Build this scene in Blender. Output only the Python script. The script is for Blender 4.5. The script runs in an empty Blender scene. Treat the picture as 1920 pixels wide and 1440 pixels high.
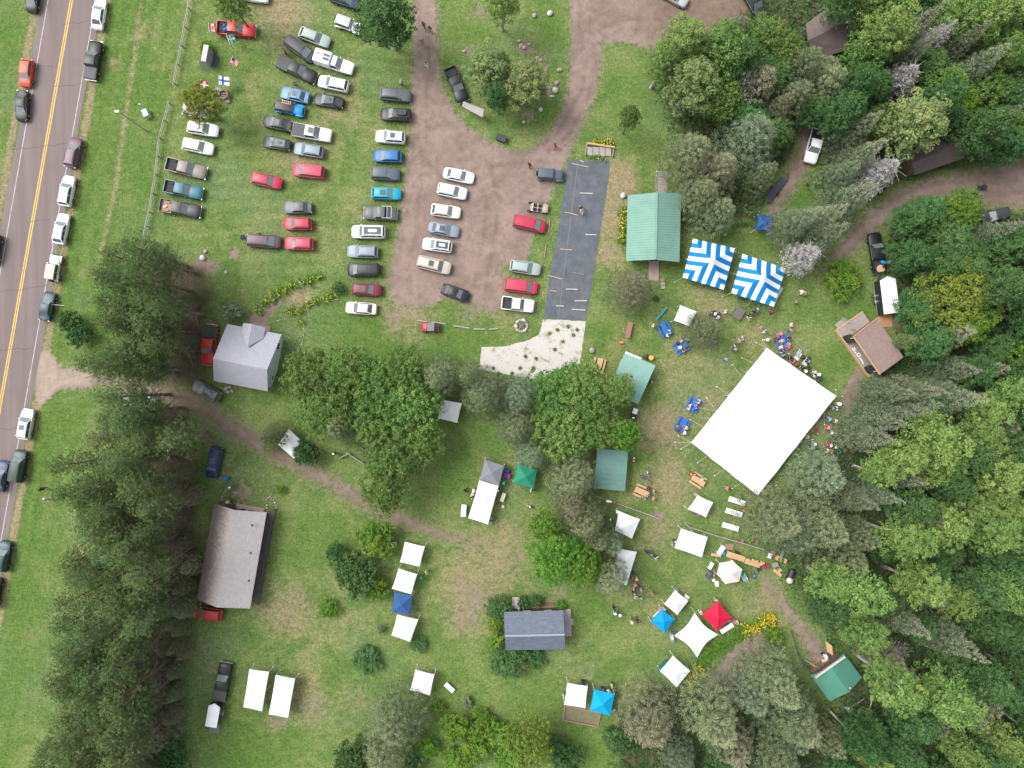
import bpy, math, random
import numpy as np
from mathutils import Vector, Matrix, Euler

# ---------------------------------------------------------------- camera, sky, sun
C = bpy.context.scene.collection
sc = bpy.context.scene
S, H = 12.2, 112.9                      # photo pixels per metre on the ground, camera height in metres
R = math.radians
PI = math.pi

cam = bpy.data.cameras.new('camera')
cam.sensor_width = 36.0
cam.lens = 36.0 * H / (1920.0 / S)
cam.clip_start, cam.clip_end = 1.0, 6000.0
cam_o = bpy.data.objects.new('camera', cam)
cam_o.location = (0, 0, H)
C.objects.link(cam_o)
sc.camera = cam_o

SUN_EL, SUN_AZ = R(54), R(155)          # the brighter part of the cloud: from the picture's left and a little above
w = bpy.data.worlds.new('World')
sc.world = w
w.use_nodes = True
nt = w.node_tree
for n in list(nt.nodes): nt.nodes.remove(n)
sky = nt.nodes.new('ShaderNodeTexSky'); sky.sky_type = 'NISHITA'; sky.sun_disc = False
sky.sun_elevation = SUN_EL; sky.sun_rotation = R(90) - SUN_AZ; sky.dust_density = 4.0; sky.air_density = 1.0
hs = nt.nodes.new('ShaderNodeHueSaturation'); hs.inputs['Saturation'].default_value = 0.3
bg = nt.nodes.new('ShaderNodeBackground'); bg.inputs['Strength'].default_value = 0.14
wo = nt.nodes.new('ShaderNodeOutputWorld')
nt.links.new(sky.outputs[0], hs.inputs['Color']); nt.links.new(hs.outputs[0], bg.inputs['Color']); nt.links.new(bg.outputs[0], wo.inputs[0])

sl = bpy.data.lights.new('sun', 'SUN'); sl.energy = 1.15; sl.angle = R(28); sl.color = (1.0, 0.98, 0.945)
so = bpy.data.objects.new('sun', sl)
d = Vector((math.cos(SUN_EL) * math.cos(SUN_AZ), math.cos(SUN_EL) * math.sin(SUN_AZ), math.sin(SUN_EL)))
so.rotation_euler = d.to_track_quat('Z', 'Y').to_euler(); so.location = d * 150
C.objects.link(so)

sc.view_settings.view_transform = 'Standard'; sc.view_settings.look = 'None'
sc.view_settings.exposure = 1.0; sc.view_settings.gamma = 1.0
sc.cycles.max_bounces = 5; sc.cycles.diffuse_bounces = 3; sc.cycles.glossy_bounces = 2
sc.cycles.transmission_bounces = 3; sc.cycles.transparent_max_bounces = 4
sc.cycles.use_denoising = True
sc.cycles.caustics_reflective = False; sc.cycles.caustics_refractive = False

# ---------------------------------------------------------------- helpers
rng = random.Random(11)

def G(px, py, z=0.0):
    """World point at height z that lies under the photo's pixel (px, py)."""
    k = (H - z) / H / S
    return Vector(((px - 960) * k, (720 - py) * k, z))

def img_ang(dx, dy): return math.atan2(-dy, dx)

def nd(nt, typ, ins=None, **props):
    n = nt.nodes.new(typ)
    for k, v in props.items(): setattr(n, k, v)
    for k, v in (ins or {}).items():
        s = n.inputs[k]
        if isinstance(v, bpy.types.NodeSocket): nt.links.new(v, s)
        else: s.default_value = v
    return n

def c4(c): return (c[0], c[1], c[2], 1.0)

def mixc(nt, fac, a, b, blend='MIX'):
    n = nt.nodes.new('ShaderNodeMix'); n.data_type = 'RGBA'; n.blend_type = blend
    for i, v in ((0, fac), (6, a), (7, b)):
        s = n.inputs[i]
        if isinstance(v, bpy.types.NodeSocket): nt.links.new(v, s)
        elif i == 0: s.default_value = v
        else: s.default_value = c4(v)
    return n.outputs[2]

def math_n(nt, op, a, b=0.0, clamp=False):
    n = nt.nodes.new('ShaderNodeMath'); n.operation = op; n.use_clamp = clamp
    for i, v in ((0, a), (1, b)):
        if isinstance(v, bpy.types.NodeSocket): nt.links.new(v, n.inputs[i])
        else: n.inputs[i].default_value = v
    return n.outputs[0]

def noise_n(nt, vec, scale, detail=4.0, rough=0.55, dist=0.0):
    return nd(nt, 'ShaderNodeTexNoise', {'Vector': vec, 'Scale': scale, 'Detail': detail, 'Roughness': rough, 'Distortion': dist}).outputs['Fac']

def step_n(nt, v, lo, hi):
    n = nd(nt, 'ShaderNodeMapRange', {'Value': v, 'From Min': lo, 'From Max': hi}, interpolation_type='SMOOTHSTEP')
    return n.outputs[0]

def new_mat(name):
    m = bpy.data.materials.new(name); m.use_nodes = True
    nt = m.node_tree
    for n in list(nt.nodes): nt.nodes.remove(n)
    out = nt.nodes.new('ShaderNodeOutputMaterial')
    return m, nt, out

MATS = {}
def pmat(name, col, rough=0.6, metal=0.0, var=0.12, scale=3.0, bump=0.0, bscale=20.0, coat=0.0, spec=0.5, dirt=0.0, dirtcol=(0.12, 0.1, 0.08)):
    """Principled material with procedural mottling, optional stains and bump."""
    if name in MATS: return MATS[name]
    m, nt, out = new_mat(name)
    tc = nd(nt, 'ShaderNodeTexCoord').outputs['Object']
    f = noise_n(nt, tc, scale, 5)
    v = nd(nt, 'ShaderNodeMapRange', {'Value': f, 'From Min': 0.25, 'From Max': 0.75, 'To Min': 1 - var, 'To Max': 1 + var}).outputs[0]
    cv = nd(nt, 'ShaderNodeCombineColor', {'Red': v, 'Green': v, 'Blue': v}).outputs[0]
    col_s = mixc(nt, 1.0, col, cv, 'MULTIPLY')
    if dirt > 0:
        st = step_n(nt, noise_n(nt, tc, scale * 0.45, 6, 0.62), 0.5, 0.72)
        col_s = mixc(nt, math_n(nt, 'MULTIPLY', st, dirt), col_s, dirtcol)
    b = nd(nt, 'ShaderNodeBsdfPrincipled', {'Base Color': col_s, 'Roughness': rough, 'Metallic': metal, 'Coat Weight': coat, 'Specular IOR Level': spec})
    if bump > 0:
        bn = nd(nt, 'ShaderNodeBump', {'Height': noise_n(nt, tc, bscale, 4), 'Strength': bump, 'Distance': 0.05})
        nt.links.new(bn.outputs[0], b.inputs['Normal'])
    nt.links.new(b.outputs[0], out.inputs[0])
    MATS[name] = m
    return m

class MB:
    """Collects shapes and builds them as ONE mesh object."""
    def __init__(s): s.v, s.f, s.m, s.uv = [], [], [], {}
    def add(s, vs, fs, mi=0):
        o = len(s.v); s.v += [tuple(x) for x in vs]
        for f in fs: s.f.append(tuple(i + o for i in f)); s.m.append(mi)
        return s
    def box(s, c, size, rz=0.0, mi=0, M=None):
        x, y, z = (q / 2 for q in size)
        M = M if M is not None else Matrix.Translation(Vector(c)) @ Matrix.Rotation(rz, 4, 'Z')
        vs = [M @ Vector(p) for p in ((-x,-y,-z),(x,-y,-z),(x,y,-z),(-x,y,-z),(-x,-y,z),(x,-y,z),(x,y,z),(-x,y,z))]
        return s.add(vs, [(0,3,2,1),(4,5,6,7),(0,1,5,4),(1,2,6,5),(2,3,7,6),(3,0,4,7)], mi)
    def bar(s, a, b, w, h, mi=0):
        """A square-section bar from a to b."""
        a, b = Vector(a), Vector(b); d = b - a; L = d.length
        if L < 1e-6: return s
        M = Matrix.Translation((a + b) / 2) @ d.to_track_quat('X', 'Z').to_matrix().to_4x4()
        return s.box(None, (L, w, h), M=M, mi=mi)
    def tube(s, pts, r, n=6, mi=0, cap=True):
        pts = [Vector(p) for p in pts]; rs = r if isinstance(r, (list, tuple)) else [r] * len(pts)
        vs, fs = [], []
        for i, p in enumerate(pts):
            d = (pts[min(i + 1, len(pts) - 1)] - pts[max(i - 1, 0)])
            q = d.to_track_quat('Z', 'Y')
            for k in range(n):
                a = 2 * PI * k / n
                vs.append(p + q @ Vector((math.cos(a) * rs[i], math.sin(a) * rs[i], 0)))
        for i in range(len(pts) - 1):
            for k in range(n):
                fs.append((i*n+k, i*n+(k+1)%n, (i+1)*n+(k+1)%n, (i+1)*n+k))
        if cap:
            fs.append(tuple(reversed(range(n)))); fs.append(tuple((len(pts)-1)*n + k for k in range(n)))
        return s.add(vs, fs, mi)
    def lathe(s, prof, n=12, c=(0,0,0), mi=0, M=None):
        vs, fs = [], []; c = Vector(c)
        for r_, z in prof:
            for k in range(n):
                a = 2*PI*k/n; p = Vector((r_*math.cos(a), r_*math.sin(a), z))
                vs.append((M @ p if M is not None else p) + c)
        for i in range(len(prof)-1):
            for k in range(n): fs.append((i*n+k, i*n+(k+1)%n, (i+1)*n+(k+1)%n, (i+1)*n+k))
        fs.append(tuple(reversed(range(n)))); fs.append(tuple((len(prof)-1)*n+k for k in range(n)))
        return s.add(vs, fs, mi)
    def poly(s, vs, mi=0): return s.add(vs, [tuple(range(len(vs)))], mi)
    def slab(s, vs, t, mi=0):
        """A polygon thickened downward by t."""
        n = len(vs); vs = [Vector(v) for v in vs]; lo = [v - Vector((0,0,t)) for v in vs]
        fs = [tuple(range(n)), tuple(reversed(range(n, 2*n)))]
        fs += [(i, i+n, (i+1)%n+n, (i+1)%n) for i in range(n)]
        return s.add(vs + lo, fs, mi)
    def loft(s, rings, mi=0, closed=True, cap=True):
        n = len(rings[0]); vs = [p for r_ in rings for p in r_]; fs = []
        for i in range(len(rings)-1):
            for k in range(n if closed else n-1):
                fs.append((i*n+k, i*n+(k+1)%n, (i+1)*n+(k+1)%n, (i+1)*n+k))
        if cap and closed: fs.append(tuple(reversed(range(n)))); fs.append(tuple((len(rings)-1)*n+k for k in range(n)))
        return s.add(vs, fs, mi)
    def blob(s, c, r, seed=0, nu=9, nv=6, rough=0.18, mi=0, flat=0.0):
        rr = random.Random(seed); c = Vector(c); rx, ry, rz = r
        rings = []
        ph = [rr.uniform(0, 6.28) for _ in range(6)]
        for i in range(nv):
            th = PI * (i + 0.5) / nv; ring = []
            for k in range(nu):
                a = 2*PI*k/nu
                q = 1 + rough * (math.sin(2*a + ph[0] + th) + math.sin(3*a + ph[1] - 2*th) * .6 + rr.uniform(-.4, .4))
                z = math.cos(th) * rz * (1 + rough * math.sin(a + ph[2]))
                ring.append(c + Vector((math.sin(th)*math.cos(a)*rx*q, math.sin(th)*math.sin(a)*ry*q, max(z, -rz * (1 - flat)))))
            rings.append(ring)
        rings.reverse()
        return s.loft(rings, mi)
    def mesh(s, name, mats=None, smooth=None):
        me = bpy.data.meshes.new(name); me.from_pydata(s.v, [], s.f); 
        for m in (mats if isinstance(mats, (list, tuple)) else [mats]):
            if m is not None: me.materials.append(m)
        if any(s.m): me.polygons.foreach_set('material_index', s.m)
        if smooth:
            me.polygons.foreach_set('use_smooth', [True]*len(s.f))
            try: me.set_sharp_from_angle(angle=R(smooth))
            except Exception: pass
        me.update()
        return me
    def build(s, name, mats=None, parent=None, smooth=None, loc=None):
        return link(name, s.mesh(name, mats, smooth), parent, loc)

def link(name, me, parent=None, loc=None):
    o = bpy.data.objects.new(name, me); C.objects.link(o)
    if parent is not None: o.parent = parent
    if loc is not None: o.location = loc
    return o

LABELS = {}
def tag(o, label, cat, group=None):
    o['label'] = label; o['category'] = cat
    if group: o['group'] = group
    LABELS.setdefault(label, []).append((o.name, group))
    return o

def thing(name, label, cat, loc=(0,0,0), rz=0.0, group=None):
    o = bpy.data.objects.new(name, None); C.objects.link(o); o.empty_display_size = 0.3
    o.location = loc; o.rotation_euler = (0, 0, rz)
    return tag(o, label, cat, group)

def struct(o): o['kind'] = 'structure'; return o

def setmat(o, m, i=0):
    o.material_slots[i].link = 'OBJECT'; o.material_slots[i].material = m

def world_build(mb, name, mats, parent, smooth=None):
    """Shapes given in world space, stored under a parent that sits elsewhere (parent unrotated)."""
    off = Vector(parent.location)
    mb.v = [tuple(Vector(p) - off) for p in mb.v]
    return mb.build(name, mats, parent, smooth)
# ---------------------------------------------------------------- ground, roads, paths
def P2(pts): return np.array([[(x-960)/S, (720-y)/S] for x, y in pts])

def sdf_poly(X, Y, pts):
    p = P2(pts); n = len(p); d = np.full(X.shape, 1e9); inside = np.zeros(X.shape, bool)
    for i in range(n):
        a, b = p[i], p[(i+1) % n]; e = b - a
        t = np.clip(((X-a[0])*e[0] + (Y-a[1])*e[1]) / (e @ e + 1e-12), 0, 1)
        d = np.minimum(d, np.hypot(X-a[0]-t*e[0], Y-a[1]-t*e[1]))
        c = ((a[1] > Y) != (b[1] > Y)) & (X < (b[0]-a[0]) * (Y-a[1]) / (b[1]-a[1]+1e-12) + a[0])
        inside ^= c
    return np.where(inside, -d, d)

def sdf_line(X, Y, pts, wid):
    p = P2([q[:2] for q in pts]); d = np.full(X.shape, 1e9)
    ws = [q[2]/S if len(q) > 2 else wid/S for q in pts]
    for i in range(len(p)-1):
        a, b = p[i], p[i+1]; e = b - a
        t = np.clip(((X-a[0])*e[0] + (Y-a[1])*e[1]) / (e @ e + 1e-12), 0, 1)
        d = np.minimum(d, np.hypot(X-a[0]-t*e[0], Y-a[1]-t*e[1]) - (ws[i]*(1-t) + ws[i+1]*t))
    return d

dx = 0.4
xs = np.concatenate([[-3000, -900, -300, -140, -110], np.arange(-92, 92.01, dx), [110, 140, 300, 900, 3000]])
ys = np.concatenate([[-3000, -900, -300, -130, -95], np.arange(-72, 72.01, dx), [95, 130, 300, 900, 3000]])
X, Y = np.meshgrid(xs, ys)
soft = lambda sd, w_: np.clip(0.5 - sd / w_, 0, 1)
def spots(lst):
    m = np.zeros(X.shape)
    for x, y, r_, a in lst:
        q = P2([(x, y)])[0]; m = np.maximum(m, a * np.clip(1.25 - np.hypot(X-q[0], Y-q[1]) / (r_/S), 0, 1))
    return m

lot = sdf_poly(X, Y, [(776,-260),(776,0),(775,110),(770,200),(768,270),(760,320),(752,380),(748,430),(735,480),(728,530),(738,570),(790,575),(840,560),
    (880,575),(925,590),(950,560),(940,500),(985,500),(1000,440),(1020,400),(1040,350),(1062,305),(1075,268),(1092,235),(1110,195),(1122,160),(1128,120),(1130,84),
    (1165,80),(1220,90),(1270,105),(1330,60),(1400,20),(1430,-40),(1430,-260)])
island = sdf_poly(X, Y, [(818,-300),(818,0),(821,70),(822,130),(832,170),(850,205),(880,240),(915,265),(955,281),(990,280),(1025,255),(1050,215),(1064,170),(1070,120),(1071,60),(1068,0),(1068,-300)])
lotd = np.maximum(lot, -island)
m_lot = soft(lotd, 3.2)
lane = sdf_line(X, Y, [(60,708,20),(120,705,20),(200,716,17),(300,735,18),(385,765,20),(460,818,21),(540,862,20),(620,905,18),(690,945,18),(760,978,17),(830,1003,13),(900,1020,8)], 20)
m_lane = soft(lane, 4.6)*.88
rroad = sdf_line(X, Y, [(2100,330,65),(1920,345,46),(1850,352,34),(1760,352,22),(1700,372,20),(1640,410,19),(1590,460,15),(1545,505,10)], 20)
rroad2 = sdf_line(X, Y, [(1525,205,14),(1512,290,18),(1470,360,14),(1450,395,9)], 14)
m_rroad = soft(np.minimum(rroad, rroad2), 4.0)
m_booth = soft(sdf_line(X, Y, [(1430,1085,10),(1480,1150,14),(1510,1190,17),(1545,1240,22)], 14), 3.4)*.78
m_soil = soft(sdf_poly(X, Y, [(1310,1285),(1350,1245),(1385,1205),(1425,1180),(1450,1205),(1425,1250),(1405,1300),(1350,1310)]), 1.6)
m_apron = soft(sdf_poly(X, Y, [(70,770),(60,660),(92,655),(115,690),(175,695),(175,728),(110,730)]), 1.6)
m_entry = soft(sdf_line(X, Y, [(520,560,10),(490,590,16),(482,612,18)], 14), 1.6)
m_pond = soft(sdf_poly(X, Y, [(1290,455),(1480,512),(1455,580),(1275,525)]), 4.0) * .35
dirt = np.maximum.reduce([m_lot, m_lane*.92, m_rroad*.95, m_booth, m_soil, m_apron, m_entry*.9])
dirt = np.maximum(dirt, soft(sdf_line(X, Y, [(1610,700,10),(1595,740,16),(1590,770,10)], 12), 1.5) * .9)
dirt = np.maximum(dirt, spots([(440,475,14,.8),(378,492,22,.8),(395,500,30,.6),(1000,650,60,.2),(1236,968,16,.8),(1310,600,16,.6),(395,1250,30,.45),(385,1215,24,.45),
    (888,1120,60,.5),(875,1160,50,.5),(860,1085,40,.4),(1045,1105,40,.42),(520,1352,40,.5),(540,1160,40,.4),(570,1140,30,.35),(680,570,30,.35),(1060,545,15,.4),
    (1260,830,20,.45),(1255,800,22,.45),(1205,690,18,.6),(985,90,22,.7),(1010,120,28,.7),(1025,170,24,.6),(990,215,24,.55),(880,95,20,.6),(900,20,30,.5),
    (1620,680,26,.6),(1680,600,24,.7),(1455,560,24,.35),(1240,980,30,.4),(1215,1010,40,.3),(1320,880,40,.35),(870,1010,40,.4),(960,1060,60,.4),(930,1110,50,.4),(1000,1085,50,.35),(690,1045,30,.3),(590,1330,60,.45),(560,1120,40,.45),(1275,1215,40,.25),(1100,1265,30,.35),(500,930,30,.35),(455,925,40,.55),
    (1005,345,20,.5),(985,320,30,.5),(1255,330,14,.4),(740,590,40,.5),(800,590,50,.4),(880,585,50,.45),(975,480,40,.4),(985,460,25,.5)]))
pine_floor = soft(sdf_poly(X, Y, [(245,470),(400,490),(400,600),(395,720),(372,800),(378,900),(372,1000),(362,1150),(345,1260),(320,1440),(290,1700),(180,1700),(190,1250),(225,900),(235,650)]), 4.0)
woods = soft(sdf_poly(X, Y, [(1190,-300),(1210,60),(1230,150),(1270,260),(1280,420),(1330,440),(1420,420),(1540,330),(1560,430),(1640,370),(1690,400),(1660,460),(1690,600),(1640,720),
    (1590,770),(1540,880),(1440,960),(1480,1080),(1500,1120),(1540,1190),(1600,1230),(1570,1330),(1500,1280),(1440,1230),(1360,1290),(1220,1280),(1160,1360),(1100,1800),(2500,1800),(2500,-300)]), 5.0)
woods = woods * (1 - np.maximum(m_rroad, m_booth))
mid_floor = soft(sdf_poly(X, Y, [(540,700),(640,670),(860,680),(1010,700),(1120,700),(1150,800),(1110,900),(1140,1040),(1110,1080),(1030,1040),(1010,900),(880,770),(830,800),(760,940),(700,930),(690,830),(580,830)]), 4.0) * .45
litter = np.maximum.reduce([pine_floor*.72, woods*.72, mid_floor, m_entry*.3, spots([(390,600,50,.5),(420,760,40,.4)])])
litter = np.maximum(litter * (1 - m_lane * .5), m_lane * .6)
dry = np.maximum.reduce([spots([(1330,760,130,.36),(1230,1130,90,.3),(1440,1130,70,.45),(1300,680,120,.34),(1380,980,90,.3),(1500,760,90,.25),(620,1160,110,.3),(430,1000,70,.3),(520,20,90,.6),(560,300,60,.5),(540,420,60,.35),(640,200,120,.35),(470,170,50,.3),(650,420,90,.3),(1150,400,60,.85),(1160,340,50,.8),(1140,480,40,.6),
    (1240,800,70,.6),(1250,900,70,.55),(1230,1000,60,.4),(900,1060,110,.5),(960,1010,70,.45),(960,880,60,.3),(870,1130,90,.5),(540,1150,90,.5),(560,1300,80,.45),(660,1320,60,.4),
    (960,560,60,.6),(760,590,70,.5),(1330,560,80,.35),(1400,640,60,.35),(1480,640,60,.3),(1170,650,60,.3),(1080,1250,90,.25),(560,560,40,.6),(700,560,50,.3),(270,60,40,.35),(215,120,25,.4),(300,120,40,.3)]),
    soft(sdf_line(X, Y, [(268,-20,6),(255,80,6),(235,220,5),(215,360,5),(180,520,5)], 5), 1.0) * .6])
for off, wd in ((68, 6), (-66, 5)):
    dry = np.maximum(dry, soft(sdf_line(X, Y, [(134+off+.176*150, -150), (134+off-.176*1500, 1500)], wd), .9) * .95)
lush = np.maximum.reduce([soft(sdf_line(X, Y, [(225,-20,36),(190,200,34),(150,420,34)], 34), 5) * .8, spots([(700,640,120,.8),(850,660,90,.9),(640,620,60,.6),(110,780,50,.8),(60,1000,60,.8),(40,1250,60,.7),
    (1040,60,40,.9),(1030,200,30,.8),(870,60,40,.8),(400,120,70,.5),(930,800,70,.6),(860,880,70,.5),(620,1000,60,.6),(480,1420,100,.9),(420,1420,70,.8),(560,1050,50,.5),(1500,360,40,.8),
    (1420,450,40,.4),(1640,580,50,.8),(1560,680,50,.5),(1090,1180,90,.3),(1130,1420,70,.8),(1000,1330,90,.6),(850,1300,60,.6),(700,1280,60,.5),(20,60,60,.9),(15,250,40,.9),(1140,620,40,.5),(1200,170,60,.4),(130,720,50,.7)])])
lush = lush * (1 - np.clip(dirt*1.2, 0, 1))

def ruts(line, offs, wd, soft_=.5):
    m = np.zeros(X.shape)
    for o in offs:
        q = []
        for i, (x, y) in enumerate(line):
            a, b = line[max(0, i-1)], line[min(len(line)-1, i+1)]; l = math.hypot(b[0]-a[0], b[1]-a[1]) or 1
            q.append((x - (b[1]-a[1])/l*o*S, y + (b[0]-a[0])/l*o*S))
        m = np.maximum(m, soft(sdf_line(X, Y, q, wd*S), soft_))
    return m
wear = np.maximum.reduce([ruts([(797,-40),(796,60),(792,150),(788,220),(800,290),(840,330)], (-.8,.8), .25), ruts([(1250,45),(1160,45),(1108,80),(1106,140),(1090,190),(1060,245),(1010,290),(930,300),(860,310)], (-.8,.8), .3),
    ruts([(1098,-40),(1096,40),(1104,110)], (-.8,.8), .25), ruts([(790,250),(775,330),(770,420),(755,500)], (-1,.9), .3), ruts([(900,300),(925,380),(915,460),(900,540)], (-.9,.9), .3), ruts([(60,710),(200,716),(300,735),(385,765),(460,818),(540,862),(690,945),(830,1000)], (-.8,.75), .28),
    ruts([(1920,350),(1850,352),(1760,352),(1700,372),(1640,410),(1590,460)], (-.8,.8), .25), ruts([(1500,400),(1590,400),(1560,450),(1520,520)], (-.7,.7), .2)])
sd_road = sdf_line(X, Y, [(134+.176*300, -300), (134-.176*1800, 1800)], 0)
verge = soft(sdf_poly(X, Y, [(205,-300),(345,-300),(330,160),(270,450),(130,900),(40,1440),(10,1800),(-220,1800),(80,720)]), 3)
field = soft(sdf_poly(X, Y, [(345,-200),(770,-200),(760,300),(700,600),(480,560),(290,440)]), 3)
mow = .5 + .3*np.sin(sd_road*2.9+np.sin(Y*.07))*verge + .3*np.sin((X*.28 + Y + .004*X*X)*3.1)*field
mow = .5 + (mow-.5)*np.clip(.6 + .4*np.sin(X*.21+Y*.13), 0, 1)
lush = np.maximum(lush, verge*.8*np.clip(.75+.25*np.sin(sd_road*1.1+Y*.05), 0, 1)*(1-np.clip(dirt*1.2, 0, 1)))
gm, nt, out = new_mat('grass_and_soil')
tc = nd(nt, 'ShaderNodeTexCoord').outputs['Object']
at = nd(nt, 'ShaderNodeAttribute', attribute_name='mask')
sep = nd(nt, 'ShaderNodeSeparateColor', {'Color': at.outputs['Color']})
aD, aL, aY, aG = sep.outputs[0], sep.outputs[1], sep.outputs[2], at.outputs['Alpha']
n_big = noise_n(nt, tc, 0.055, 3, .6, .4); n_mid = noise_n(nt, tc, 0.22, 5, .65, .6); n_sm = noise_n(nt, tc, 1.1, 5, .7); n_fine = noise_n(nt, tc, 5.5, 3, .75); n_bl = noise_n(nt, tc, 2.6, 2, .8)
def mul3(c, f, lo, hi):
    v = nd(nt, 'ShaderNodeMapRange', {'Value': f, 'From Min': .28, 'From Max': .72, 'To Min': lo, 'To Max': hi}).outputs[0]
    return mixc(nt, 1.0, c, nd(nt, 'ShaderNodeCombineColor', {'Red': v, 'Green': v, 'Blue': v}).outputs[0], 'MULTIPLY')
gcol = mixc(nt, step_n(nt, n_mid, .36, .66), (.09, .149, .038), (.158, .193, .066))
gcol = mixc(nt, math_n(nt, 'MULTIPLY', step_n(nt, n_big, .5, .66), .55), gcol, (.115, .172, .075))
gcol = mixc(nt, math_n(nt, 'MULTIPLY', aG, .85), gcol, mixc(nt, n_sm, (.055, .12, .019), (.1, .168, .034)))
ydr = step_n(nt, math_n(nt, 'ADD', math_n(nt, 'MULTIPLY', aY, .8), math_n(nt, 'MULTIPLY', math_n(nt, 'ADD', n_sm, n_mid), .5)), .6, 1.05)
gcol = mixc(nt, ydr, gcol, mixc(nt, n_sm, (.2, .175, .085), (.255, .205, .13)))
bare = step_n(nt, math_n(nt, 'ADD', math_n(nt, 'MULTIPLY', n_sm, .5), math_n(nt, 'MULTIPLY', n_mid, .5)), .575, .69)
gcol = mixc(nt, math_n(nt, 'MULTIPLY', bare, .5), gcol, (.175, .128, .088))
gcol = mul3(gcol, n_fine, .55, 1.45); gcol = mul3(gcol, n_bl, .66, 1.34); gcol = mul3(gcol, n_sm, .8, 1.2)
dcol = mixc(nt, step_n(nt, n_mid, .35, .68), (.262, .196, .166), (.195, .145, .122))
dcol = mixc(nt, math_n(nt, 'MULTIPLY', step_n(nt, noise_n(nt, tc, .55, 6, .7, 1.2), .52, .7), .55), dcol, (.15, .108, .09))
dcol = mul3(dcol, n_sm, .82, 1.16); dcol = mul3(dcol, n_fine, .82, 1.18)
peb = nd(nt, 'ShaderNodeTexVoronoi', {'Vector': tc, 'Scale': 3.2}, feature='F1').outputs['Distance']
dcol = mixc(nt, math_n(nt, 'MULTIPLY', step_n(nt, peb, .12, .05), .4), dcol, (.3, .25, .22))
lcol = mixc(nt, step_n(nt, n_sm, .35, .65), (.055, .06, .028), (.125, .093, .062))
lcol = mul3(lcol, n_fine, .65, 1.3)
dcol = mixc(nt, math_n(nt, 'MULTIPLY', aL, .8), dcol, mul3((.15, .108, .078), n_sm, .75, 1.25))
at2 = nd(nt, 'ShaderNodeSeparateColor', {'Color': nd(nt, 'ShaderNodeAttribute', attribute_name='mask2').outputs['Color']})
rut = math_n(nt, 'MULTIPLY', at2.outputs[0], step_n(nt, n_mid, .3, .6))
dcol = mixc(nt, math_n(nt, 'MULTIPLY', rut, .55), dcol, mul3((.14, .1, .083), n_sm, .7, 1.3))
gcol = mul3(gcol, at2.outputs[1], .86, 1.14)
dcol = mixc(nt, math_n(nt, 'MULTIPLY', at2.outputs[2], .85), dcol, mul3((.33, .265, .215), n_sm, .8, 1.2))
fL = step_n(nt, math_n(nt, 'ADD', aL, math_n(nt, 'MULTIPLY', math_n(nt, 'SUBTRACT', n_sm, .5), .9)), .3, .75)
col = mixc(nt, fL, gcol, lcol)
fD = step_n(nt, math_n(nt, 'ADD', aD, math_n(nt, 'MULTIPLY', math_n(nt, 'SUBTRACT', math_n(nt, 'ADD', math_n(nt, 'MULTIPLY', n_sm, .6), math_n(nt, 'MULTIPLY', n_bl, .4)), .5), 1.5)), .3, .7)
col = mixc(nt, fD, col, dcol)
bmp = nd(nt, 'ShaderNodeBump', {'Height': math_n(nt, 'ADD', math_n(nt, 'MULTIPLY', n_fine, .6), n_bl), 'Strength': .7, 'Distance': .12})
bs = nd(nt, 'ShaderNodeBsdfPrincipled', {'Base Color': col, 'Roughness': .95, 'Specular IOR Level': .12, 'Normal': bmp.outputs[0]})
nt.links.new(bs.outputs[0], out.inputs[0])

def grid_object(name, sel, z):
    ny, nx = X.shape
    idx = np.arange(ny*nx).reshape(ny, nx)
    q = np.stack([idx[:-1,:-1], idx[:-1,1:], idx[1:,1:], idx[1:,:-1]], -1)
    if sel is not None:
        fm = (sel[:-1,:-1] + sel[:-1,1:] + sel[1:,1:] + sel[1:,:-1]) / 4
        q = q[fm > .55]
    q = q.reshape(-1, 4)
    used, inv = np.unique(q, return_inverse=True)
    q = inv.reshape(-1, 4)
    co = np.stack([X.ravel()[used], Y.ravel()[used], np.full(len(used), z)], -1)
    me = bpy.data.meshes.new(name)
    me.vertices.add(len(co)); me.vertices.foreach_set('co', co.ravel())
    me.loops.add(q.size); me.loops.foreach_set('vertex_index', q.ravel())
    me.polygons.add(len(q)); me.polygons.foreach_set('loop_start', np.arange(0, q.size, 4)); me.polygons.foreach_set('loop_total', np.full(len(q), 4))
    me.update(calc_edges=True)
    a = me.attributes.new('mask', 'FLOAT_COLOR', 'POINT')
    cols = np.stack([dirt.ravel()[used], litter.ravel()[used], dry.ravel()[used], lush.ravel()[used]], -1)
    a.data.foreach_set('color', cols.astype(np.float32).ravel())
    a = me.attributes.new('mask2', 'FLOAT_COLOR', 'POINT')
    cols = np.stack([wear.ravel()[used], (.28+.44*mow).ravel()[used], m_apron.ravel()[used], 0*wear.ravel()[used]+1], -1)
    a.data.foreach_set('color', cols.astype(np.float32).ravel())
    me.materials.append(gm)
    return struct(link(name, me))
grid_object('ground', None, 0.0)
grid_object('gravel_road', m_lot, 0.006)
grid_object('dirt_path', m_lane, 0.006)
grid_object('dirt_road', m_rroad, 0.006)
grid_object('driveway', m_apron, 0.009)
grid_object('footpath', m_booth, 0.006)
grid_object('bare_soil', m_soil, 0.006)

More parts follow.
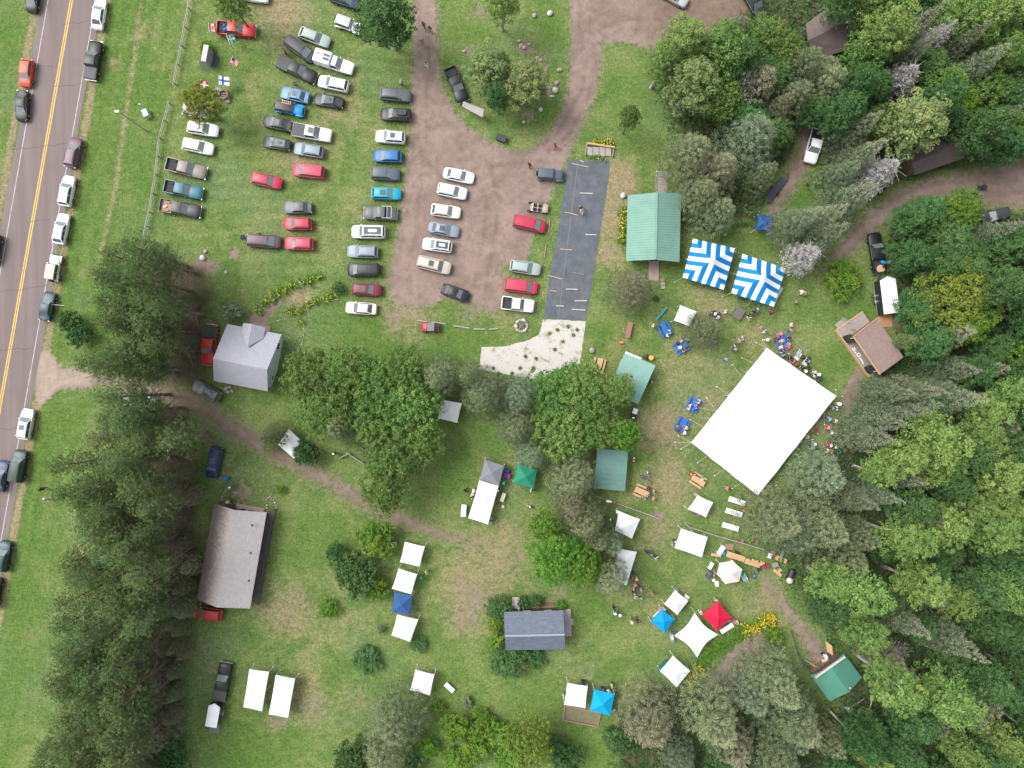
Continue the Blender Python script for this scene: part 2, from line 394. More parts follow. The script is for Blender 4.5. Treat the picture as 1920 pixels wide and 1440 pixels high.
# --- the paved road at the picture's edge
def rp(y, off, z): return G(134 - .176*y + off*1.015, y, z)
am, nt, out = new_mat('asphalt')
tc = nd(nt, 'ShaderNodeTexCoord').outputs['Object']
mp = nd(nt, 'ShaderNodeMapping', {'Vector': tc, 'Rotation': (0, 0, R(-10)), 'Scale': (1, .05, 1)}).outputs[0]
streak = noise_n(nt, mp, .9, 4, .6)
col = mixc(nt, step_n(nt, streak, .35, .7), (.15, .118, .112), (.195, .158, .152))
col = mixc(nt, math_n(nt, 'MULTIPLY', step_n(nt, noise_n(nt, tc, .25, 5, .6), .5, .7), .4), col, (.135, .105, .1))
fine = noise_n(nt, tc, 9, 3, .8)
col = mixc(nt, .35, col, mixc(nt, fine, (.09, .07, .068), (.25, .2, .19)))
bn = nd(nt, 'ShaderNodeBump', {'Height': fine, 'Strength': .25, 'Distance': .02})
bs = nd(nt, 'ShaderNodeBsdfPrincipled', {'Base Color': col, 'Roughness': .85, 'Specular IOR Level': .3, 'Normal': bn.outputs[0]})
nt.links.new(bs.outputs[0], out.inputs[0])
mb = MB()
ysr = list(range(-1500, 3001, 60)); rr = random.Random(5)
for a, b in zip(ysr[:-1], ysr[1:]):
    pass
L_, R_ = [], []
for y in ysr:
    L_.append(rp(y, -57 + rr.uniform(-1.2, 1.2), .012)); R_.append(rp(y, 57 + rr.uniform(-1.6, 1.6), .012))
n = len(ysr)
mb.add(L_ + R_, [(i, i+1, n+i+1, n+i) for i in range(n-1)])
struct(mb.build('road', am))
paint_y = pmat('yellow_road_paint', (.56, .37, .07), .7, var=.18, scale=2.5, dirt=.35, dirtcol=(.22, .16, .1))
paint_w = pmat('white_road_paint', (.38, .355, .345), .7, var=.25, scale=2.0, dirt=.75, dirtcol=(.19, .155, .15))
def stripe(name, o0, o1, m):
    b = MB(); vs = [rp(y, o0, .017) for y in ysr] + [rp(y, o1, .017) for y in ysr]
    b.add(vs, [(i, i+1, n+i+1, n+i) for i in range(n-1)]); return struct(b.build(name, m))
stripe('road_centre_line', -3.0, -.8, paint_y); stripe('road_centre_line', .8, 3.0, paint_y)
stripe('road_edge_line', -44, -42.4, paint_w); stripe('road_edge_line', 44.6, 46.2, paint_w)
crack = pmat('tar_crack', (.055, .046, .045), .6)
rr = random.Random(8)
for y0, a, b in ((48,-8,46),(118,-40,-8),(160,-6,50),(272,-62,40),(418,-8,30),(548,-60,52),(655,-40,40),(800,0,44),(948,10,44),(90,52,58),(300,-56,-52)):
    pts, yy = [], y0 + rr.uniform(-3, 3)
    o = a
    while o < b:
        pts.append(rp(yy - o*.1, o, .02)); o += rr.uniform(4, 9); yy += rr.uniform(-2.6, 2.6)
    cb = MB(); wd = .035
    if len(pts) < 2: continue
    vs = []
    for p in pts: vs += [p + Vector((0, wd, 0)), p - Vector((0, wd, 0))]
    cb.add(vs, [(2*i, 2*i+1, 2*i+3, 2*i+2) for i in range(len(pts)-1)])
    struct(cb.build('road_crack', crack))
pts = [rp(y, 54.5 + math.sin(y*.05)*1.2, .02) for y in range(150, 300, 8)]
cb = MB(); vs = []
for p in pts: vs += [p + Vector((.06, 0, 0)), p - Vector((.06, 0, 0))]
cb.add(vs, [(2*i, 2*i+1, 2*i+3, 2*i+2) for i in range(len(pts)-1)]); struct(cb.build('road_crack', crack))

# --- dark woven ground fabric and the pale chip bed beside the lot
fab, nt, out = new_mat('woven_ground_fabric')
tc = nd(nt, 'ShaderNodeTexCoord').outputs['Object']
wv = nd(nt, 'ShaderNodeTexWave', {'Vector': nd(nt, 'ShaderNodeMapping', {'Vector': tc, 'Rotation': (0, 0, R(-8))}).outputs[0], 'Scale': 2.2, 'Distortion': 1.5, 'Detail': 2}, bands_direction='X').outputs['Fac']
col = mixc(nt, step_n(nt, noise_n(nt, tc, .5, 6, .7), .35, .7), (.06, .07, .088), (.1, .113, .132))
col = mixc(nt, math_n(nt, 'MULTIPLY', wv, .22), col, (.03, .035, .045))
col = mixc(nt, math_n(nt, 'MULTIPLY', step_n(nt, noise_n(nt, tc, .9, 8, .78, .8), .55, .72), .6), col, (.19, .165, .15))
bn = nd(nt, 'ShaderNodeBump', {'Height': noise_n(nt, tc, 1.2, 5), 'Strength': .5, 'Distance': .1})
bs = nd(nt, 'ShaderNodeBsdfPrincipled', {'Base Color': col, 'Roughness': .55, 'Specular IOR Level': .5, 'Normal': bn.outputs[0]})
nt.links.new(bs.outputs[0], out.inputs[0])
def sheet(name, px, z, m, jag=0.0, sub=6):
    rr = random.Random(3); pts = []
    for i, p in enumerate(px):
        q = px[(i+1) % len(px)]
        for k in range(sub):
            t = k / sub; pts.append(G(p[0]+(q[0]-p[0])*t + rr.uniform(-jag, jag), p[1]+(q[1]-p[1])*t + rr.uniform(-jag, jag), z))
    b = MB(); b.poly(pts); return b.build(name, m)
tag(sheet('ground_fabric', [(1064,306),(1074,299),(1144,303),(1142,330),(1120,470),(1099,601),(1019,597),(1030,520),(1048,420)], .012, fab, .5),
    'long dark grey weed fabric strip weighed down by boards beside the gravel lot', 'ground fabric')
seam = MB(); seam.add([G(1083,301,.018), G(1085,301,.018), G(1047,599,.018), G(1045.5,599,.018)], [(0,1,2,3)])
s_ = seam.build('seam', pmat('fabric_seam', (.11,.12,.135), .5)); s_.parent = bpy.data.objects['ground_fabric']
chip, nt, out = new_mat('pale_wood_chips')
tc = nd(nt, 'ShaderNodeTexCoord').outputs['Object']
vo = nd(nt, 'ShaderNodeTexVoronoi', {'Vector': tc, 'Scale': 2.1}, feature='F1').outputs['Distance']
col = mixc(nt, noise_n(nt, tc, 5, 5, .8), (.36, .33, .3), (.56, .53, .5))
col = mixc(nt, step_n(nt, vo, .2, .1), col, (.2, .165, .14))
col = mixc(nt, math_n(nt, 'MULTIPLY', step_n(nt, noise_n(nt, tc, .62, 6, .75, .5), .53, .63), .75), col, (.15, .2, .07))
bn = nd(nt, 'ShaderNodeBump', {'Height': noise_n(nt, tc, 7, 4), 'Strength': .5, 'Distance': .06})
bs = nd(nt, 'ShaderNodeBsdfPrincipled', {'Base Color': col, 'Roughness': .9, 'Normal': bn.outputs[0]})
nt.links.new(bs.outputs[0], out.inputs[0])
struct(sheet('wood_chip_ground', [(1018,599),(1058,600),(1098,603),(1093,640),(1087,686),(1060,690),(1040,694),(1024,706),(1005,711),(960,704),(899,693),(901,672),(903,651),(945,650),(990,638),(1010,628),(1015,612)], .014, chip, .8))
struct(sheet('dark_mulch_bed', [(374,118),(377,106),(388,95),(402,93),(410,102),(412,115),(408,126),(398,132),(388,136),(378,130)], .014, pmat('mulch', (.06,.085,.055), .95, bump=.5, var=.3), .6))
struct(sheet('timber_bed_soil', [(1058,1322),(1126,1337),(1121,1361),(1057,1348)], .014, pmat('bed_soil', (.155,.145,.08), .95, bump=.5, var=.3), .6))
# ---------------------------------------------------------------- vegetation
def leaf_mat(name, dark, light, alt=None, alt_amt=0.0, trans=0.28, objvar=0.16):
    dark, light, alt = [tuple(x*1.38 + e for x, e in zip(c, (0, .006, .012))) if c else None for c in (dark, light, alt)]
    m, nt, out = new_mat(name)
    geo = nd(nt, 'ShaderNodeNewGeometry'); oi = nd(nt, 'ShaderNodeObjectInfo')
    at = nd(nt, 'ShaderNodeAttribute', attribute_name='tint').outputs['Fac']
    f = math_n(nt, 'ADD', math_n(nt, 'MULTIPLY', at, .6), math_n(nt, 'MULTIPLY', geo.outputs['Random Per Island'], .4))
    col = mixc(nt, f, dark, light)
    if alt:
        col = mixc(nt, math_n(nt, 'MULTIPLY', step_n(nt, at, .62, .95), alt_amt), col, alt)
    v = nd(nt, 'ShaderNodeMapRange', {'Value': oi.outputs['Random'], 'To Min': 1 - objvar, 'To Max': 1 + objvar}).outputs[0]
    h = nd(nt, 'ShaderNodeMapRange', {'Value': math_n(nt, 'FRACT', math_n(nt, 'MULTIPLY', oi.outputs['Random'], 7.31)), 'To Min': .485, 'To Max': .515}).outputs[0]
    hsv = nd(nt, 'ShaderNodeHueSaturation', {'Color': col, 'Value': v, 'Hue': h}).outputs[0]
    d = nd(nt, 'ShaderNodeBsdfDiffuse', {'Color': hsv}); t = nd(nt, 'ShaderNodeBsdfTranslucent', {'Color': hsv})
    mx = nd(nt, 'ShaderNodeMixShader', {0: trans}); nt.links.new(d.outputs[0], mx.inputs[1]); nt.links.new(t.outputs[0], mx.inputs[2])
    nt.links.new(mx.outputs[0], out.inputs[0])
    return m

def quads_mesh(name, cen, tan, bit, tint, mat):
    """Leaf cards: centre, half-length and half-width vectors; a slight fold across each."""
    n = len(cen)
    v = np.stack([cen - tan, cen - bit*1.0 + tan*.1, cen + tan, cen + bit + tan*.1], 1).reshape(-1, 3)
    me = bpy.data.meshes.new(name)
    me.vertices.add(4*n); me.vertices.foreach_set('co', v.ravel())
    me.loops.add(4*n); me.loops.foreach_set('vertex_index', np.arange(4*n))
    me.polygons.add(n); me.polygons.foreach_set('loop_start', np.arange(0, 4*n, 4)); me.polygons.foreach_set('loop_total', np.full(n, 4))
    me.update(calc_edges=True)
    a = me.attributes.new('tint', 'FLOAT', 'POINT'); a.data.foreach_set('value', np.repeat(tint, 4).astype(np.float32))
    me.materials.append(mat)
    return me

def norm(a): return a / (np.linalg.norm(a, axis=-1, keepdims=True) + 1e-9)

def leaves_at(r, cl, per, sig, size, up=.45, aspect=.55, tintc=None, flat=.8):
    """Loose leaf sprays about the clump centres cl (n,3)."""
    n = len(cl); c = np.repeat(cl, per, 0)
    s = np.repeat(np.broadcast_to(sig, (n,)), per)[:, None]
    off = r.normal(size=c.shape) * s * np.array([1, 1, flat])
    nor = norm(r.normal(size=c.shape) * .75 + np.array([0, 0, up*2]) + norm(off) * .7)
    t = norm(np.cross(nor, r.normal(size=c.shape))); b = np.cross(nor, t)
    sz = (size * r.uniform(.6, 1.35, len(c)))[:, None]
    tint = np.repeat(tintc if tintc is not None else r.uniform(0, 1, n), per) * .8 + r.uniform(0, .2, len(c))
    return c + off, t*sz*.5, b*sz*.5*aspect, tint

def puffs(g, cl, cr, per, size, aspect, base, needle=False):
    """Leaves on the upper and outer shells of small clumps: cl centres, cr radii, base tints."""
    n = len(cl); d_ = norm(g.normal(size=(n*per, 3)) + np.array([0, 0, .45])); rad = (np.repeat(cr, per)*g.uniform(.55, 1.1, n*per))[:, None]
    p = np.repeat(cl, per, 0) + d_*rad*np.array([1, 1, .85])
    nor = norm(d_*1.2 + np.array([0, 0, .35]) + g.normal(size=d_.shape)*.45)
    t = norm(np.cross(nor, g.normal(size=d_.shape)))
    if needle: t = norm(t*.7 + d_*.7 + np.array([0, 0, .1])); 
    b = norm(np.cross(nor, t)); sz = (size*g.uniform(.6, 1.35, n*per))[:, None]
    tint = np.clip(np.repeat(base, per)*.55 + .38*(d_[:, 2]*.5 + .5) + g.uniform(-.05, .12, n*per), 0, 1)  # clump tops tinted lighter, undersides darker: shading put into the leaf colour
    return p, t*sz*.5, b*sz*.5*aspect, tint

def lobe_crown(name, seed, r, z0, z1, lumps, sub, per, mat, size=.25, spindle=False, cr=.42):
    """A broadleaf crown: big lumps, each a shell of leafy clumps, with dark gaps between the lumps."""
    g = np.random.default_rng(seed); zc, rz = (z0+z1)/2, (z1-z0)/2; cl, ti = [], []
    for i in range(lumps):
        a = i*2.39996 + g.uniform(-.3, .3)
        if spindle:
            t = (i + g.uniform(.1, .9))/lumps; q = r*math.sin(PI*(.12 + .8*t))**.8*g.uniform(.25, .68); lz = z0 + (z1-z0)*(t*.9 + .05); lr = r*g.uniform(.3, .46)*(1.1 - .4*t)
        else:
            u = math.sqrt((i + .5)/lumps); q = r*.74*u; lz = zc + rz*(.62*math.sqrt(max(0, 1 - u*u)) - .25*u + g.uniform(-.16, .16)); lr = r*g.uniform(.24, .36)
        th = g.uniform(0, 2*PI, sub); ph = np.arccos(g.uniform(-.35, 1, sub)); rad = lr*g.uniform(.8, 1.12, sub)
        x = math.cos(a)*q + rad*np.sin(ph)*np.cos(th); y = math.sin(a)*q + rad*np.sin(ph)*np.sin(th); z = lz + rad*np.cos(ph)*.9
        cl.append(np.stack([x, y, z], -1)); ti.append(np.clip(g.uniform(0, .75) + g.uniform(-.12, .25, sub) + .12*np.cos(ph), 0, 1))  # lump tops tinted a little lighter, top light put into the colour
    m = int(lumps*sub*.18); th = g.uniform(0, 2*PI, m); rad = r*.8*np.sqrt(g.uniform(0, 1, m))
    cl.append(np.stack([rad*np.cos(th), rad*np.sin(th), zc + rz*g.uniform(-.75, .2, m)], -1)); ti.append(g.uniform(0, .35, m))  # inner filler leaves tinted dark: shade inside the crown put into colour
    cl = np.concatenate(cl); ti = np.concatenate(ti)
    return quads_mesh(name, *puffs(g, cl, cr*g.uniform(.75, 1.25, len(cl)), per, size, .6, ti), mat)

def puff_crown(name, seed, r, z0, z1, mat, levels=12, power=.7, per=50, size=.21, step=.72, tip=.35):
    """A spruce or cedar: whorls of puffy branch ends that climb to a point."""
    g = np.random.default_rng(seed); cl, cr, ti = [], [], []
    for k in range(levels):
        u = k/(levels-1); z = z0 + (z1-z0)*u**.92; R_ = r*(1-u)**power*g.uniform(.9, 1.08) + .08
        for f, zz in ((1, 0), (.62, .3), (.25, .4)):
            if f < 1 and R_ < 1.1: continue
            n = max(1 if R_ < .3 else 3, int(2*PI*R_*f/step)); a0 = g.uniform(0, 6.28)
            for j in range(n):
                a = a0 + 2*PI*(j + g.uniform(-.28, .28))/n; q = R_*f*g.uniform(.82, 1.14)
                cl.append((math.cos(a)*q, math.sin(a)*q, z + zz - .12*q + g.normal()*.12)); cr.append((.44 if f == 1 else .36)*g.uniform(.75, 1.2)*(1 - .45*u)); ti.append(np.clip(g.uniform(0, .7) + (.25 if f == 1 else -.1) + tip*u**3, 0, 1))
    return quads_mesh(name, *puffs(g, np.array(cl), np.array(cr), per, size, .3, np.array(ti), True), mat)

def pine_crown(name, seed, r, z0, z1, mat, nbr=64, tufts=11):
    """An old red pine: tufts of long needles at the ends of spreading limbs, daylight between them."""
    g = np.random.default_rng(seed); cl, ti, limbs = [], [], []
    for i in range(nbr):
        u = (i + .5)/nbr; z = z0 + (z1-z0)*u
        L = r * (.55 + .5*math.sin(PI*min(1, .25 + .75*(1-u)))) * g.uniform(.55, 1.1) * (1 - u**3*.75)
        a = i*2.39996 + g.normal()*.3
        rise = g.uniform(.05, .45)*L*(.4+u)
        end = np.array([math.cos(a)*L, math.sin(a)*L, z + rise]); limbs.append(((0, 0, z), end))
        for k in range(tufts):
            s = g.uniform(.45, 1.05) if k else 1.0
            c = np.array([0, 0, z])*(1-s) + end*s + g.normal(size=3)*np.array([.38, .38, .22])
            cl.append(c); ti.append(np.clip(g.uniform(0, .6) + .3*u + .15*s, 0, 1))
    cl = np.array(cl); ti = np.array(ti); per = 11
    c = np.repeat(cl, per, 0); dirs = norm(g.normal(size=c.shape) + np.array([0, 0, .75]))
    ln = g.uniform(.15, .3, len(c))[:, None]
    t = dirs*ln*.5; p = c + t*1.1; b = norm(np.cross(dirs, g.normal(size=c.shape)))*.036
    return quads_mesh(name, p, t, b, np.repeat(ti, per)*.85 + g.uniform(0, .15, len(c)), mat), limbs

def trunk_mesh(name, seed, h, r0, mat, limbs=None, nb=7, spread=2.0, z0=.35, lean=0.15, twig_r=.028):
    """A tapered trunk with limbs, all one piece of wood."""
    rr = random.Random(seed); mb = MB()
    pts, rs = [], []
    for i in range(6):
        t = i/5; pts.append((math.sin(t*2+seed)*lean*t, math.cos(t*3+seed)*lean*t - lean*0, h*t - .1*(i == 0))); rs.append(r0*(1-t)**.8 + .03)
    rs[0] *= 1.35
    mb.tube(pts, rs, 7)
    if limbs is None:
        limbs = []
        for i in range(nb):
            t = z0 + (1-z0)*.85*(i+.5)/nb; a = i*2.4 + rr.uniform(-.4, .4); L = spread*(1.05-t*.6)*rr.uniform(.7, 1.1)
            limbs.append(((0, 0, h*t), (math.cos(a)*L, math.sin(a)*L, h*t + L*rr.uniform(.35, .8))))
    for a, b in limbs:
        a, b = Vector(a), Vector(b); mid = (a+b)/2 + Vector((0, 0, -.06*(b-a).length))
        q = max(.03, r0*.33*(1 - a.z/h*.6)); mb.tube([a, mid, b], [q, q*.65, twig_r*.6], 4, cap=False)
    return mb.mesh(name, mat, 50)

def bark_mat(name, c, c2, sc_=4.0):
    m, nt, out = new_mat(name)
    tc = nd(nt, 'ShaderNodeTexCoord').outputs['Object']
    mp = nd(nt, 'ShaderNodeMapping', {'Vector': tc, 'Scale': (1, 1, .25)}).outputs[0]
    f = noise_n(nt, mp, sc_, 5, .7)
    bn = nd(nt, 'ShaderNodeBump', {'Height': f, 'Strength': .6, 'Distance': .04})
    b = nd(nt, 'ShaderNodeBsdfPrincipled', {'Base Color': mixc(nt, step_n(nt, f, .38, .62), c, c2), 'Roughness': .9, 'Normal': bn.outputs[0]})
    nt.links.new(b.outputs[0], out.inputs[0]); return m
BARK = bark_mat('brown_bark', (.085, .065, .05), (.17, .135, .11))
BARK_P = bark_mat('pine_bark', (.13, .085, .062), (.21, .165, .14))
BARK_B = bark_mat('birch_bark', (.52, .5, .47), (.2, .18, .165), 2.0)
BARK_G = bark_mat('grey_dead_bark', (.33, .31, .295), (.22, .205, .195))

LM = {
 'maple': leaf_mat('maple_leaves', (.05, .106, .024), (.142, .222, .052), (.22, .24, .058), .42),
 'gold': leaf_mat('golden_leaves', (.078, .122, .02), (.195, .24, .038), (.27, .275, .04), .5),
 'orange': leaf_mat('turning_maple_leaves', (.1, .145, .025), (.21, .235, .045), (.31, .19, .05), .5),
 'bright': leaf_mat('bright_green_leaves', (.05, .125, .013), (.128, .235, .03), (.2, .26, .04), .4),
 'poplar': leaf_mat('poplar_leaves', (.066, .125, .028), (.185, .265, .068), (.25, .27, .085), .5),
 'birch': leaf_mat('birch_leaves', (.085, .125, .038), (.185, .23, .085), (.27, .26, .09), .5),
 'lush': leaf_mat('deep_green_leaves', (.026, .062, .018), (.075, .14, .038), (.12, .185, .055), .5),
 'olive': leaf_mat('grey_green_needles', (.06, .08, .036), (.2, .235, .115), (.27, .255, .14), .5, trans=.12),
 'blue': leaf_mat('blue_green_needles', (.058, .085, .046), (.185, .235, .135), (.24, .265, .17), .5, trans=.12),
 'brown': leaf_mat('bronzed_needles', (.075, .08, .042), (.225, .215, .125), (.3, .245, .165), .6, trans=.12),
 'spruce': leaf_mat('spruce_needles', (.052, .078, .036), (.165, .2, .105), (.25, .235, .17), .8, trans=.12),
 'pine': leaf_mat('pine_needles', (.048, .086, .028), (.142, .205, .062), (.185, .22, .085), .5, trans=.15),
 'dead': leaf_mat('lichened_dead_twigs', (.17, .16, .145), (.34, .325, .305), (.28, .235, .205), .4, trans=.05),
 'spirea': leaf_mat('garden_leaves', (.045, .115, .012), (.13, .225, .028), (.2, .24, .03), .4),
}
SP = {}    # species -> (list of crown meshes, list of trunk meshes, height, crown radius, seen-centre height)
def species(key, fn_c, fn_t, n, h, r, zc): SP[key] = ([fn_c(i) for i in range(n)], [fn_t(i) for i in range(n)], h, r, zc)
for key in ('maple', 'gold', 'orange', 'bright'):
    species(key, lambda i, k=key: lobe_crown('crown', 10+i+len(k)*7, 4.2, 2.6, 10.2, 22, 17, 24, LM[k]), lambda i: trunk_mesh('trunk', i, 7.5, .26, BARK, spread=3.0), 3 if key == 'maple' else 1, 10.2, 4.2, 7.6)
for key in ('poplar', 'birch', 'lush'):
    species(key, lambda i, k=key: lobe_crown('crown', 30+i+len(k)*5, 3.1, 5.5, 16.2, 24, 13, 24, LM[k], spindle=True), lambda i: trunk_mesh('trunk', i+4, 14.5, .2, BARK_B, nb=14, spread=2.3, z0=.4, lean=.35), 2 if key == 'birch' else 3, 16.0, 3.1, 12.0)
for key in ('olive', 'blue', 'brown'):
    species(key, lambda i, k=key: puff_crown('crown', 50+i+len(k)*3, 3.4, 1.2, 12.0, LM[k]), lambda i: trunk_mesh('trunk', i, 10.8, .2, BARK, nb=10, spread=2.0, z0=.15), 3 if key == 'olive' else 2, 12.2, 3.4, 5.6)
species('fir', lambda i: puff_crown('crown', 64+i, 3.3, 1.2, 16.2, LM['olive'], 17, .85, 44, .21, .74, .5), lambda i: trunk_mesh('trunk', i, 15.0, .2, BARK, nb=6, spread=1.5, z0=.15), 2, 16.2, 3.3, 6.5)
species('spruce', lambda i: puff_crown('crown', 70+i, 2.5, 1.4, 15.6, LM['spruce'], 19, .95, 34, .22, .66, .8), lambda i: trunk_mesh('trunk', i, 15.2, .2, BARK, nb=0, lean=.05), 2, 15.5, 2.5, 15.5)
species('bluespruce', lambda i: puff_crown('crown', 76+i, 2.5, 1.0, 13.6, LM['blue'], 17, .95, 34, .22, .66, .5), lambda i: trunk_mesh('trunk', i, 13.2, .18, BARK, nb=0, lean=.05), 1, 13.5, 2.5, 13.5)
pm = [pine_crown('crown', 80+i, 2.7, 6.8, 17.4, LM['pine']) for i in range(3)]
def dead_limbs(i, lo, hi, n, L):
    rr = random.Random(i); o = []
    for k in range(n):
        z = lo + (hi-lo)*k/n; a = k*2.4 + rr.uniform(-.5, .5); l = L*rr.uniform(.5, 1.1)
        o.append(((0, 0, z), (math.cos(a)*l, math.sin(a)*l, z + rr.uniform(-.35, .3))))
    return o
SP['pine'] = ([p[0] for p in pm], [trunk_mesh('trunk', i, 17.0, .22, BARK_P, limbs=pm[i][1] + dead_limbs(i, 2.5, 9.0, 40, 2.6), lean=.2) for i in range(3)], 17.4, 2.7, 14.0)
species('dead', lambda i: puff_crown('crown', 90+i, 1.9, 3.0, 11.5, LM['dead'], 12, .8, 26, .3, .9), lambda i: trunk_mesh('trunk', 3+i, 12.0, .17, BARK_G, limbs=dead_limbs(i, 2.5, 11.3, 70, 1.7), lean=.15), 2, 12.0, 2.1, 9.0)
species('snag', lambda i: lobe_crown('crown', 95+i, 3.2, 3.0, 9.0, 14, 6, 7, LM['dead'], .2), lambda i: trunk_mesh('trunk', 8+i, 8.5, .2, BARK_G, limbs=dead_limbs(i+5, 2.0, 8.3, 90, 3.0), lean=.2), 1, 9.0, 3.4, 6.0)
for key, mt in (('shrub', 'spirea'), ('shrubdark', 'lush'), ('shrubblue', 'blue'), ('shrubolive', 'olive')):
    species(key, lambda i, k=mt: lobe_crown('foliage', 110+i+len(k), 1.5, .1, 2.3, 14, 8, 22, LM[k], .17, cr=.22), lambda i: trunk_mesh('stem', i, 1.5, .06, BARK, nb=8, spread=1.1, z0=.1), 2, 2.3, 1.5, 1.5)

tree_i = [0]
def tree(kind, px, py, rpx, label, name='tree', cat='tree', group=None, hs=1.0, h=None, zc=None, parts=('trunk', 'crown')):
    """Plant a tree whose crown is seen at (px, py) with a radius of rpx photo pixels; hs scales its height."""
    cr, tr, h0, r0, zc0 = SP[kind]
    i = tree_i[0]; tree_i[0] += 1; rr = random.Random(i*17+3)
    sz = (h/h0 if h else 1.0) * hs * rr.uniform(.95, 1.05)
    z = zc0*sz
    s = rpx/S*(H-z)/H/r0
    g = G(px, py, z)
    t = thing(name, label, cat, (g.x, g.y, 0), rr.uniform(0, 6.28), group)
    t.scale = (s, s, sz)
    k = rr.randrange(len(cr))
    link(parts[0], tr[k], t); link(parts[1], cr[k], t)
    return t
# ---------------------------------------------------------------- vehicles
GLASS = pmat('tinted_window_glass', (.045, .062, .066), .06, var=.05, spec=.9)
GLASS_L = pmat('sky_sheen_windscreen_glass', (.15, .185, .19), .06, var=.05, spec=.9)  # paler base colour stands in for sky reflected in the windscreens
TYRE = pmat('tyre_rubber', (.018, .018, .019), .85, var=.15)
RIM = pmat('wheel_alloy', (.42, .43, .44), .35, metal=.8)
TRIM = pmat('black_trim', (.022, .022, .024), .55)
LAMP = pmat('headlight_lens', (.62, .64, .66), .12, spec=.8)
TAIL = pmat('tail_lens', (.32, .015, .015), .2, spec=.8)
CHROME = pmat('bright_trim', (.5, .5, .5), .25, metal=.7)
BEDL = pmat('bed_liner', (.035, .035, .037), .8)
TONN = pmat('tonneau_vinyl', (.055, .058, .062), .6)
PAINTS = {'white': (.74,.75,.76), 'pearl': (.66,.645,.6), 'black': (.011,.012,.014), 'charcoal': (.034,.036,.04), 'grey': (.095,.1,.108), 'silver': (.4,.42,.43),
 'steel': (.2,.25,.3), 'slate': (.07,.09,.12), 'navy': (.015,.03,.085), 'blue': (.02,.12,.33), 'lightblue': (.11,.24,.42), 'cyan': (.0,.3,.42), 'electric': (.0,.22,.6), 'teal': (.025,.13,.17),
 'red': (.42,.018,.018), 'crimson': (.38,.016,.05), 'maroon': (.15,.014,.03), 'pinkred': (.5,.03,.075), 'orange': (.5,.055,.02), 'plum': (.095,.05,.07), 'purple': (.14,.07,.105), 'beige': (.46,.41,.35),
 'sage': (.3,.37,.34), 'green': (.02,.04,.035), 'bronze': (.2,.165,.145), 'cream': (.62,.59,.52), 'darkteal': (.012,.05,.065), 'tan': (.5,.42,.33)}
def paint(c): return pmat('car_paint_' + c, PAINTS[c], .42, metal=.0, var=.05, coat=0, scale=1.2)

def ring(x, w_, zb, zs, zt, crown=.03, tuck=.9):
    h = [(w_*tuck, zb), (w_, zb+.16), (w_, zs-.1), (w_*.965, zs), (w_*.7, zt+crown*.6), (0, zt+crown)]
    return [Vector((x, y, z)) for y, z in h] + [Vector((x, -y, z)) for y, z in reversed(h[:-1])]

def wheel_parts(parts, L, W, xs_, rad=.33, wid=.22):
    mt = MB(); mt.lathe([(rad*.62, -wid/2), (rad*.96, -wid/2), (rad, -wid*.3), (rad, wid*.3), (rad*.96, wid/2), (rad*.62, wid/2)], 14, M=Matrix.Rotation(PI/2, 3, 'X'))
    mr = MB(); mr.lathe([(rad*.64, -.02), (rad*.6, .02), (rad*.2, .05), (.02, .06)], 10, M=Matrix.Rotation(-PI/2, 3, 'X'))
    a = mt.mesh('wheel', TYRE, 40); b = mr.mesh('rim', RIM, 40)
    mr2 = MB(); mr2.lathe([(rad*.64, -.02), (rad*.6, .02), (rad*.2, .05), (.02, .06)], 10, M=Matrix.Rotation(PI/2, 3, 'X')); b2 = mr2.mesh('rim', RIM, 40)
    for x in xs_:
        for sgn in (1, -1):
            loc = (x, sgn*(W/2-wid/2+.015), rad)
            parts.append(('wheel', a, None, loc, None)); parts.append(('rim', b if sgn > 0 else b2, len(parts)-1, (0, sgn*wid*.42, 0), None))

def panel(q, u0, u1, v0, v1, off=.014):
    """Inset quad on the quad q (a,b,c,d: a-b bottom edge, d-c top edge), lifted outward."""
    a, b, c, d_ = (Vector(p) for p in q)
    f = lambda u, v: (a*(1-u)+b*u)*(1-v) + (d_*(1-u)+c*u)*v
    n = (b-a).cross(d_-a).normalized()
    pts = [f(u0, v0), f(u1, v0), f(u1, v1), f(u0, v1)]
    m = MB(); m.add([p - n*.012 for p in pts] + [p + n*off for p in pts], [(4,5,6,7), (0,1,5,4), (1,2,6,5), (2,3,7,6), (3,0,4,7)])
    return m

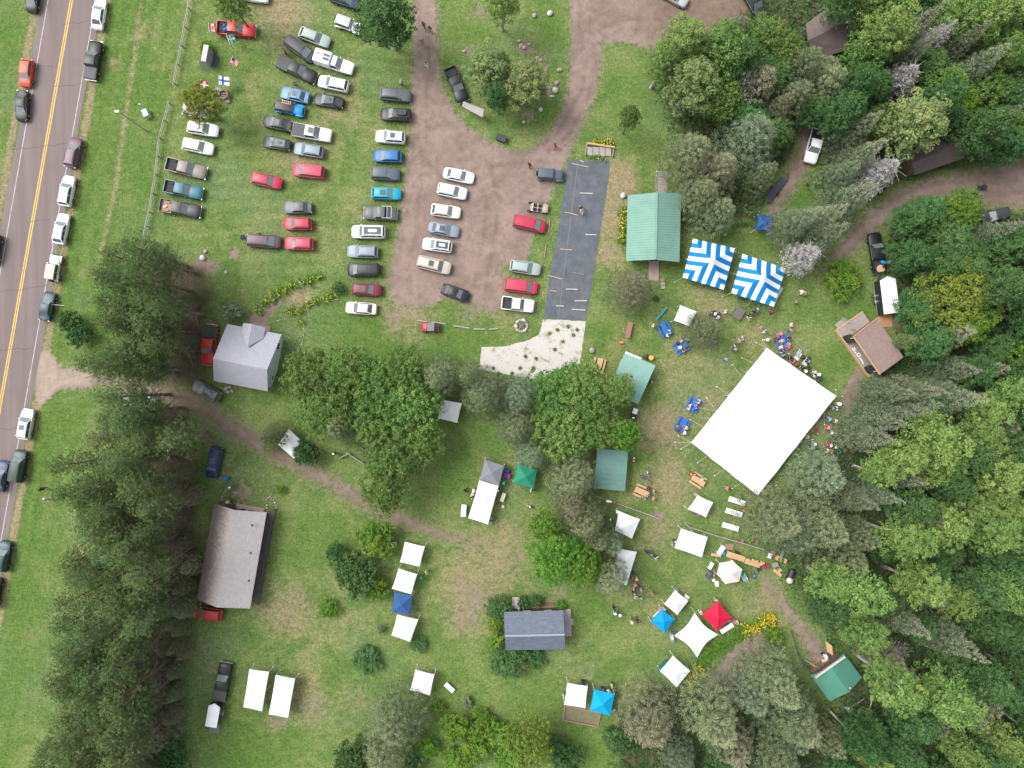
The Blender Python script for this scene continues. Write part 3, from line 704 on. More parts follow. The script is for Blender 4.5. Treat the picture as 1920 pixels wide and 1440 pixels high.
def cabin(mb, parts, xb, xr, xf, xw, zb, zr, hb, hr, doors=2, rear_glass=True, glassf=GLASS_L, side_split=None):
    """Greenhouse: tail base xb, roof xr..xf, windscreen base xw."""
    rows = []
    for k, x in enumerate((xr, xr*.7+xf*.3, xr*.3+xf*.7, xf)):
        cr = .0 if k in (0, 3) else .05; zz = zr if k in (1, 2) else zr - .03
        rows.append([Vector((x, hr, zz-.02)), Vector((x, hr*.6, zz+cr)), Vector((x, 0, zz+cr*1.2)), Vector((x, -hr*.6, zz+cr)), Vector((x, -hr, zz-.02))])
    mb.loft(rows, closed=False, cap=False)
    L = [Vector((xb, hb, zb)), Vector((xw, hb*.97, zb))]; Rr = [Vector((xb, -hb, zb)), Vector((xw, -hb*.97, zb))]
    top_l = [r_[0] for r_ in rows]; top_r = [r_[4] for r_ in rows]
    mb.add([L[0], L[1]] + top_l[::-1], [(0, 1, 2, 3, 4, 5)]); mb.add([Rr[0], Rr[1]] + top_r[::-1], [(5, 4, 3, 2, 1, 0)])
    fq = (Rr[1], L[1], top_l[3], top_r[3]); bq = (L[0], Rr[0], top_r[0], top_l[0])
    mb.add([Rr[1], L[1]] + rows[3], [(0, 1, 2, 3, 4, 5, 6)]); mb.add([L[0], Rr[0]] + rows[0][::-1], [(0, 1, 2, 3, 4, 5, 6)])
    parts.append(('windshield', panel(fq, .05, .95, .06, .94).mesh('windshield', glassf), None, None, None))
    if rear_glass: parts.append(('rear_window', panel(bq, .09, .91, .14, .9).mesh('rear_window', GLASS), None, None, None))
    cuts = {1: [(.1, .93)], 2: [(.06, .47), (.5, .95)], 3: [(.05, .3), (.33, .62), (.65, .95)]}[doors]
    lq = (L[0], L[1], top_l[3], top_l[0]); rq = (Rr[1], Rr[0], top_r[0], top_r[3])
    for a, b in cuts:
        m = panel(lq, a, b, .12, .9); m.f = [f if True else f for f in m.f]
        parts.append(('side_window', flip(panel((L[1], L[0], top_l[0], top_l[3]), 1-b, 1-a, .12, .9)).mesh('side_window', GLASS), None, None, None))
        parts.append(('side_window', flip(panel((Rr[0], Rr[1], top_r[3], top_r[0]), a, b, .12, .9)).mesh('side_window', GLASS), None, None, None))
    return rows

def flip(m):
    return m

def lamps(parts, xf, xr, W, zf, zr, bumper=True):
    for s in (1, -1):
        m = MB(); m.add([(xf-.34, s*W*.46, zf+.05), (xf-.3, s*W*.47, zf-.06), (xf-.03, s*W*.36, zf-.07), (xf+.0, s*W*.33, zf+.0), (xf-.16, s*W*.35, zf+.09)], [(0,1,2,3,4)])
        m.add([(xf-.34, s*W*.44, zf+.03), (xf-.05, s*W*.33, zf-.05), (xf-.16, s*W*.34, zf+.06)], [(0,1,2)])
        parts.append(('headlight', m.mesh('headlight', LAMP), None, None, None))
        m = MB(); m.box((xr+.05, s*W*.41, zr), (.14, W*.13, .22)); parts.append(('taillight', m.mesh('taillight', TAIL), None, None, None))

def mirrors(parts, x, y, z):
    for s in (1, -1):
        m = MB(); m.loft([[Vector((x-.09, s*y, z-.06)), Vector((x+.05, s*y, z-.06)), Vector((x+.07, s*y, z+.07)), Vector((x-.09, s*y, z+.09))],
                          [Vector((x-.06, s*(y+.17), z-.05)), Vector((x+.02, s*(y+.17), z-.04)), Vector((x+.03, s*(y+.17), z+.06)), Vector((x-.06, s*(y+.17), z+.07))]])
        parts.append(('mirror', m.mesh('mirror', None), None, None, 'paint'))

CT = {}
def make_type(key):
    """A vehicle kind as a list of shared part meshes: (name, mesh, index of the part above it, place, role)."""
    if key in CT: return CT[key]
    P = []; mb = MB(); extra = {}
    if key in ('sedan', 'hatch', 'suv', 'bigsuv', 'minivan', 'wagon'):
        L, W, zr = {'sedan': (4.75,1.84,1.45), 'hatch': (4.3,1.8,1.52), 'suv': (4.65,1.88,1.7), 'bigsuv': (5.25,2.0,1.88), 'minivan': (5.1,1.98,1.76), 'wagon': (4.85,1.86,1.6)}[key]
        h = L/2; w_ = W/2; tall = {'sedan': 0, 'hatch': .04, 'wagon': .05, 'suv': .12, 'bigsuv': .2, 'minivan': .1}[key]; zb = .24 + tall*.5
        nose = -.1 if key == 'minivan' else 0
        if key == 'sedan': prof = [(-h,.7,.72,.82),(-h+.1,.84,.85,.93),(-h+.55,.95,.9,.98),(-h+1.2,1,.94,.98),(-.4,1,.95,.97),(.9,1,.93,.95),(1.5,.985,.86,.9),(h-.42,.94,.78,.82),(h-.13,.83,.68,.72),(h,.66,.58,.62)]
        else: prof = [(-h,.8,.82,.95),(-h+.08,.93,.94,1.0),(-h+.5,.99,.97,1.0),(-h+1.2,1,.97,1.0),(-.3,1,.97,1.0),(.95,1,.96,.99),(1.45,.99,.9,.94),(h-.45,.95,.83,.87),(h-.14,.86,.72,.76),(h,.7,.6,.64)]
        mb.loft([ring(x, w_*a, zb, s_+tall, t+tall, .035) for x, a, s_, t in prof])
        bt = {'sedan': .97, 'hatch': .99}.get(key, .99) + tall
        g_ = {'sedan': (-h+.55, -h+1.35, .32, 1.12), 'hatch': (-h+.12, -h+.55, .25, 1.1), 'suv': (-h+.1, -h+.4, .28, 1.1), 'bigsuv': (-h+.06, -h+.26, .75, 1.42), 'minivan': (-h+.06, -h+.3, .75, 1.75), 'wagon': (-h+.14, -h+.75, .3, 1.12)}[key]
        rows = cabin(mb, P, *g_, bt-.03, zr, w_*.91, w_*(.7 if key == 'sedan' else .75), doors=3 if key in ('bigsuv', 'minivan', 'wagon') else 2)
        lamps(P, h, -h, W, .68+tall, .82+tall)
        mirrors(P, g_[3]-.35, w_*.93, bt+.05)
        extra = {'roof': (g_[1], g_[2], zr, w_*.75)}
        m = MB(); m.box((h-.04, 0, zb+.14), (.1, W*.62, .2)); P.append(('grille', m.mesh('grille', TRIM), None, None, None))
        wheel_parts(P, L, W, (-h+.98, h-.95), .33 + tall*.25)
        if key in ('suv', 'bigsuv', 'wagon', 'minivan'):
            for s in (1, -1):
                m = MB(); m.tube([(g_[1]+.2, s*w_*.66, zr-.0), (g_[1]+.35, s*w_*.66, zr+.07), (g_[2]-.25, s*w_*.66, zr+.07), (g_[2]-.1, s*w_*.66, zr+.0)], .022, 5)
                P.append(('roof_rail', m.mesh('roof_rail', TRIM), None, None, 'rail'))
    elif key in ('pickup', 'longpickup'):
        L, W, zr = (5.85, 2.0, 1.88) if key == 'pickup' else (6.2, 2.03, 1.95); h = L/2; w_ = W/2; bed = -h+1.75 if key == 'pickup' else -h+2.05
        zb = .45
        prof = [(bed,.99,1.0,1.12),(bed+.3,1,1.0,1.12),(h-1.75,1,1.0,1.12),(h-1.5,1,1.02,1.14),(h-.5,.97,1.0,1.1),(h-.15,.93,.92,1.0),(h,.84,.8,.86)]
        mb.loft([ring(x, w_*a, zb, s_, t, .045) for x, a, s_, t in prof])
        cabin(mb, P, bed+.02, bed+.2, h-2.55, h-1.75, 1.1, zr, w_*.93, w_*.77, doors=2)
        # cargo bed: walls, floor, tailgate
        b = MB(); zt, zf = 1.14, .72
        for s in (1, -1): b.box(((bed-h)/2-.01, s*(w_*.945), (zt+zb+.1)/2), (h+bed-.06, .11, zt-zb-.1)); 
        b.box((-h+.05, 0, (zt+zb+.1)/2), (.1, W*.9, zt-zb-.1)); P.append(('cargo_bed', b.mesh('cargo_bed', None), None, None, 'paint'))
        b = MB(); b.box(((bed-h)/2, 0, zf), (h+bed-.2, W*.88, .06)); b.box((bed-.06, 0, (zt+zf)/2), (.04, W*.88, zt-zf))
        for s in (1, -1): b.box(((bed-h)/2, s*w_*.62, zf+.1), (.85, .26, .24))
        P.append(('bed_floor', b.mesh('bed_floor', BEDL), len(P)-1, None, 'bedfloor'))
        lamps(P, h, -h+.02, W, .88, .92); mirrors(P, h-2.2, w_*.95, 1.2)
        m = MB(); m.box((h-.0, 0, .62), (.14, W*.92, .2)); P.append(('bumper', m.mesh('bumper', CHROME), None, None, None))
        m = MB(); m.box((-h-.06, 0, .55), (.16, W*.9, .16)); P.append(('bumper', m.mesh('bumper', CHROME), None, None, None))
        wheel_parts(P, L, W, (-h+1.1, h-1.05), .4, .27)
        extra = {'roof': (bed+.2, h-2.5, zr, w_*.77), 'bed': (-h+.04, bed-.04, zt, W*.96)}
    elif key == 'offroad':
        L, W, zr = 4.1, 1.78, 1.84; h = L/2; w_ = W/2
        mb.loft([ring(x, w_*a, .5, s_, t, .02) for x, a, s_, t in [(-h+.1,.86,1.02,1.08),(-h+.4,.88,1.04,1.1),(.5,.88,1.04,1.1),(.62,.86,1.04,1.1)]])
        mb.loft([ring(x, w_*a, .55, s_, t, .02) for x, a, s_, t in [(.55,.8,1.02,1.1),(1.2,.74,1.02,1.09),(h-.28,.68,1.0,1.06),(h-.2,.66,.96,1.0)]])
        for s in (1, -1):
            for x0, x1 in ((h-1.2, h-.12), (-h+.05, -h+1.05)):
                mb.loft([[Vector((x, s*y, z)) for y, z in ((w_*.6,.78),(w_,.72),(w_,.86+e),(w_*.6,.92+e))] for x, e in ((x0,-.12),(x0+.2,.02),(x1-.25,.02),(x1,-.1))])
        lamps(P, h-.12, -h+.1, W*.82, .85, .9); mirrors(P, .55, w_*.9, 1.2)
        c = MB(); cabin(c, P, -h+.12, -h+.2, .35, .62, 1.08, zr, w_*.86, w_*.78, doors=2, side_split=1)
        P.append(('hard_top', c.mesh('hard_top', None, 35), None, None, 'top'))
        m = MB(); m.lathe([(.1,-.13),(.36,-.13),(.38,-.06),(.38,.06),(.36,.13),(.1,.13)], 14, M=Matrix.Rotation(PI/2, 3, 'Y')); P.append(('spare_wheel', m.mesh('spare_wheel', TYRE, 40), None, (-h-.02, 0, 1.0), None))
        m = MB(); m.box((h-.02, 0, .62), (.18, W*.85, .18)); P.append(('bumper', m.mesh('bumper', TRIM), None, None, 'bump'))
        wheel_parts(P, L, W, (-h+.62, h-.68), .4, .26); extra = {'roof': (-h+.3, .3, zr, w_*.7)}
    CT[key] = (P, mb.mesh('body', None, 38), extra)
    return CT[key]

def vehicle(px, py, deg, kind, col, label, name=None, L=None, group=None, top=None, sunroof=False, tonneau=None, load=None, rails=True, box=False, roofglass=False, floorcol=None, zc=.8):
    P, body, extra = make_type(kind)
    nm = name or {'sedan': 'sedan', 'hatch': 'hatchback', 'suv': 'suv', 'bigsuv': 'suv', 'minivan': 'minivan', 'wagon': 'station_wagon', 'pickup': 'pickup_truck', 'longpickup': 'pickup_truck', 'offroad': 'off_road_car'}[kind]
    cat = {'pickup_truck': 'pickup truck', 'minivan': 'van', 'off_road_car': 'off-road car'}.get(nm, 'car')
    g_ = G(px, py, zc)
    t = thing(nm, label, cat, (g_.x, g_.y, .012), R(deg), group)
    if L:
        base = {'sedan': 4.75, 'hatch': 4.3, 'suv': 4.65, 'bigsuv': 5.25, 'minivan': 5.1, 'wagon': 4.85, 'pickup': 5.85, 'longpickup': 6.2, 'offroad': 4.1}[kind]
        t.scale = (L/base, 1, 1)
    pt = paint(col)
    b = link('body', body, t)
    if not body.materials: body.materials.append(pt)
    setmat(b, pt)
    objs = []
    for (n, me, up, loc, role) in P:
        if role == 'rail' and not rails: objs.append(None); continue
        o = link(n, me, objs[up] if up is not None else t, loc); objs.append(o)
        if role in ('paint', 'top'):
            if not me.materials: me.materials.append(pt)
            setmat(o, paint(top) if (role == 'top' and top) else pt)
        if role == 'bump' and col in ('white',): setmat(o, TRIM)
        if role == 'bedfloor' and floorcol: setmat(o, floorcol)
    x0, x1, zr, hw = extra['roof']
    if sunroof:
        m = MB(); m.box(((x0+x1)/2+.15*(x1-x0), 0, zr+.035), (.8, hw*1.15, .05)); m.build('sunroof', GLASS, t)
    if roofglass:
        m = MB(); m.box(((x0+x1)/2, 0, zr+.03), ((x1-x0)*.86, hw*1.45, .05)); m.build('glass_roof', GLASS, t)
    if box:
        m = MB(); m.loft([[Vector((x, y*s_, z)) for y, z in ((-.42,zr+.1),(.42,zr+.1),(.42,zr+.32),(-.42,zr+.38))] for x, s_ in ((x0+.2,.8),(x0+.5,1),(x0+1.4,1),(x0+1.75,.6))])
        o = m.build('roof_box', paint(box), t)
    if tonneau and 'bed' in extra:
        a, b_, z, wd = extra['bed']; m = MB()
        m.loft([[Vector((x, y, z+.02)) for y in (-wd/2, wd/2)] + [Vector((x, wd/2-.06, z+.06)), Vector((x, 0, z+.08)), Vector((x, -wd/2+.06, z+.06))] for x in (a, (a*2+b_)/3, (a+2*b_)/3, b_)])
        m.build('tonneau_cover', tonneau, t, 30)
    return t, extra

PARK = 'vehicles parked in the field lot'; ROADG = 'cars parked along the road'
V = vehicle
# along the road
V(61,-4,-98,'hatch','black','black hatchback at the top end of the far road verge', group=ROADG)
V(185,26,82,'sedan','white','white sedan pointing away at the far end of the roadside cars', group=ROADG)
V(175,113,81,'pickup','black','black pickup with a grey bed cover parked on the road edge', group=ROADG, tonneau=TONN)
V(49,137,263,'hatch','orange','orange-red hatchback on the far road shoulder', group=ROADG, L=4.1)
V(41,198,266,'sedan','black','glossy black sedan behind the orange-red hatchback on the shoulder', group=ROADG, L=4.6)
V(138,286,78,'suv','purple','plum-coloured suv parked on the road edge', group=ROADG)
V(126,358,80,'suv','white','white suv between the plum suv and a white hatchback by the road', group=ROADG, sunroof=True)
V(115,429,79,'wagon','white','white roof-railed wagon on the grass edge of the road', group=ROADG, L=4.7, sunroof=True)
V(102,502,80,'offroad','white','white open off-road car with a tan soft top by the road', group=ROADG, top='tan')
V(88,574,79,'sedan','darkteal','dark green sedan beside the conifer bushes at the road', group=ROADG, L=4.5)
V(49,795,80,'suv','white','white suv with a sunroof beside the pine stand verge', group=ROADG, sunroof=True)
V(35,874,80,'bigsuv','green','dark green suv with a pale bonnet and roof rack by the pines', group=ROADG, L=4.9)
V(1,893,80,'sedan','navy','navy car driving in the lane beside the dark green suv')
V(6,1043,80,'suv','darkteal','dark teal car on the road edge far down the verge', group=ROADG)
V(-12,1112,80,'suv','black','black car whose rear corner shows at the lower road edge', group=ROADG)
V(-13,468,262,'suv','charcoal','dark car on the far shoulder cut off by the view', group=ROADG)
# field rows by the fence
V(475,-9,-8,'suv','white','white suv behind the young maple at the field end', group=PARK)
V(443,55,-5,'pickup','red','red pickup carrying blue bundles beside the flags', group=PARK)
V(381,242,-9,'suv','white','white suv with a roof box facing the field from the fence', group=PARK, box='white')
V(372,275,-12,'suv','white','white suv without roof box next to the grey pickup by the fence', group=PARK, rails=False)
V(372,209,-8,'suv','silver','pale car mostly hidden under the orange-tinged maple', group=PARK)
V(349,316,-14,'longpickup','bronze','bronze-grey pickup with an empty open bed by the fence', group=PARK)
V(344,356,-12,'pickup','teal','teal pickup between two dark pickups by the fence', group=PARK)
hay = pmat('brown_planks_load', (.33, .21, .14), .85, var=.25, scale=6)
V(338,391,-10,'longpickup','charcoal','charcoal pickup with a brown wooden load by the fence end', group=PARK, floorcol=hay)
# middle rows
V(654,47,-20,'offroad','white','white boxy off-road car with a grey top under the large dark tree', group=PARK, top='silver')
V(648,0,-18,'suv','navy','dark blue car half hidden behind the large dark tree', group=PARK)
V(590,70,-21,'wagon','sage','pale green wagon at the head of the middle rows', group=PARK)
V(563,92,-36,'minivan','charcoal','charcoal van parked at a steep slant', group=PARK)
V(557,131,-25,'longpickup','black','black pickup with a flat black bed cover in the slanted row', group=PARK, tonneau=TONN, L=6.3)
V(625,157,168,'suv','white','white suv next to the white camper pickup', group=PARK)
V(553,178,167,'sedan','lightblue','sky blue sedan in the middle rows', group=PARK, sunroof=True, L=4.4)
V(616,189,170,'sedan','black','black sedan with a grey glass roof beside the white suv', group=PARK, L=4.7, roofglass=True)
V(520,231,167,'sedan','charcoal','charcoal coupe behind the white covered pickup', group=PARK, L=4.5, sunroof=True)
V(585,249,-10,'longpickup','white','white pickup with a grey bed cover and sunroof in the middle rows', group=PARK, tonneau=TONN, sunroof=True, L=5.9)
V(519,269,170,'hatch','green','small dark green car behind the grey suv', group=PARK, roofglass=True)
V(579,282,171,'suv','steel','steel grey suv next to the pink-red van', group=PARK, L=4.5)
V(579,321,173,'minivan','pinkred','pink-red van beside a steel grey suv', group=PARK, L=4.8, rails=False)
V(501,339,-12,'suv','crimson','crimson suv standing alone in front of the pink-red van', group=PARK, L=4.6)
V(558,389,180,'sedan','grey','grey sedan heading the short row of two red suvs', group=PARK, L=4.4)
V(559,420,179,'suv','crimson','crimson suv in the middle of the short row after the grey sedan', group=PARK, L=4.3)
V(561,457,178,'suv','pinkred','pink-red suv at the end of the short row', group=PARK, L=4.4)
V(495,452,-4,'minivan','plum','brown-plum van with its tailgate toward a standing person', group=PARK)
# long row beside the gravel
V(742,178,-5,'suv','grey','silver-grey suv at the head of the long row by the gravel', group=PARK)
V(742,215,177,'suv','black','black suv with a roof carrier in the long row', group=PARK, box='black')
V(732,257,176,'suv','white','white suv with a sunroof in the long row', group=PARK, sunroof=True, L=4.5)
V(727,293,178,'hatch','blue','royal blue hatchback in the long row', group=PARK, L=4.3)
V(723,326,-3,'suv','slate','slate blue suv between the blue hatchback and the turquoise car', group=PARK, L=4.4, rails=False)
V(724,363,-2,'hatch','cyan','turquoise hatchback in the long row', group=PARK, L=4.5, sunroof=True)
PK_CAP, _ = V(713,400,178,'pickup','grey','grey pickup with a black covered bed and rack in the long row', group=PARK, tonneau=TONN, L=4.95)
V(691,435,179,'bigsuv','white','white suv with a black roof in the long row', group=PARK, roofglass=True, L=5.1)
V(680,472,178,'suv','steel','dark steel suv with red tail lamps in the long row', group=PARK, L=4.7)
V(682,506,180,'minivan','black','black van in the long row after the steel suv', group=PARK, L=4.9)
V(688,543,-3,'suv','maroon','dark red suv with a sunroof in the long row', group=PARK, sunroof=True, L=4.5)
V(677,578,176,'sedan','cream','cream sedan at the lawn end of the long row', group=PARK)
# gravel lot
V(860,329,-12,'sedan','white','white sedan at the head of the gravel lot row', group=PARK)
V(848,359,-12,'suv','white','white suv second from the head of the gravel lot row', group=PARK, L=4.5)
V(836,396,-8,'wagon','pearl','off-white wagon with roof rails in the gravel lot', group=PARK, L=4.5)
V(832,430,-11,'sedan','steel','pale blue-grey sedan in the gravel lot', group=PARK, sunroof=True)
V(820,460,172,'suv','white','white crossover with a glass roof in the gravel lot', group=PARK, roofglass=True, L=4.5)
V(814,497,-14,'bigsuv','beige','long beige suv in the gravel lot', group=PARK, sunroof=True, L=5.2)
V(854,549,-20,'sedan','black','black sedan alone at the grassy end of the gravel lot', group=PARK, L=4.4)
V(1032,328,-5,'offroad','slate','slate grey boxy off-road car at the corner of the dark fabric', group=PARK, top='slate')
V(993,420,-13,'minivan','crimson','crimson van beside the open buggy', group=PARK, L=5.0, rails=False)
V(985,502,-9,'suv','sage','greenish silver suv between two red vehicles', group=PARK, L=4.7)
V(977,537,-7,'minivan','pinkred','pink-red wagon between the silver suv and the white pickup', group=PARK, L=5.0, rails=False)
V(971,571,-7,'pickup','white','white pickup with an open dark bed by the stone fire ring', group=PARK, L=4.9)
V(856,159,-67,'pickup','black','black pickup parked on the lawn island by the notice shelter', L=5.5)
WHITE_COVER = pmat('white_bed_cover', (.6,.6,.6), .5)
V(1526,274,255,'longpickup','white','white pickup parked on the track in the woods', L=5.3)
BLK, BLKX = V(1644,474,99,'longpickup','black','black pickup hitched to the black trailer with blue and tan gear in its bed', L=6.2)
V(1867,404,195,'hatch','charcoal','dark grey car half under the trees by the woodland road')
V(1413,4,-60,'longpickup','black','dark truck with a white bed cover at the top of the woods', tonneau=WHITE_COVER)
V(1264,-8,-30,'suv','silver','silver car at the edge of the dirt turning area')
V(393,647,263,'longpickup','red','red pickup with a dark canvas bed cover beside the grey gabled house', tonneau=pmat('dark_green_canvas', (.03,.045,.04), .8), L=6.2)
V(388,733,152,'suv','grey','grey suv with roof rails at the corner of the grey gabled house', L=4.6, roofglass=True)
V(262,752,-6,'suv','silver','pale car parked under the pines')
V(403,867,257,'bigsuv','navy','navy suv standing near the mossy-roofed barn', L=4.8, sunroof=True)
V(390,1150,172,'suv','red','bright red suv tucked at the lower end of the mossy-roofed barn', L=4.4)
LP, LPX = V(418,1278,80,'pickup','black','black pickup with a covered bed in front of the small white trailer', tonneau=TONN)

# loads on and in them
LOADB = pmat('blue_plastic_tub', (.01, .2, .5), .4)
def load(px, py, z, label, parts, name, cat, rz=0):
    g_ = G(px, py, z); t = thing(name, label, cat, (g_.x, g_.y, z), rz)
    for n, m, mt in parts: m.build(n, mt, t, 40)
    return t
m = MB()
for i, (x, y, r_) in enumerate(((0,0,.32),(.5,.25,.25),(.45,-.3,.28),(-.45,.3,.24),(-.4,-.3,.28),(.1,.5,.2))): m.blob((x, y, .22), (r_, r_*.9, .26), i)
load(428, 53, .76, 'heap of bright blue bundles in the bed of the red pickup', [('wrapping', m, LOADB)], 'bundle_load', 'bundle')
m = MB(); m.blob((0,0,.2), (.5,.35,.25), 3); load(1656, 492, .76, 'blue tarpaulin bundle in the bed of the black pickup', [('tarpaulin', m, LOADB)], 'tarpaulin_bundle', 'bundle')
m = MB(); m.lathe([(.55,0),(.62,.04),(.6,.09),(.2,.13)], 14); load(1651, 504, .76, 'round tan table top lying in the black pickup bed', [('disc', m, pmat('pale_plywood', (.5,.33,.2), .7))], 'round_tabletop', 'tabletop')
m = MB(); m.box((0,0,.1), (.3,.22,.2)); m2 = MB(); m2.lathe([(.12,0),(.12,.2),(.06,.24)], 8, (.3,.1,0)); load(309, 388, .78, 'small white box and bottle in the charcoal pickup bed', [('box', m, pmat('white_plastic', (.7,.7,.7), .5)), ('bottle', m2, pmat('white_plastic', (.7,.7,.7), .5))], 'cargo_box', 'box')
# ladder board on the blue off-road car
V(544,204,-12,'offroad','electric','bright blue off-road car with a black top and a ladder rack', group=PARK, top='black', L=4.4)
m = MB()
for s in (1, -1): m.box((0, s*.2, .04), (1.5, .06, .05))
for i in range(5): m.box((-.6+.3*i, 0, .04), (.07, .4, .04))
load(537, 192, 1.92, 'short orange and white ladder on the bright blue car roof', [('ladder_frame', m, pmat('orange_ladder', (.65,.4,.2), .6))], 'ladder', 'ladder', R(-12))
# rack on the grey pickup
m = MB()
for x in (-2.2, -1.4, -.55):
    for s in (1, -1): m.bar((x, s*.92, 1.1), (x, s*.88, 1.75), .05, .05)
    m.bar((x, -.88, 1.75), (x, .88, 1.75), .05, .05)
for s in (1, -1): m.bar((-2.2, s*.88, 1.78), (-.5, s*.88, 1.78), .05, .05)
m.build('bed_rack', CHROME, PK_CAP)

# white camper pickup with roof panels
g_ = G(627, 118, 1.0); t = thing('camper_truck', 'white pickup with a tall camper back and dark roof panels', 'pickup truck', (g_.x, g_.y, .012), R(-18), PARK)
WH = paint('white'); P_ = []; mb = MB(); h, w_ = 2.95, .98
mb.loft([ring(x, w_*a, .45, s_, tt, .045) for x, a, s_, tt in [(-.4,.99,1.0,1.1),(1.1,1,1.0,1.12),(1.4,1,1.02,1.14),(2.4,.97,1.0,1.1),(2.8,.92,.92,1.0),(2.95,.84,.8,.86)]])
cabin(mb, P_, -.4, -.2, .5, 1.25, 1.1, 1.95, w_*.92, w_*.77, doors=2)
mb.build('body', WH, t, 38)
mb = MB(); mb.loft([[Vector((x, y, z)) for y, z in ((-1.0,.6),(1.0,.6),(1.02,1.2),(.95,2.2+e),(.5,2.3+e),(-.5,2.3+e),(-.95,2.2+e),(-1.02,1.2))] for x, e in ((-2.95,-.1),(-2.8,0),(-.5,0),(-.35,-.1))]); cmp_ = mb.build('camper_shell', WH, t, 30)
mb = MB(); mb.box((-1.0,.28,2.36),(.9,.4,.04)); mb.build('roof_panel', GLASS, cmp_); mb = MB(); mb.box((-1.0,-.28,2.36),(.9,.4,.04)); mb.build('roof_panel', GLASS, cmp_)
mb = MB(); mb.lathe([(.2,2.3),(.2,2.38),(.1,2.42)], 10, (-2.3,.2,0)); mb.build('roof_vent', pmat('grey_plastic', (.3,.3,.31), .6), cmp_)
mb = MB(); mb.box((-2.1,.97,2.2),(1.2,.1,.1)); mb.build('orange_awning', pmat('orange_awning_bag', (.6,.16,.03), .6), cmp_)
for (n, me, up, loc, role) in P_: link(n, me, t)
Pw = []; wheel_parts(Pw, 5.9, 1.98, (-1.85, 1.9), .4, .27); ob = []
lamps(Pw, 2.95, -2.95, 1.96, .88, .92); mirrors(Pw, .75, .94, 1.2)
for (n, me, up, loc, role) in Pw:
    o = link(n, me, ob[up] if up is not None else t, loc); ob.append(o)
    if role == 'paint':
        if not me.materials: me.materials.append(WH)

# small utility buggies
def buggy(px, py, deg, label, col, bed, L=2.9, seats=2, roof=None):
    g_ = G(px, py, .7); t = thing('utility_buggy', label, 'buggy', (g_.x, g_.y, .01), R(deg)); h = L/2
    m = MB(); m.loft([[Vector((x, y*a, z)) for y, z in ((-.65,.35),(.65,.35),(.68,zt-.1),(.5,zt),(-.5,zt),(-.68,zt-.1))] for x, a, zt in ((h-.8,1,.95),(h-.35,.95,.88),(h-.08,.82,.76),(h,.7,.65))])
    m.box((-.1,0,.42),(L*.6,1.2,.16)); m.build('body', paint(col), t, 35)
    for i in range(seats):
        for s in (1, -1):
            q = MB(); q.box((h-1.25-.75*i, s*.32, .6), (.45,.46,.16)); q.box((h-1.5-.75*i, s*.32, .85), (.12,.46,.5)); q.build('seat', TRIM, t)
    c = MB()
    for s in (1, -1): c.tube([(h-.85, s*.6, .9), (h-1.1, s*.55, 1.75), (h-1.1-.75*seats, s*.55, 1.75), (h-1.3-.75*seats, s*.6, .7)], .03, 5)
    for x in (h-1.1, h-1.1-.75*seats): c.tube([(x,-.55,1.75),(x,.55,1.75)], .03, 5)
    c.build('roll_cage', TRIM, t)
    if roof:
        q = MB(); q.box((h-1.5-.0, 0, 1.8), (1.05,1.2,.05)); q.build('roof', roof, t)
    if bed:
        q = MB(); zf = .75; x0, x1 = -h, -h+1.15
        q.box(((x0+x1)/2,0,zf),(1.15,1.3,.05))
        for s in (1,-1): q.box(((x0+x1)/2,s*.64,zf+.16),(1.15,.05,.3))
        q.box((x0+.02,0,zf+.16),(.05,1.3,.3)); q.box((x1-.02,0,zf+.16),(.05,1.3,.3)); q.build('cargo_bed', bed, t)
    q = MB(); q.lathe([(.13,0),(.17,.02),(.13,.04)], 10, (h-1.0,.3,.98)); q.build('steering_wheel', TRIM, t)
    Pw = []; wheel_parts(Pw, L, 1.45, (-h+.45, h-.45), .3, .22); ob = []
    for (n, me, up, loc, role) in Pw: ob.append(link(n, me, ob[up] if up is not None else t, loc))
buggy(807,614,178,'small red buggy with a grey roof and rusty cargo bed beside the log edging','red',pmat('rusty_bed', (.12,.075,.055), .9, var=.3, scale=8), 2.7, 1, pmat('grey_roof_plastic', (.16,.16,.17), .6))
buggy(1008,389,-8,'tan open buggy with four black seats in the gravel lot','tan',None, 3.3, 2)

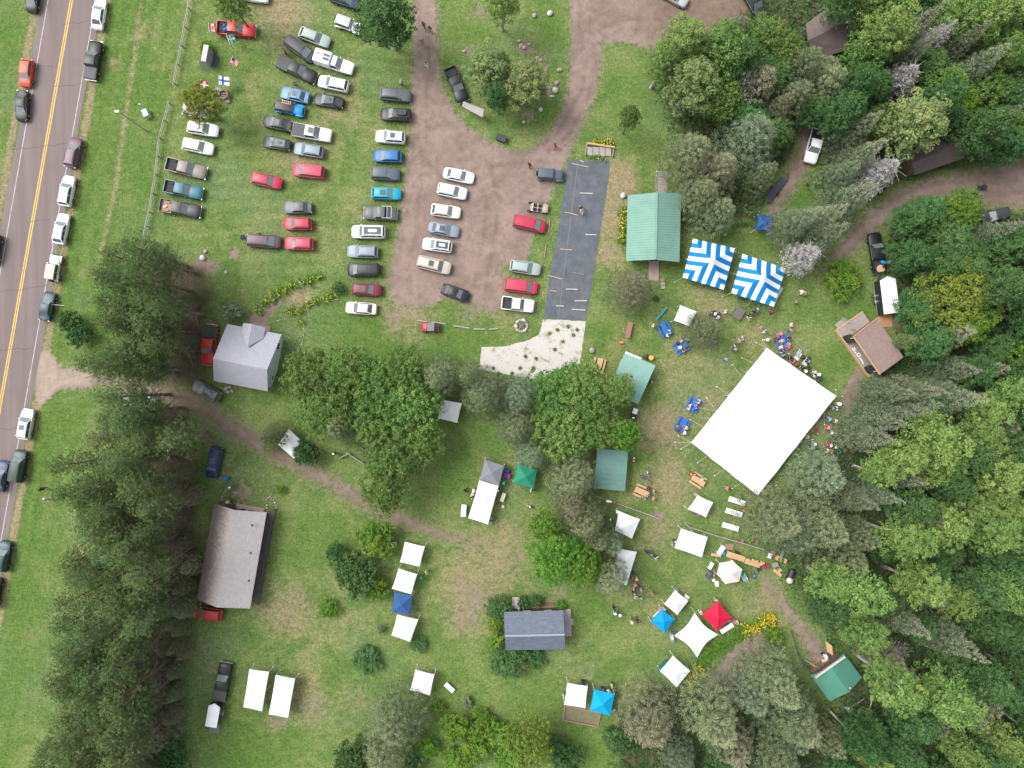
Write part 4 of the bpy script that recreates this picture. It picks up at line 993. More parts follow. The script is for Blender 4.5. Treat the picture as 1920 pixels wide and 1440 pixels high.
# trailers
def trailer(px, py, deg, L, W, hgt, label, white, dark, ramp=None, zc=2.5):
    g_ = G(px, py, zc); t = thing('enclosed_trailer', label, 'trailer', (g_.x, g_.y, 0), R(deg)); h = L/2; w_ = W/2
    out = [(-h,-w_),(h-.5,-w_),(h,0),(h-.5,w_),(-h,w_)]
    m = MB(); m.loft([[Vector((x, y, z)) for x, y in out] for z in (.45, hgt-.06)]); m.build('body', dark, t)
    o2 = [(x*1.005, y*1.01) for x, y in out]; m = MB()
    m.loft([[Vector((x, y, hgt-.06)) for x, y in o2], [Vector((x, y, hgt)) for x, y in o2], [Vector((x*.985, y*.55, hgt+.09)) for x, y in o2]]); m.build('roof', white, t)
    m = MB(); 
    for s in (1,-1): m.bar((-h, s*(w_+.01), .48), (h-.5, s*(w_+.01), .48), .05, .1)
    m.bar((h-.5, -w_*.8, .5), (h+1.1, 0, .5), .08, .1); m.bar((h-.5, w_*.8, .5), (h+1.1, 0, .5), .08, .1); m.build('tow_frame', CHROME, t)
    if ramp:
        m = MB(); m.slab([(-h-.02,-w_*.95,.5),(-h-.02,w_*.95,.5),(-h-1.9,w_*.95,.08),(-h-1.9,-w_*.95,.08)], .06); m.build('ramp_door', ramp, t)
    for s in (1,-1):
        for x in ((-.45,.45) if L > 4.5 else (0,)):
            q = MB(); q.lathe([(.18,-.11),(.35,-.11),(.36,0),(.35,.11),(.18,.11)], 14, M=Matrix.Rotation(PI/2,3,'X')); wo_ = q.build('wheel', TYRE, t, 40, (x-.3, s*(w_+.14), .36))
            q = MB(); q.lathe([(.2,-.02),(.18,.03),(.03,.06)], 10, M=Matrix.Rotation(-s*PI/2,3,'X')); q.build('rim', RIM, wo_, 40, (0, s*.09, 0))
            q = MB(); q.loft([[Vector((x-.3+math.cos(a)*r_, s*(w_+.02+d_), .36+math.sin(a)*r_)) for a in (0,.5,1.05,1.57,2.1,2.64,3.14)] for r_, d_ in ((.45,0),(.45,.26))], closed=False); q.build('mudguard', CHROME, t)
    return t
TW = pmat('white_trailer_roof', (.72,.73,.74), .4, var=.1, scale=1.0); TB = pmat('black_trailer_side', (.02,.022,.02), .35)
TR1 = trailer(1668,553,97,5.6,2.35,2.55,'black box trailer with a white roof backed up to the stage',TW,TB,pmat('ramp_plywood', (.46,.25,.13), .75, var=.15, scale=4))
trailer(399,1341,80,3.6,1.75,2.1,'small black trailer with a white roof and lowered ramp on the lower lawn',TW,TB,pmat('grey_ramp', (.13,.13,.14), .7), zc=2.1)
g_ = G(1457,352,.5); t = thing('flat_trailer', 'narrow dark flat trailer under the trees by the track', 'trailer', (g_.x, g_.y, 0), R(53))
m = MB()
for s in (1,-1): m.bar((-2.6,s*.5,.5),(1.9,s*.5,.5),.08,.1)
for x in (-2.6,-1.6,-.6,.4,1.4): m.bar((x,-.5,.5),(x,.5,.5),.07,.08)
m.bar((1.9,-.5,.5),(3.0,0,.5),.08,.1); m.bar((1.9,.5,.5),(3.0,0,.5),.08,.1); m.build('frame', pmat('dark_steel', (.03,.035,.045), .5), t)
m = MB(); m.box((-.4,0,.58),(4.3,.9,.05)); m.build('deck', pmat('dark_blue_deck', (.03,.04,.065), .6), t)
for s in (1,-1):
    q = MB(); q.lathe([(.12,-.1),(.28,-.1),(.29,0),(.28,.1),(.12,.1)], 12, M=Matrix.Rotation(PI/2,3,'X')); q.build('wheel', TYRE, t, 40, (-.6,s*.68,.29))
# ---------------------------------------------------------------- buildings
def seam_roof_mat(name, c, c2): return pmat(name, c, .7, metal=.0, var=.1, scale=.5, spec=.25, dirt=.25, dirtcol=c2)
GREEN = seam_roof_mat('green_metal_roof', (.165,.3,.245), (.15,.265,.22))
GREENP = seam_roof_mat('weathered_green_metal', (.2,.35,.31), (.14,.26,.225))
GREENS = seam_roof_mat('greyed_green_metal', (.125,.235,.205), (.09,.18,.16))
GREEND = seam_roof_mat('booth_green_roof', (.075,.23,.17), (.06,.18,.135))
WOODN = pmat('new_lumber', (.5,.32,.17), .75, var=.18, scale=5, bump=.2)
WOODG = pmat('grey_weathered_wood', (.27,.25,.235), .85, var=.2, scale=4, bump=.3)
WOODB = pmat('brown_stained_wood', (.25,.155,.115), .8, var=.18, scale=4, bump=.2)
WHITE = pmat('white_paint', (.72,.73,.73), .5, var=.05)

def shingle_mat(name, c1, c2, mortar, sx=1.0, sy=.34, moss=None, mossdir=None, blot=.25):
    m, nt, out = new_mat(name)
    uv = nd(nt, 'ShaderNodeUVMap').outputs[0]; tc = nd(nt, 'ShaderNodeTexCoord').outputs['Object']
    br = nd(nt, 'ShaderNodeTexBrick', {'Vector': uv, 'Color1': c4(c1), 'Color2': c4(c2), 'Mortar': c4(mortar), 'Scale': 1.0, 'Mortar Size': .02, 'Brick Width': sx*.4, 'Row Height': sy, 'Bias': 0.0})
    col = mixc(nt, math_n(nt, 'MULTIPLY', step_n(nt, noise_n(nt, tc, .7, 6, .7), .42, .7), blot), br.outputs[0], mortar)
    col = mixc(nt, .3, col, mixc(nt, noise_n(nt, tc, 6, 3, .8), [x*.5 for x in c1], [min(1, x*1.7) for x in c2]))
    if moss:
        s = nd(nt, 'ShaderNodeSeparateXYZ', {'Vector': uv}).outputs['Y']
        f = math_n(nt, 'ADD', math_n(nt, 'MULTIPLY', s, mossdir[0]), math_n(nt, 'MULTIPLY', math_n(nt, 'SUBTRACT', noise_n(nt, tc, 2.2, 6, .8), .5), 2.2))
        col = mixc(nt, math_n(nt, 'MULTIPLY', step_n(nt, f, mossdir[1], mossdir[2]), .8), col, mixc(nt, noise_n(nt, tc, 5, 4), moss, [x*2.2 for x in moss]))
    bn = nd(nt, 'ShaderNodeBump', {'Height': br.outputs['Fac'], 'Strength': -.4, 'Distance': .03})
    b = nd(nt, 'ShaderNodeBsdfPrincipled', {'Base Color': col, 'Roughness': .9, 'Specular IOR Level': .25, 'Normal': bn.outputs[0]})
    nt.links.new(b.outputs[0], out.inputs[0]); return m
SH_HOUSE = shingle_mat('light_grey_shingles', (.31,.315,.36), (.35,.355,.4), (.24,.235,.26), blot=.35)
SH_BARN = shingle_mat('pale_grey_shingles', (.36,.335,.33), (.44,.415,.405), (.25,.23,.225), .8, .3)
SH_MOSS = shingle_mat('mossy_grey_shingles', (.35,.315,.3), (.41,.375,.36), (.2,.17,.16), .8, .3, moss=(.052,.037,.03), mossdir=(.36,.2,1.35))
SH_SLATE = shingle_mat('slate_blue_shingles', (.105,.124,.165), (.155,.178,.225), (.065,.075,.095), 1.2, .3, blot=.2)
SH_BROWN = shingle_mat('brown_shingles', (.115,.088,.085), (.14,.108,.1), (.08,.062,.06), 1.0, .34, blot=.3)
SH_STAGE = shingle_mat('weathered_brown_shingles', (.225,.16,.14), (.275,.2,.178), (.155,.11,.098), 1.0, .36, blot=.5)

def roof_slope(name, ridge, eave, mat, parent, t=.12, ribs=0, ribmat=None, over=None):
    """A roof panel between ridge (a, b) and eave (a2, b2), all world points."""
    a, b = (Vector(p) for p in ridge); c, d_ = (Vector(p) for p in eave)
    m = MB(); off = Vector(parent.location)
    q = [a, b, d_, c]
    if (b-a).cross(c-a).z > 0: pass
    n = (b-a).cross(d_-a)
    if n.z < 0: q = [b, a, c, d_]
    m.slab([p-off for p in q], t)
    if ribs:
        u = (b-a).normalized()
        for i in range(ribs+1):
            f = i/ribs; p, e = a.lerp(b, f)-off, c.lerp(d_, f)-off
            m.bar(p + Vector((0,0,.02)), e + Vector((0,0,.02)), .05, .06)
    o = m.build(name, mat, parent)
    me = o.data; uvl = me.uv_layers.new(name='UVMap')
    ud = (b-a).normalized(); vd = (c-a); vd = (vd - ud*vd.dot(ud)).normalized(); a0 = a-off
    for lp in me.loops:
        p = me.vertices[lp.vertex_index].co - a0
        uvl.data[lp.index].uv = (p.dot(ud), p.dot(vd))
    return o

def wall_mesh(parent, foot, z0, z1, mat, name='wall', tops=None):
    """Walls on the footprint (xy list); tops gives each corner's own height; extra points make gables."""
    m = MB(); off = Vector(parent.location); n = len(foot)
    top = tops or [z1]*n
    for i in range(n):
        j = (i+1) % n
        a, b = foot[i], foot[j]
        m.poly([Vector((a[0], a[1], z0))-off, Vector((b[0], b[1], z0))-off, Vector((b[0], b[1], top[j]))-off, Vector((a[0], a[1], top[i]))-off])
    return m.build(name, mat, parent)

def gable(name, label, cat, A, ridge, B, ze, zr, zeB, wallmat, roofmats, inset=.5, ribs=0, z0=0.0, ridge_cap=None):
    """A, ridge, B: pairs of photo pixels (start, end) of one eave, the ridge, the other eave."""
    a0, a1 = G(*A[0], ze), G(*A[1], ze); r0, r1 = G(*ridge[0], zr), G(*ridge[1], zr); b0, b1 = G(*B[0], zeB), G(*B[1], zeB)
    c = (a0+a1+b0+b1)/4; t = thing(name, label, cat, (c.x, c.y, 0))
    roof_slope('roof_panel', (r0, r1), (a0, a1), roofmats[0], t, ribs=ribs); roof_slope('roof_panel', (r0, r1), (b0, b1), roofmats[1], t, ribs=ribs)
    if ridge_cap:
        m = MB(); m.bar(r0 - Vector(t.location) + Vector((0,0,.05)), r1 - Vector(t.location) + Vector((0,0,.05)), .3, .06); m.build('ridge_cap', ridge_cap, t)
    u = (a1-a0).normalized(); 
    v = (b0-a0); v = (v - u*v.dot(u)); wdt = v.length; v.normalize()
    la = (a1-a0).length
    fr = (r0-a0).dot(v)/wdt
    P0 = [a0+u*inset+v*inset, a1-u*inset+v*inset, b1-u*inset-v*inset, b0+u*inset-v*inset]
    z_at = lambda s: (ze + (zr-ze)*min(1, s/(fr*wdt))) if s < fr*wdt else (zeB + (zr-zeB)*(wdt-s)/(wdt*(1-fr)))
    g1 = a1-u*inset+v*(fr*wdt); g0 = a0+u*inset+v*(fr*wdt)
    foot = [P0[0], P0[1], g1, P0[2], P0[3], g0]
    tops = [z_at(inset)-.13, z_at(inset)-.13, zr-.14, z_at(wdt-inset)-.13, z_at(wdt-inset)-.13, zr-.14]
    if wallmat: wall_mesh(t, [(p.x, p.y) for p in foot], z0, 0, wallmat, tops=tops)
    return t, dict(u=u, v=v, P=P0, a0=a0, a1=a1, b0=b0, b1=b1, r0=r0, r1=r1, w=wdt, l=la, fr=fr)

def wall_panel(t, p, along, out, x, z, w_, h, mat, name, frame=WHITE, fw=.08):
    """A window or door on a wall: p corner, along the wall, out its outward direction."""
    off = Vector(t.location); c = Vector(p) + along*x; c.z = z; c = c - off
    M = Matrix.Translation(c + out*.03) @ Matrix((along, out, Vector((0,0,1)))).transposed().to_4x4()
    fr_ = MB(); 
    for dx_, dz, sx, sz in ((-w_/2,0,fw,h+fw),(w_/2,0,fw,h+fw),(0,-h/2,w_-fw,fw),(0,h/2,w_-fw,fw)): fr_.box(None, (sx,.09,sz), M=M @ Matrix.Translation((dx_,0,dz)))
    if name == 'window': fr_.box(None, (.04,.07,h-fw), M=M)
    f = fr_.build(name, frame, t)
    q = MB(); q.box(None, (w_-fw,.03,h-fw), M=M); q.build('pane' if name == 'window' else 'leaf_panel', mat, f)
    return f
SIDING_B = pmat('pale_blue_siding', (.56,.64,.67), .6, var=.06, scale=1.5)
SIDING_D = pmat('dark_brown_siding', (.075,.055,.048), .75, var=.15)
LOG = pmat('brown_log_wall', (.2,.12,.075), .8, var=.2, scale=3)
DARKIN = pmat('dark_door_paint', (.05,.04,.035), .6)

# grey gabled house
t, q = gable('house', 'grey gabled house with pale blue end wall and a small cross gable', 'house', ((426,607.5),(528,627)), ((399.5,672.5),(501,693)), ((400.6,714),(502,734)), 3.0, 5.6, 3.0, SIDING_B, (SH_HOUSE, SH_HOUSE), .55)
HOUSE = t
u, v = q['u'], q['v']
wall_panel(t, q['P'][1], v, u, 1.3, 1.9, 1.0, 1.2, GLASS, 'window'); wall_panel(t, q['P'][1], v, u, 6.2, 1.7, .7, .9, GLASS, 'window')
wall_panel(t, q['P'][0], u, -v, 1.6, 1.5, 1.1, 1.1, GLASS, 'window'); wall_panel(t, q['P'][3], u, v, 2.5, 1.6, 1.2, 1.1, GLASS, 'window')
m0 = G(464,651,4.75); f0 = G(472.5,607.5,4.35); l0 = G(456.5,605.5,3.35); l1 = G(451.5,622,3.62); r0_ = G(497.5,614,3.35); r1_ = G(493.5,634,3.62)
dg = link('cross_gable', MB().slab([p-Vector(t.location) for p in (f0, l0, l1, m0)], .1).slab([p-Vector(t.location) for p in (f0, m0, r1_, r0_)], .1).mesh('cross_gable', SH_HOUSE), t)
uvl = dg.data.uv_layers.new(name='UVMap')
for lp in dg.data.loops:
    p = dg.data.vertices[lp.vertex_index].co; uvl.data[lp.index].uv = (p.dot(v), p.dot(u))
pf = [f0, l0, r0_]; mm = MB(); off = Vector(t.location)
li, ri = l0.lerp(r0_, .06) + v*.3, l0.lerp(r0_, .94) + v*.3; top_ = f0 + v*.3
mm.poly([li-off-Vector((0,0,3.3)), ri-off-Vector((0,0,3.3)), ri-off, top_-off-Vector((0,0,.12)), li-off]); pw = mm.build('porch_wall', SIDING_B, t)
wall_panel(t, l0 + v*.3, (r0_-l0).normalized(), -v, 1.6, 1.05, .95, 2.05, DARKIN, 'door')
for (x0, x1) in ((l0, l1), (r0_, r1_)):
    mm = MB(); d0 = x0.lerp(r0_ if x0 is l0 else l0, .06) + v*.3; mm.poly([d0-off-Vector((0,0,3.3)), d0+v*2-off-Vector((0,0,3.3)), d0+v*2-off+Vector((0,0,.1)), d0-off]); mm.build('porch_wall', SIDING_B, t)
mm = MB(); mm.slab([G(482,608,.15), G(508,612,.15), G(506,624,.15), G(480,620,.15)], .13); world_build(mm, 'doorstep', WOODB, t)

# mossy-roofed barn
t, q = gable('barn', 'long barn with a pale shingle roof, one slope brown with moss', 'barn', ((401.5,944),(369,1124)), ((439.5,956.5),(406.5,1139)), ((500,960.5),(468.5,1141)), 3.0, 5.2, 3.2, SIDING_D, (SH_MOSS, SH_BARN), .7)
BARN = t; u, v = q['u'], q['v']
for x in (2.5, 6.0, 9.5): wall_panel(t, q['P'][3], u, v, x, 1.8, 1.1, 1.1, GLASS, 'window')
wall_panel(t, q['P'][0], v, -u, 3.0, 1.05, 1.1, 2.1, DARKIN, 'door'); wall_panel(t, q['P'][0], v, -u, 5.6, 1.7, 1.0, 1.0, GLASS, 'window')
for i in range(3):
    p = G(473+i*-3, 985+i*52, 4.4); mm = MB(); mm.box(p - Vector(t.location), (.22,.3,.2)); mm.build('roof_vent', TRIM, t)
mm = MB(); mm.slab([G(502,958,.25), G(517,955,.25), G(487,1130,.25), G(471,1128,.25)], .1); world_build(mm, 'side_deck', pmat('dark_deck_boards', (.1,.088,.09), .85, var=.2, scale=3), t)
mm = MB(); pa, pb = G(517,955,.25), G(487,1130,.25)
for i in range(9):
    p = pa.lerp(pb, i/8); mm.bar(p, p + Vector((0,0,1)), .09, .09)
mm.bar(pa + Vector((0,0,1)), pb + Vector((0,0,1)), .1, .08); mm.bar(pa + Vector((0,0,.5)), pb + Vector((0,0,.5)), .05, .06)
mm.bar(pb + Vector((0,0,1)), G(473,1127,1.25), .1, .08); world_build(mm, 'deck_rail', pmat('dark_rail_wood', (.09,.075,.07), .8), t)
mm = MB(); mm.slab([G(443,944,.22), G(496,953,.22), G(494,962,.22), G(441,957,.22)], .16); world_build(mm, 'entry_ramp', pmat('worn_ramp_boards', (.36,.27,.21), .8, var=.15, scale=3), t)
mm = MB(); pp = [G(418,941,0), G(441,946,0)]
for p in pp: mm.bar(p, p + Vector((0,0,1.0)), .09, .09)
mm.bar(pp[0] + Vector((0,0,1)), pp[1] + Vector((0,0,1)), .08, .08); mm.bar(pp[0] + Vector((0,0,.5)), pp[1] + Vector((0,0,.5)), .05, .05); world_build(mm, 'porch_rail', DARKIN, t)
def stone_edge(line, label, r_=.16, seed=0, n=None, name='stone_border'):
    rr = random.Random(seed); p = [G(*a) for a in line]; L_ = sum((p[i+1]-p[i]).length for i in range(len(p)-1)); n = n or int(L_/(r_*2.2))
    c = sum(p, Vector())/len(p); t = thing(name, label, 'stone border', (c.x, c.y, 0))
    for k in range(n):
        s = L_*k/max(1, n-1)
        for i in range(len(p)-1):
            l = (p[i+1]-p[i]).length
            if s <= l+1e-6: break
            s -= l
        q = p[i].lerp(p[i+1], min(1, s/l)); b = MB(); rs = r_*rr.uniform(.75, 1.25); b.blob(q-c+Vector((rr.uniform(-.05,.05), rr.uniform(-.05,.05), rs*.5)), (rs, rs*rr.uniform(.7,1), rs*.7), rr.random(), 7, 5)
        b.build('stone', STONES[rr.randrange(3)], t, 60)
    return t
STONES = [pmat('grey_stone', (.3,.285,.275), .9, var=.2, bump=.3), pmat('pink_stone', (.36,.28,.255), .9, var=.2, bump=.3), pmat('pale_stone', (.5,.48,.46), .9, var=.15, bump=.3)]
stone_edge([(500,952),(500,937),(506,930),(514,938),(519,952)], 'curved stone border of a small bed at the barn corner', seed=2)
stone_edge([(415,940),(416,928),(424,919),(433,917)], 'curved stone border beside the barn entry', seed=3, r_=.13)

# green pavilion
t, q = gable('pavilion', 'green metal-roofed pavilion with a wooden ramp', 'pavilion', ((1177,366.5),(1174,489)), ((1231.5,361),(1229,486.5)), ((1277,362.5),(1274,491)), 3.0, 4.6, 3.0, LOG, (GREEN, GREEN), .6, ribs=26, ridge_cap=GREEN)
PAV = t; u, v = q['u'], q['v']
wall_panel(t, q['P'][1], v, u, 4.0, 1.05, 1.4, 2.1, DARKIN, 'door'); wall_panel(t, q['P'][1], v, u, 1.6, 1.6, 1.0, 1.0, GLASS, 'window'); wall_panel(t, q['P'][1], v, u, 6.0, 1.6, 1.0, 1.0, GLASS, 'window')
wall_panel(t, q['P'][0], v, -u, 4.0, 1.05, 1.2, 2.1, DARKIN, 'door')
for x in (2.0, 5.0, 8.0): wall_panel(t, q['P'][0], u, -v, x, 1.7, 1.3, 1.1, GLASS, 'window')
mm = MB(); mm.slab([G(1217,480,.35), G(1236,480,.35), G(1235,526,.08), G(1216,526,.08)], .08)
for i in range(14):
    mm.bar(G(1217, 487+i*2.9, .37-.02*i), G(1235, 487+i*2.9, .37-.02*i), .05, .03)
world_build(mm, 'ramp', pmat('pinkish_ramp_boards', (.33,.25,.215), .8, var=.15, scale=3), t)
m = MB()
for i in range(14): m.slab([G(1233, 320+i*3.2, .1), G(1251, 321+i*3.2, .1), G(1251, 323.6+i*3.2, .1), G(1233, 322.6+i*3.2, .1)], .06)
struct(m.build('boardwalk_path', WOODG))
stone_edge([(1231,322),(1230,360)], 'line of stones along the boardwalk', seed=5, r_=.12)
g_ = G(1169,366,.6); b = MB(); b.blob((0,0,.35), (.5,.45,.4), 5, 9, 6, .1); tag(b.build('boulder', STONES[2], None, 60, (g_.x, g_.y, 0)), 'pale boulder at the corner of the green pavilion', 'boulder')
t = thing('deck_steps', 'low wooden step bench at the foot of the pavilion ramp', 'steps', G(1242,532,0), R(-80))
for i, (x, z) in enumerate(((-.55,.45),(0,.3),(.55,.16))):
    b = MB(); b.box((x,0,z), (.5,.62,.05)); b.box((x,-.28,z/2),(.44,.05,z-.05)); b.box((x,.28,z/2),(.44,.05,z-.05)); b.build('tread', WOODG if i else WOODB, t)

# two sheds with single-pitch green roofs
def shed(px, zs, label, mat, wallm, ribs, edge=True):
    P_ = [G(x, y, z) for (x, y), z in zip(px, zs)]; c = sum(P_, Vector())/4; t = thing('shed', label, 'shed', (c.x, c.y, 0))
    roof_slope('roof_panel', (P_[0], P_[3]), (P_[1], P_[2]), mat, t, .1, ribs=ribs)
    I_ = [p.lerp(c, .09) for p in P_]
    wall_mesh(t, [(p.x, p.y) for p in I_], 0, 0, wallm, tops=[p.z-.12 for p in I_])
    u = (I_[2]-I_[1]).normalized(); u.z = 0; out = Vector((u.y, -u.x, 0)); 
    if out.dot(I_[1]-c) < 0: out = -out
    p = Vector((I_[1].x, I_[1].y, 0)); wl = (I_[2]-I_[1]).length
    wall_panel(t, p, u, out, wl*.5, 1.0, 1.0, 1.9, DARKIN, 'door', WOODG); wall_panel(t, p, u, out, wl*.2, 1.5, .8, .7, GLASS, 'window')
    return t, P_
t, P_ = shed([(1229,685.5),(1172,661),(1139,733),(1197,757)], (3.3,3.0,2.3,2.6), 'larger shed with a weathered green corrugated roof and white ridge strip', GREENP, LOG, 22)
mm = MB(); mm.slab([G(1173.5,659,3.05), G(1203,671,3.15), G(1202,674.5,3.15), G(1172.5,662.5,3.06)], .12); world_build(mm, 'white_panel', WHITE, t)
shed([(1120,842),(1178,845),(1172,921),(1113,914.5)], (2.9,2.6,2.4,2.7), 'smaller shed with a greyed green corrugated roof', GREENS, LOG, 8)

# slate-roofed cottage
t, q = gable('cottage', 'small cottage with a slate blue shingle roof and grey end deck', 'cottage', ((945,1147.5),(1056,1144.5)), ((946.5,1192.5),(1058.5,1190)), ((948.5,1219),(1060,1217.5)), 2.8, 4.9, 2.8, SIDING_D, (SH_SLATE, SH_SLATE), .45)
u, v = q['u'], q['v']; ridge_o = q
for x in (3.0, 6.2): wall_panel(t, q['P'][0], u, -v, x, 1.7, 1.0, 1.0, GLASS, 'window')
wall_panel(t, q['P'][0], u, -v, 1.3, 1.1, .95, 2.0, DARKIN, 'door', WHITE); wall_panel(t, q['P'][1], v, u, 2.6, 1.2, 1.0, 2.0, DARKIN, 'door')
mm = MB(); mm.bar(G(946.5,1192.5,4.95), G(1058.5,1190,4.95), .28, .05); world_build(mm, 'ridge_cap', pmat('grey_ridge_cap', (.24,.26,.3), .7), t)
DECKG = pmat('pale_grey_deck', (.36,.335,.335), .8, var=.1, scale=2)
mm = MB(); mm.slab([G(1050,1143,.4), G(1070,1142,.4), G(1072,1193,.4), G(1052,1193,.4)], .1)
for i in range(9): mm.bar(G(1051, 1146+i*5.4, .41), G(1071, 1145.5+i*5.4, .41), .012, .012)
world_build(mm, 'end_deck', DECKG, t)
mm = MB(); mm.slab([G(1070,1160,.2), G(1075,1160,.2), G(1075,1171,.2), G(1070,1171,.2)], .16); world_build(mm, 'deck_step', DECKG, t)
mm = MB(); mm.slab([G(960,1120,.5), G(974,1120,.5), G(975,1142,.5), G(959.5,1142,.5)], .1)
for x in (961, 973): mm.bar(G(x,1141,.5), G(x,1148,.5), .1, .1)
for x, y in ((961,1121),(973,1121),(961,1140),(973,1140)): mm.bar(G(x,y,0), G(x,y,.42), .1, .1)
world_build(mm, 'landing', DECKG, t)
t = thing('garden_bed', 'timber-edged narrow garden bed along the cottage wall', 'garden bed', G(1014,1133,0))
for a, b_ in (((985,1129),(1048,1127)),((985,1139),(1040,1137)),((985,1129),(985,1139)),((1048,1127),(1046,1137))):
    mm = MB(); mm.bar(G(*a,.1), G(*b_,.1), .14, .18); world_build(mm, 'edge_board', WOODB, t)
mm = MB(); mm.slab([G(986,1130,.1), G(1047,1128,.1), G(1045,1137,.1), G(986,1138.5,.1)], .08); world_build(mm, 'soil', pmat('bed_soil_brown', (.15,.1,.075), .95, bump=.4), t)

# stage with a brown roof
st = G(1640,655,0); t = thing('stage', 'open wooden stage with a brown single-pitch roof and black speakers', 'stage', st); STAGE = t
zr0, zr1 = 4.1, 3.3
Rr = [G(1600,631,zr0), G(1644.5,596.5,zr1), G(1694,669.5,zr1), G(1649.5,702.5,zr0)]
roof_slope('roof_panel', (Rr[0], Rr[3]), (Rr[1], Rr[2]), SH_STAGE, t, .12)
mm = MB(); mm.bar(Rr[0]+Vector((0,0,-.02)), Rr[3]+Vector((0,0,-.02)), .1, .3); world_build(mm, 'fascia_board', WOODN, t)
mm = MB(); mm.bar(Rr[0], Rr[1], .08, .24); world_build(mm, 'barge_board', WOODN, t)
DECK = pmat('grey_stage_boards', (.27,.235,.215), .8, var=.15, scale=2.5)
dk = [G(1569,619,.8), G(1618,585,.8), G(1684,680,.8), G(1631,707,.8)]
mm = MB(); mm.slab(dk, .18)
for i in range(18): mm.bar(dk[0].lerp(dk[3], i/18)+Vector((0,0,.005)), dk[1].lerp(dk[2], i/18)+Vector((0,0,.005)), .02, .01)
world_build(mm, 'deck', DECK, t)
mm = MB(); mm.bar(dk[0]+Vector((-.05,-.05,-.25)), dk[3]+Vector((-.05,-.05,-.25)), .14, .75); mm.bar(dk[0]+Vector((0,.05,-.25)), dk[1]+Vector((0,.05,-.25)), .14, .75); world_build(mm, 'deck_skirt', WOODN, t)
for p in (Rr[0].lerp(Rr[2], .06), Rr[3].lerp(Rr[1], .06), Rr[1].lerp(Rr[3], .08), Rr[2].lerp(Rr[0], .08)):
    mm = MB(); mm.bar((p.x, p.y, 0), (p.x, p.y, p.z-.1), .16, .16); world_build(mm, 'post', WOODN, t)
mm = MB(); I_ = [p.lerp(sum(Rr, Vector())/4, .1) for p in Rr]
for a, b_ in ((1, 2), (0, 1), (2, 3)): mm.poly([(I_[a].x, I_[a].y, .8), (I_[b_].x, I_[b_].y, .8), (I_[b_].x, I_[b_].y, I_[b_].z-.15), (I_[a].x, I_[a].y, I_[a].z-.15)])
world_build(mm, 'back_wall_panel', LOG, t)
mm = MB()
for k in range(4):
    f = k/4; mm.slab([G(1565+8*k,610-1+1.2*k,.2+.17*k), G(1580+8*k,597+3*k,.2+.17*k), G(1588+8*k,602+3*k,.2+.17*k), G(1572+8*k,616+1.2*k,.2+.17*k)], .06)
stp = world_build(mm, 'stairs', WOODG, t)
mm = MB(); a, b_, c_ = G(1582,596,1.0), G(1594,605,1.5), G(1602,617,1.8)
mm.bar(a, b_, .08, .08); mm.bar(b_, c_, .08, .08)
for p in (a, b_, c_): mm.bar((p.x, p.y, .1), p, .08, .08)
world_build(mm, 'handrail', WOODG, t)
# white letters on the stage's front edge, as far as they can be made out: a bracket, O and a bar
fd = (dk[3]-dk[0]).normalized(); fs = Vector((fd.y, -fd.x, 0))
if fs.dot(dk[1]-dk[0]) > 0: fs = -fs
def glyph(x, strokes, s=1.0):
    mm = MB(); o = G(1592,652,0); o.z = .86
    for (x0, y0, x1, y1) in strokes:
        a = o + fd*(x + x0*s) - fs*(y0*s); b_ = o + fd*(x + x1*s) - fs*(y1*s); mm.bar(a, b_, .13, .03)
    return world_build(mm, 'white_letter', pmat('white_sign_paint', (.82,.82,.82), .6), STAGE)
glyph(0, [(0,0,.62,0),(.6,.0,.6,.3),(.62,.3,.2,.3)]); glyph(.75, [(0,0,.35,0)]); glyph(1.3, [(0,0,.5,0),(.5,0,.5,.4),(.5,.4,0,.4),(0,.4,0,0)]); glyph(2.0, [(0,.1,.9,.1)]); glyph(2.95, [(0,0,.18,0)])
for (x, y), lab in (((1591,634),'black loudspeaker on the stage by the stairs'), ((1630.5,692),'black loudspeaker at the other corner of the stage')):
    g_ = G(x, y, 1.6); sp_ = thing('loudspeaker', lab, 'loudspeaker', (g_.x, g_.y, .8), math.atan2(fd.y, fd.x))
    m = MB(); m.loft([[Vector((sx*.5, -.35, z)), Vector((sx*.5, .35, z)), Vector((-sx*.5, .35, z)), Vector((-sx*.5, -.35, z))][::1] if False else [Vector((-.55,-.38,z)), Vector((.55,-.38,z)), Vector((.42,.4,z)), Vector((-.42,.4,z))] for sx, z in ((1,0),(1,1.5))]); m.build('cabinet', TRIM, sp_)
    m = MB(); m.box((0,-.39,.78), (.95,.03,1.35)); m.build('grille', pmat('speaker_grille', (.03,.03,.033), .7), sp_)

# green-roofed booth
t, q = gable('booth', 'green-roofed booth with opened shutters at the end of the footpath', 'booth', ((1520.5,1266),(1555,1315)), ((1559,1253),(1592,1298)), ((1582,1225),(1616,1270)), 2.6, 3.7, 2.6, LOG, (GREEND, GREEND), .45)
BOOTH = t; u, v = q['u'], q['v']
a, b_ = G(1529,1270,3.75), G(1584,1231,3.75)
mm = MB(); mm.bar(a, b_, .25, .3); world_build(mm, 'front_beam', pmat('pale_grey_beam', (.5,.49,.48), .6), t)
mm = MB()
for k, (dy, z) in enumerate(((5,2.3),(9,2.0))): mm.bar(G(1525,1270-dy*.9,z), G(1577,1229-dy*.4,z), .1, .1)
for i in range(8): mm.bar(G(1527,1268,2.6).lerp(G(1580,1230,2.6), i/7), G(1523,1260,2.0).lerp(G(1575,1224,2.0), i/7), .07, .07)
world_build(mm, 'awning_frame', pmat('dark_frame_wood', (.07,.06,.055), .7), t)
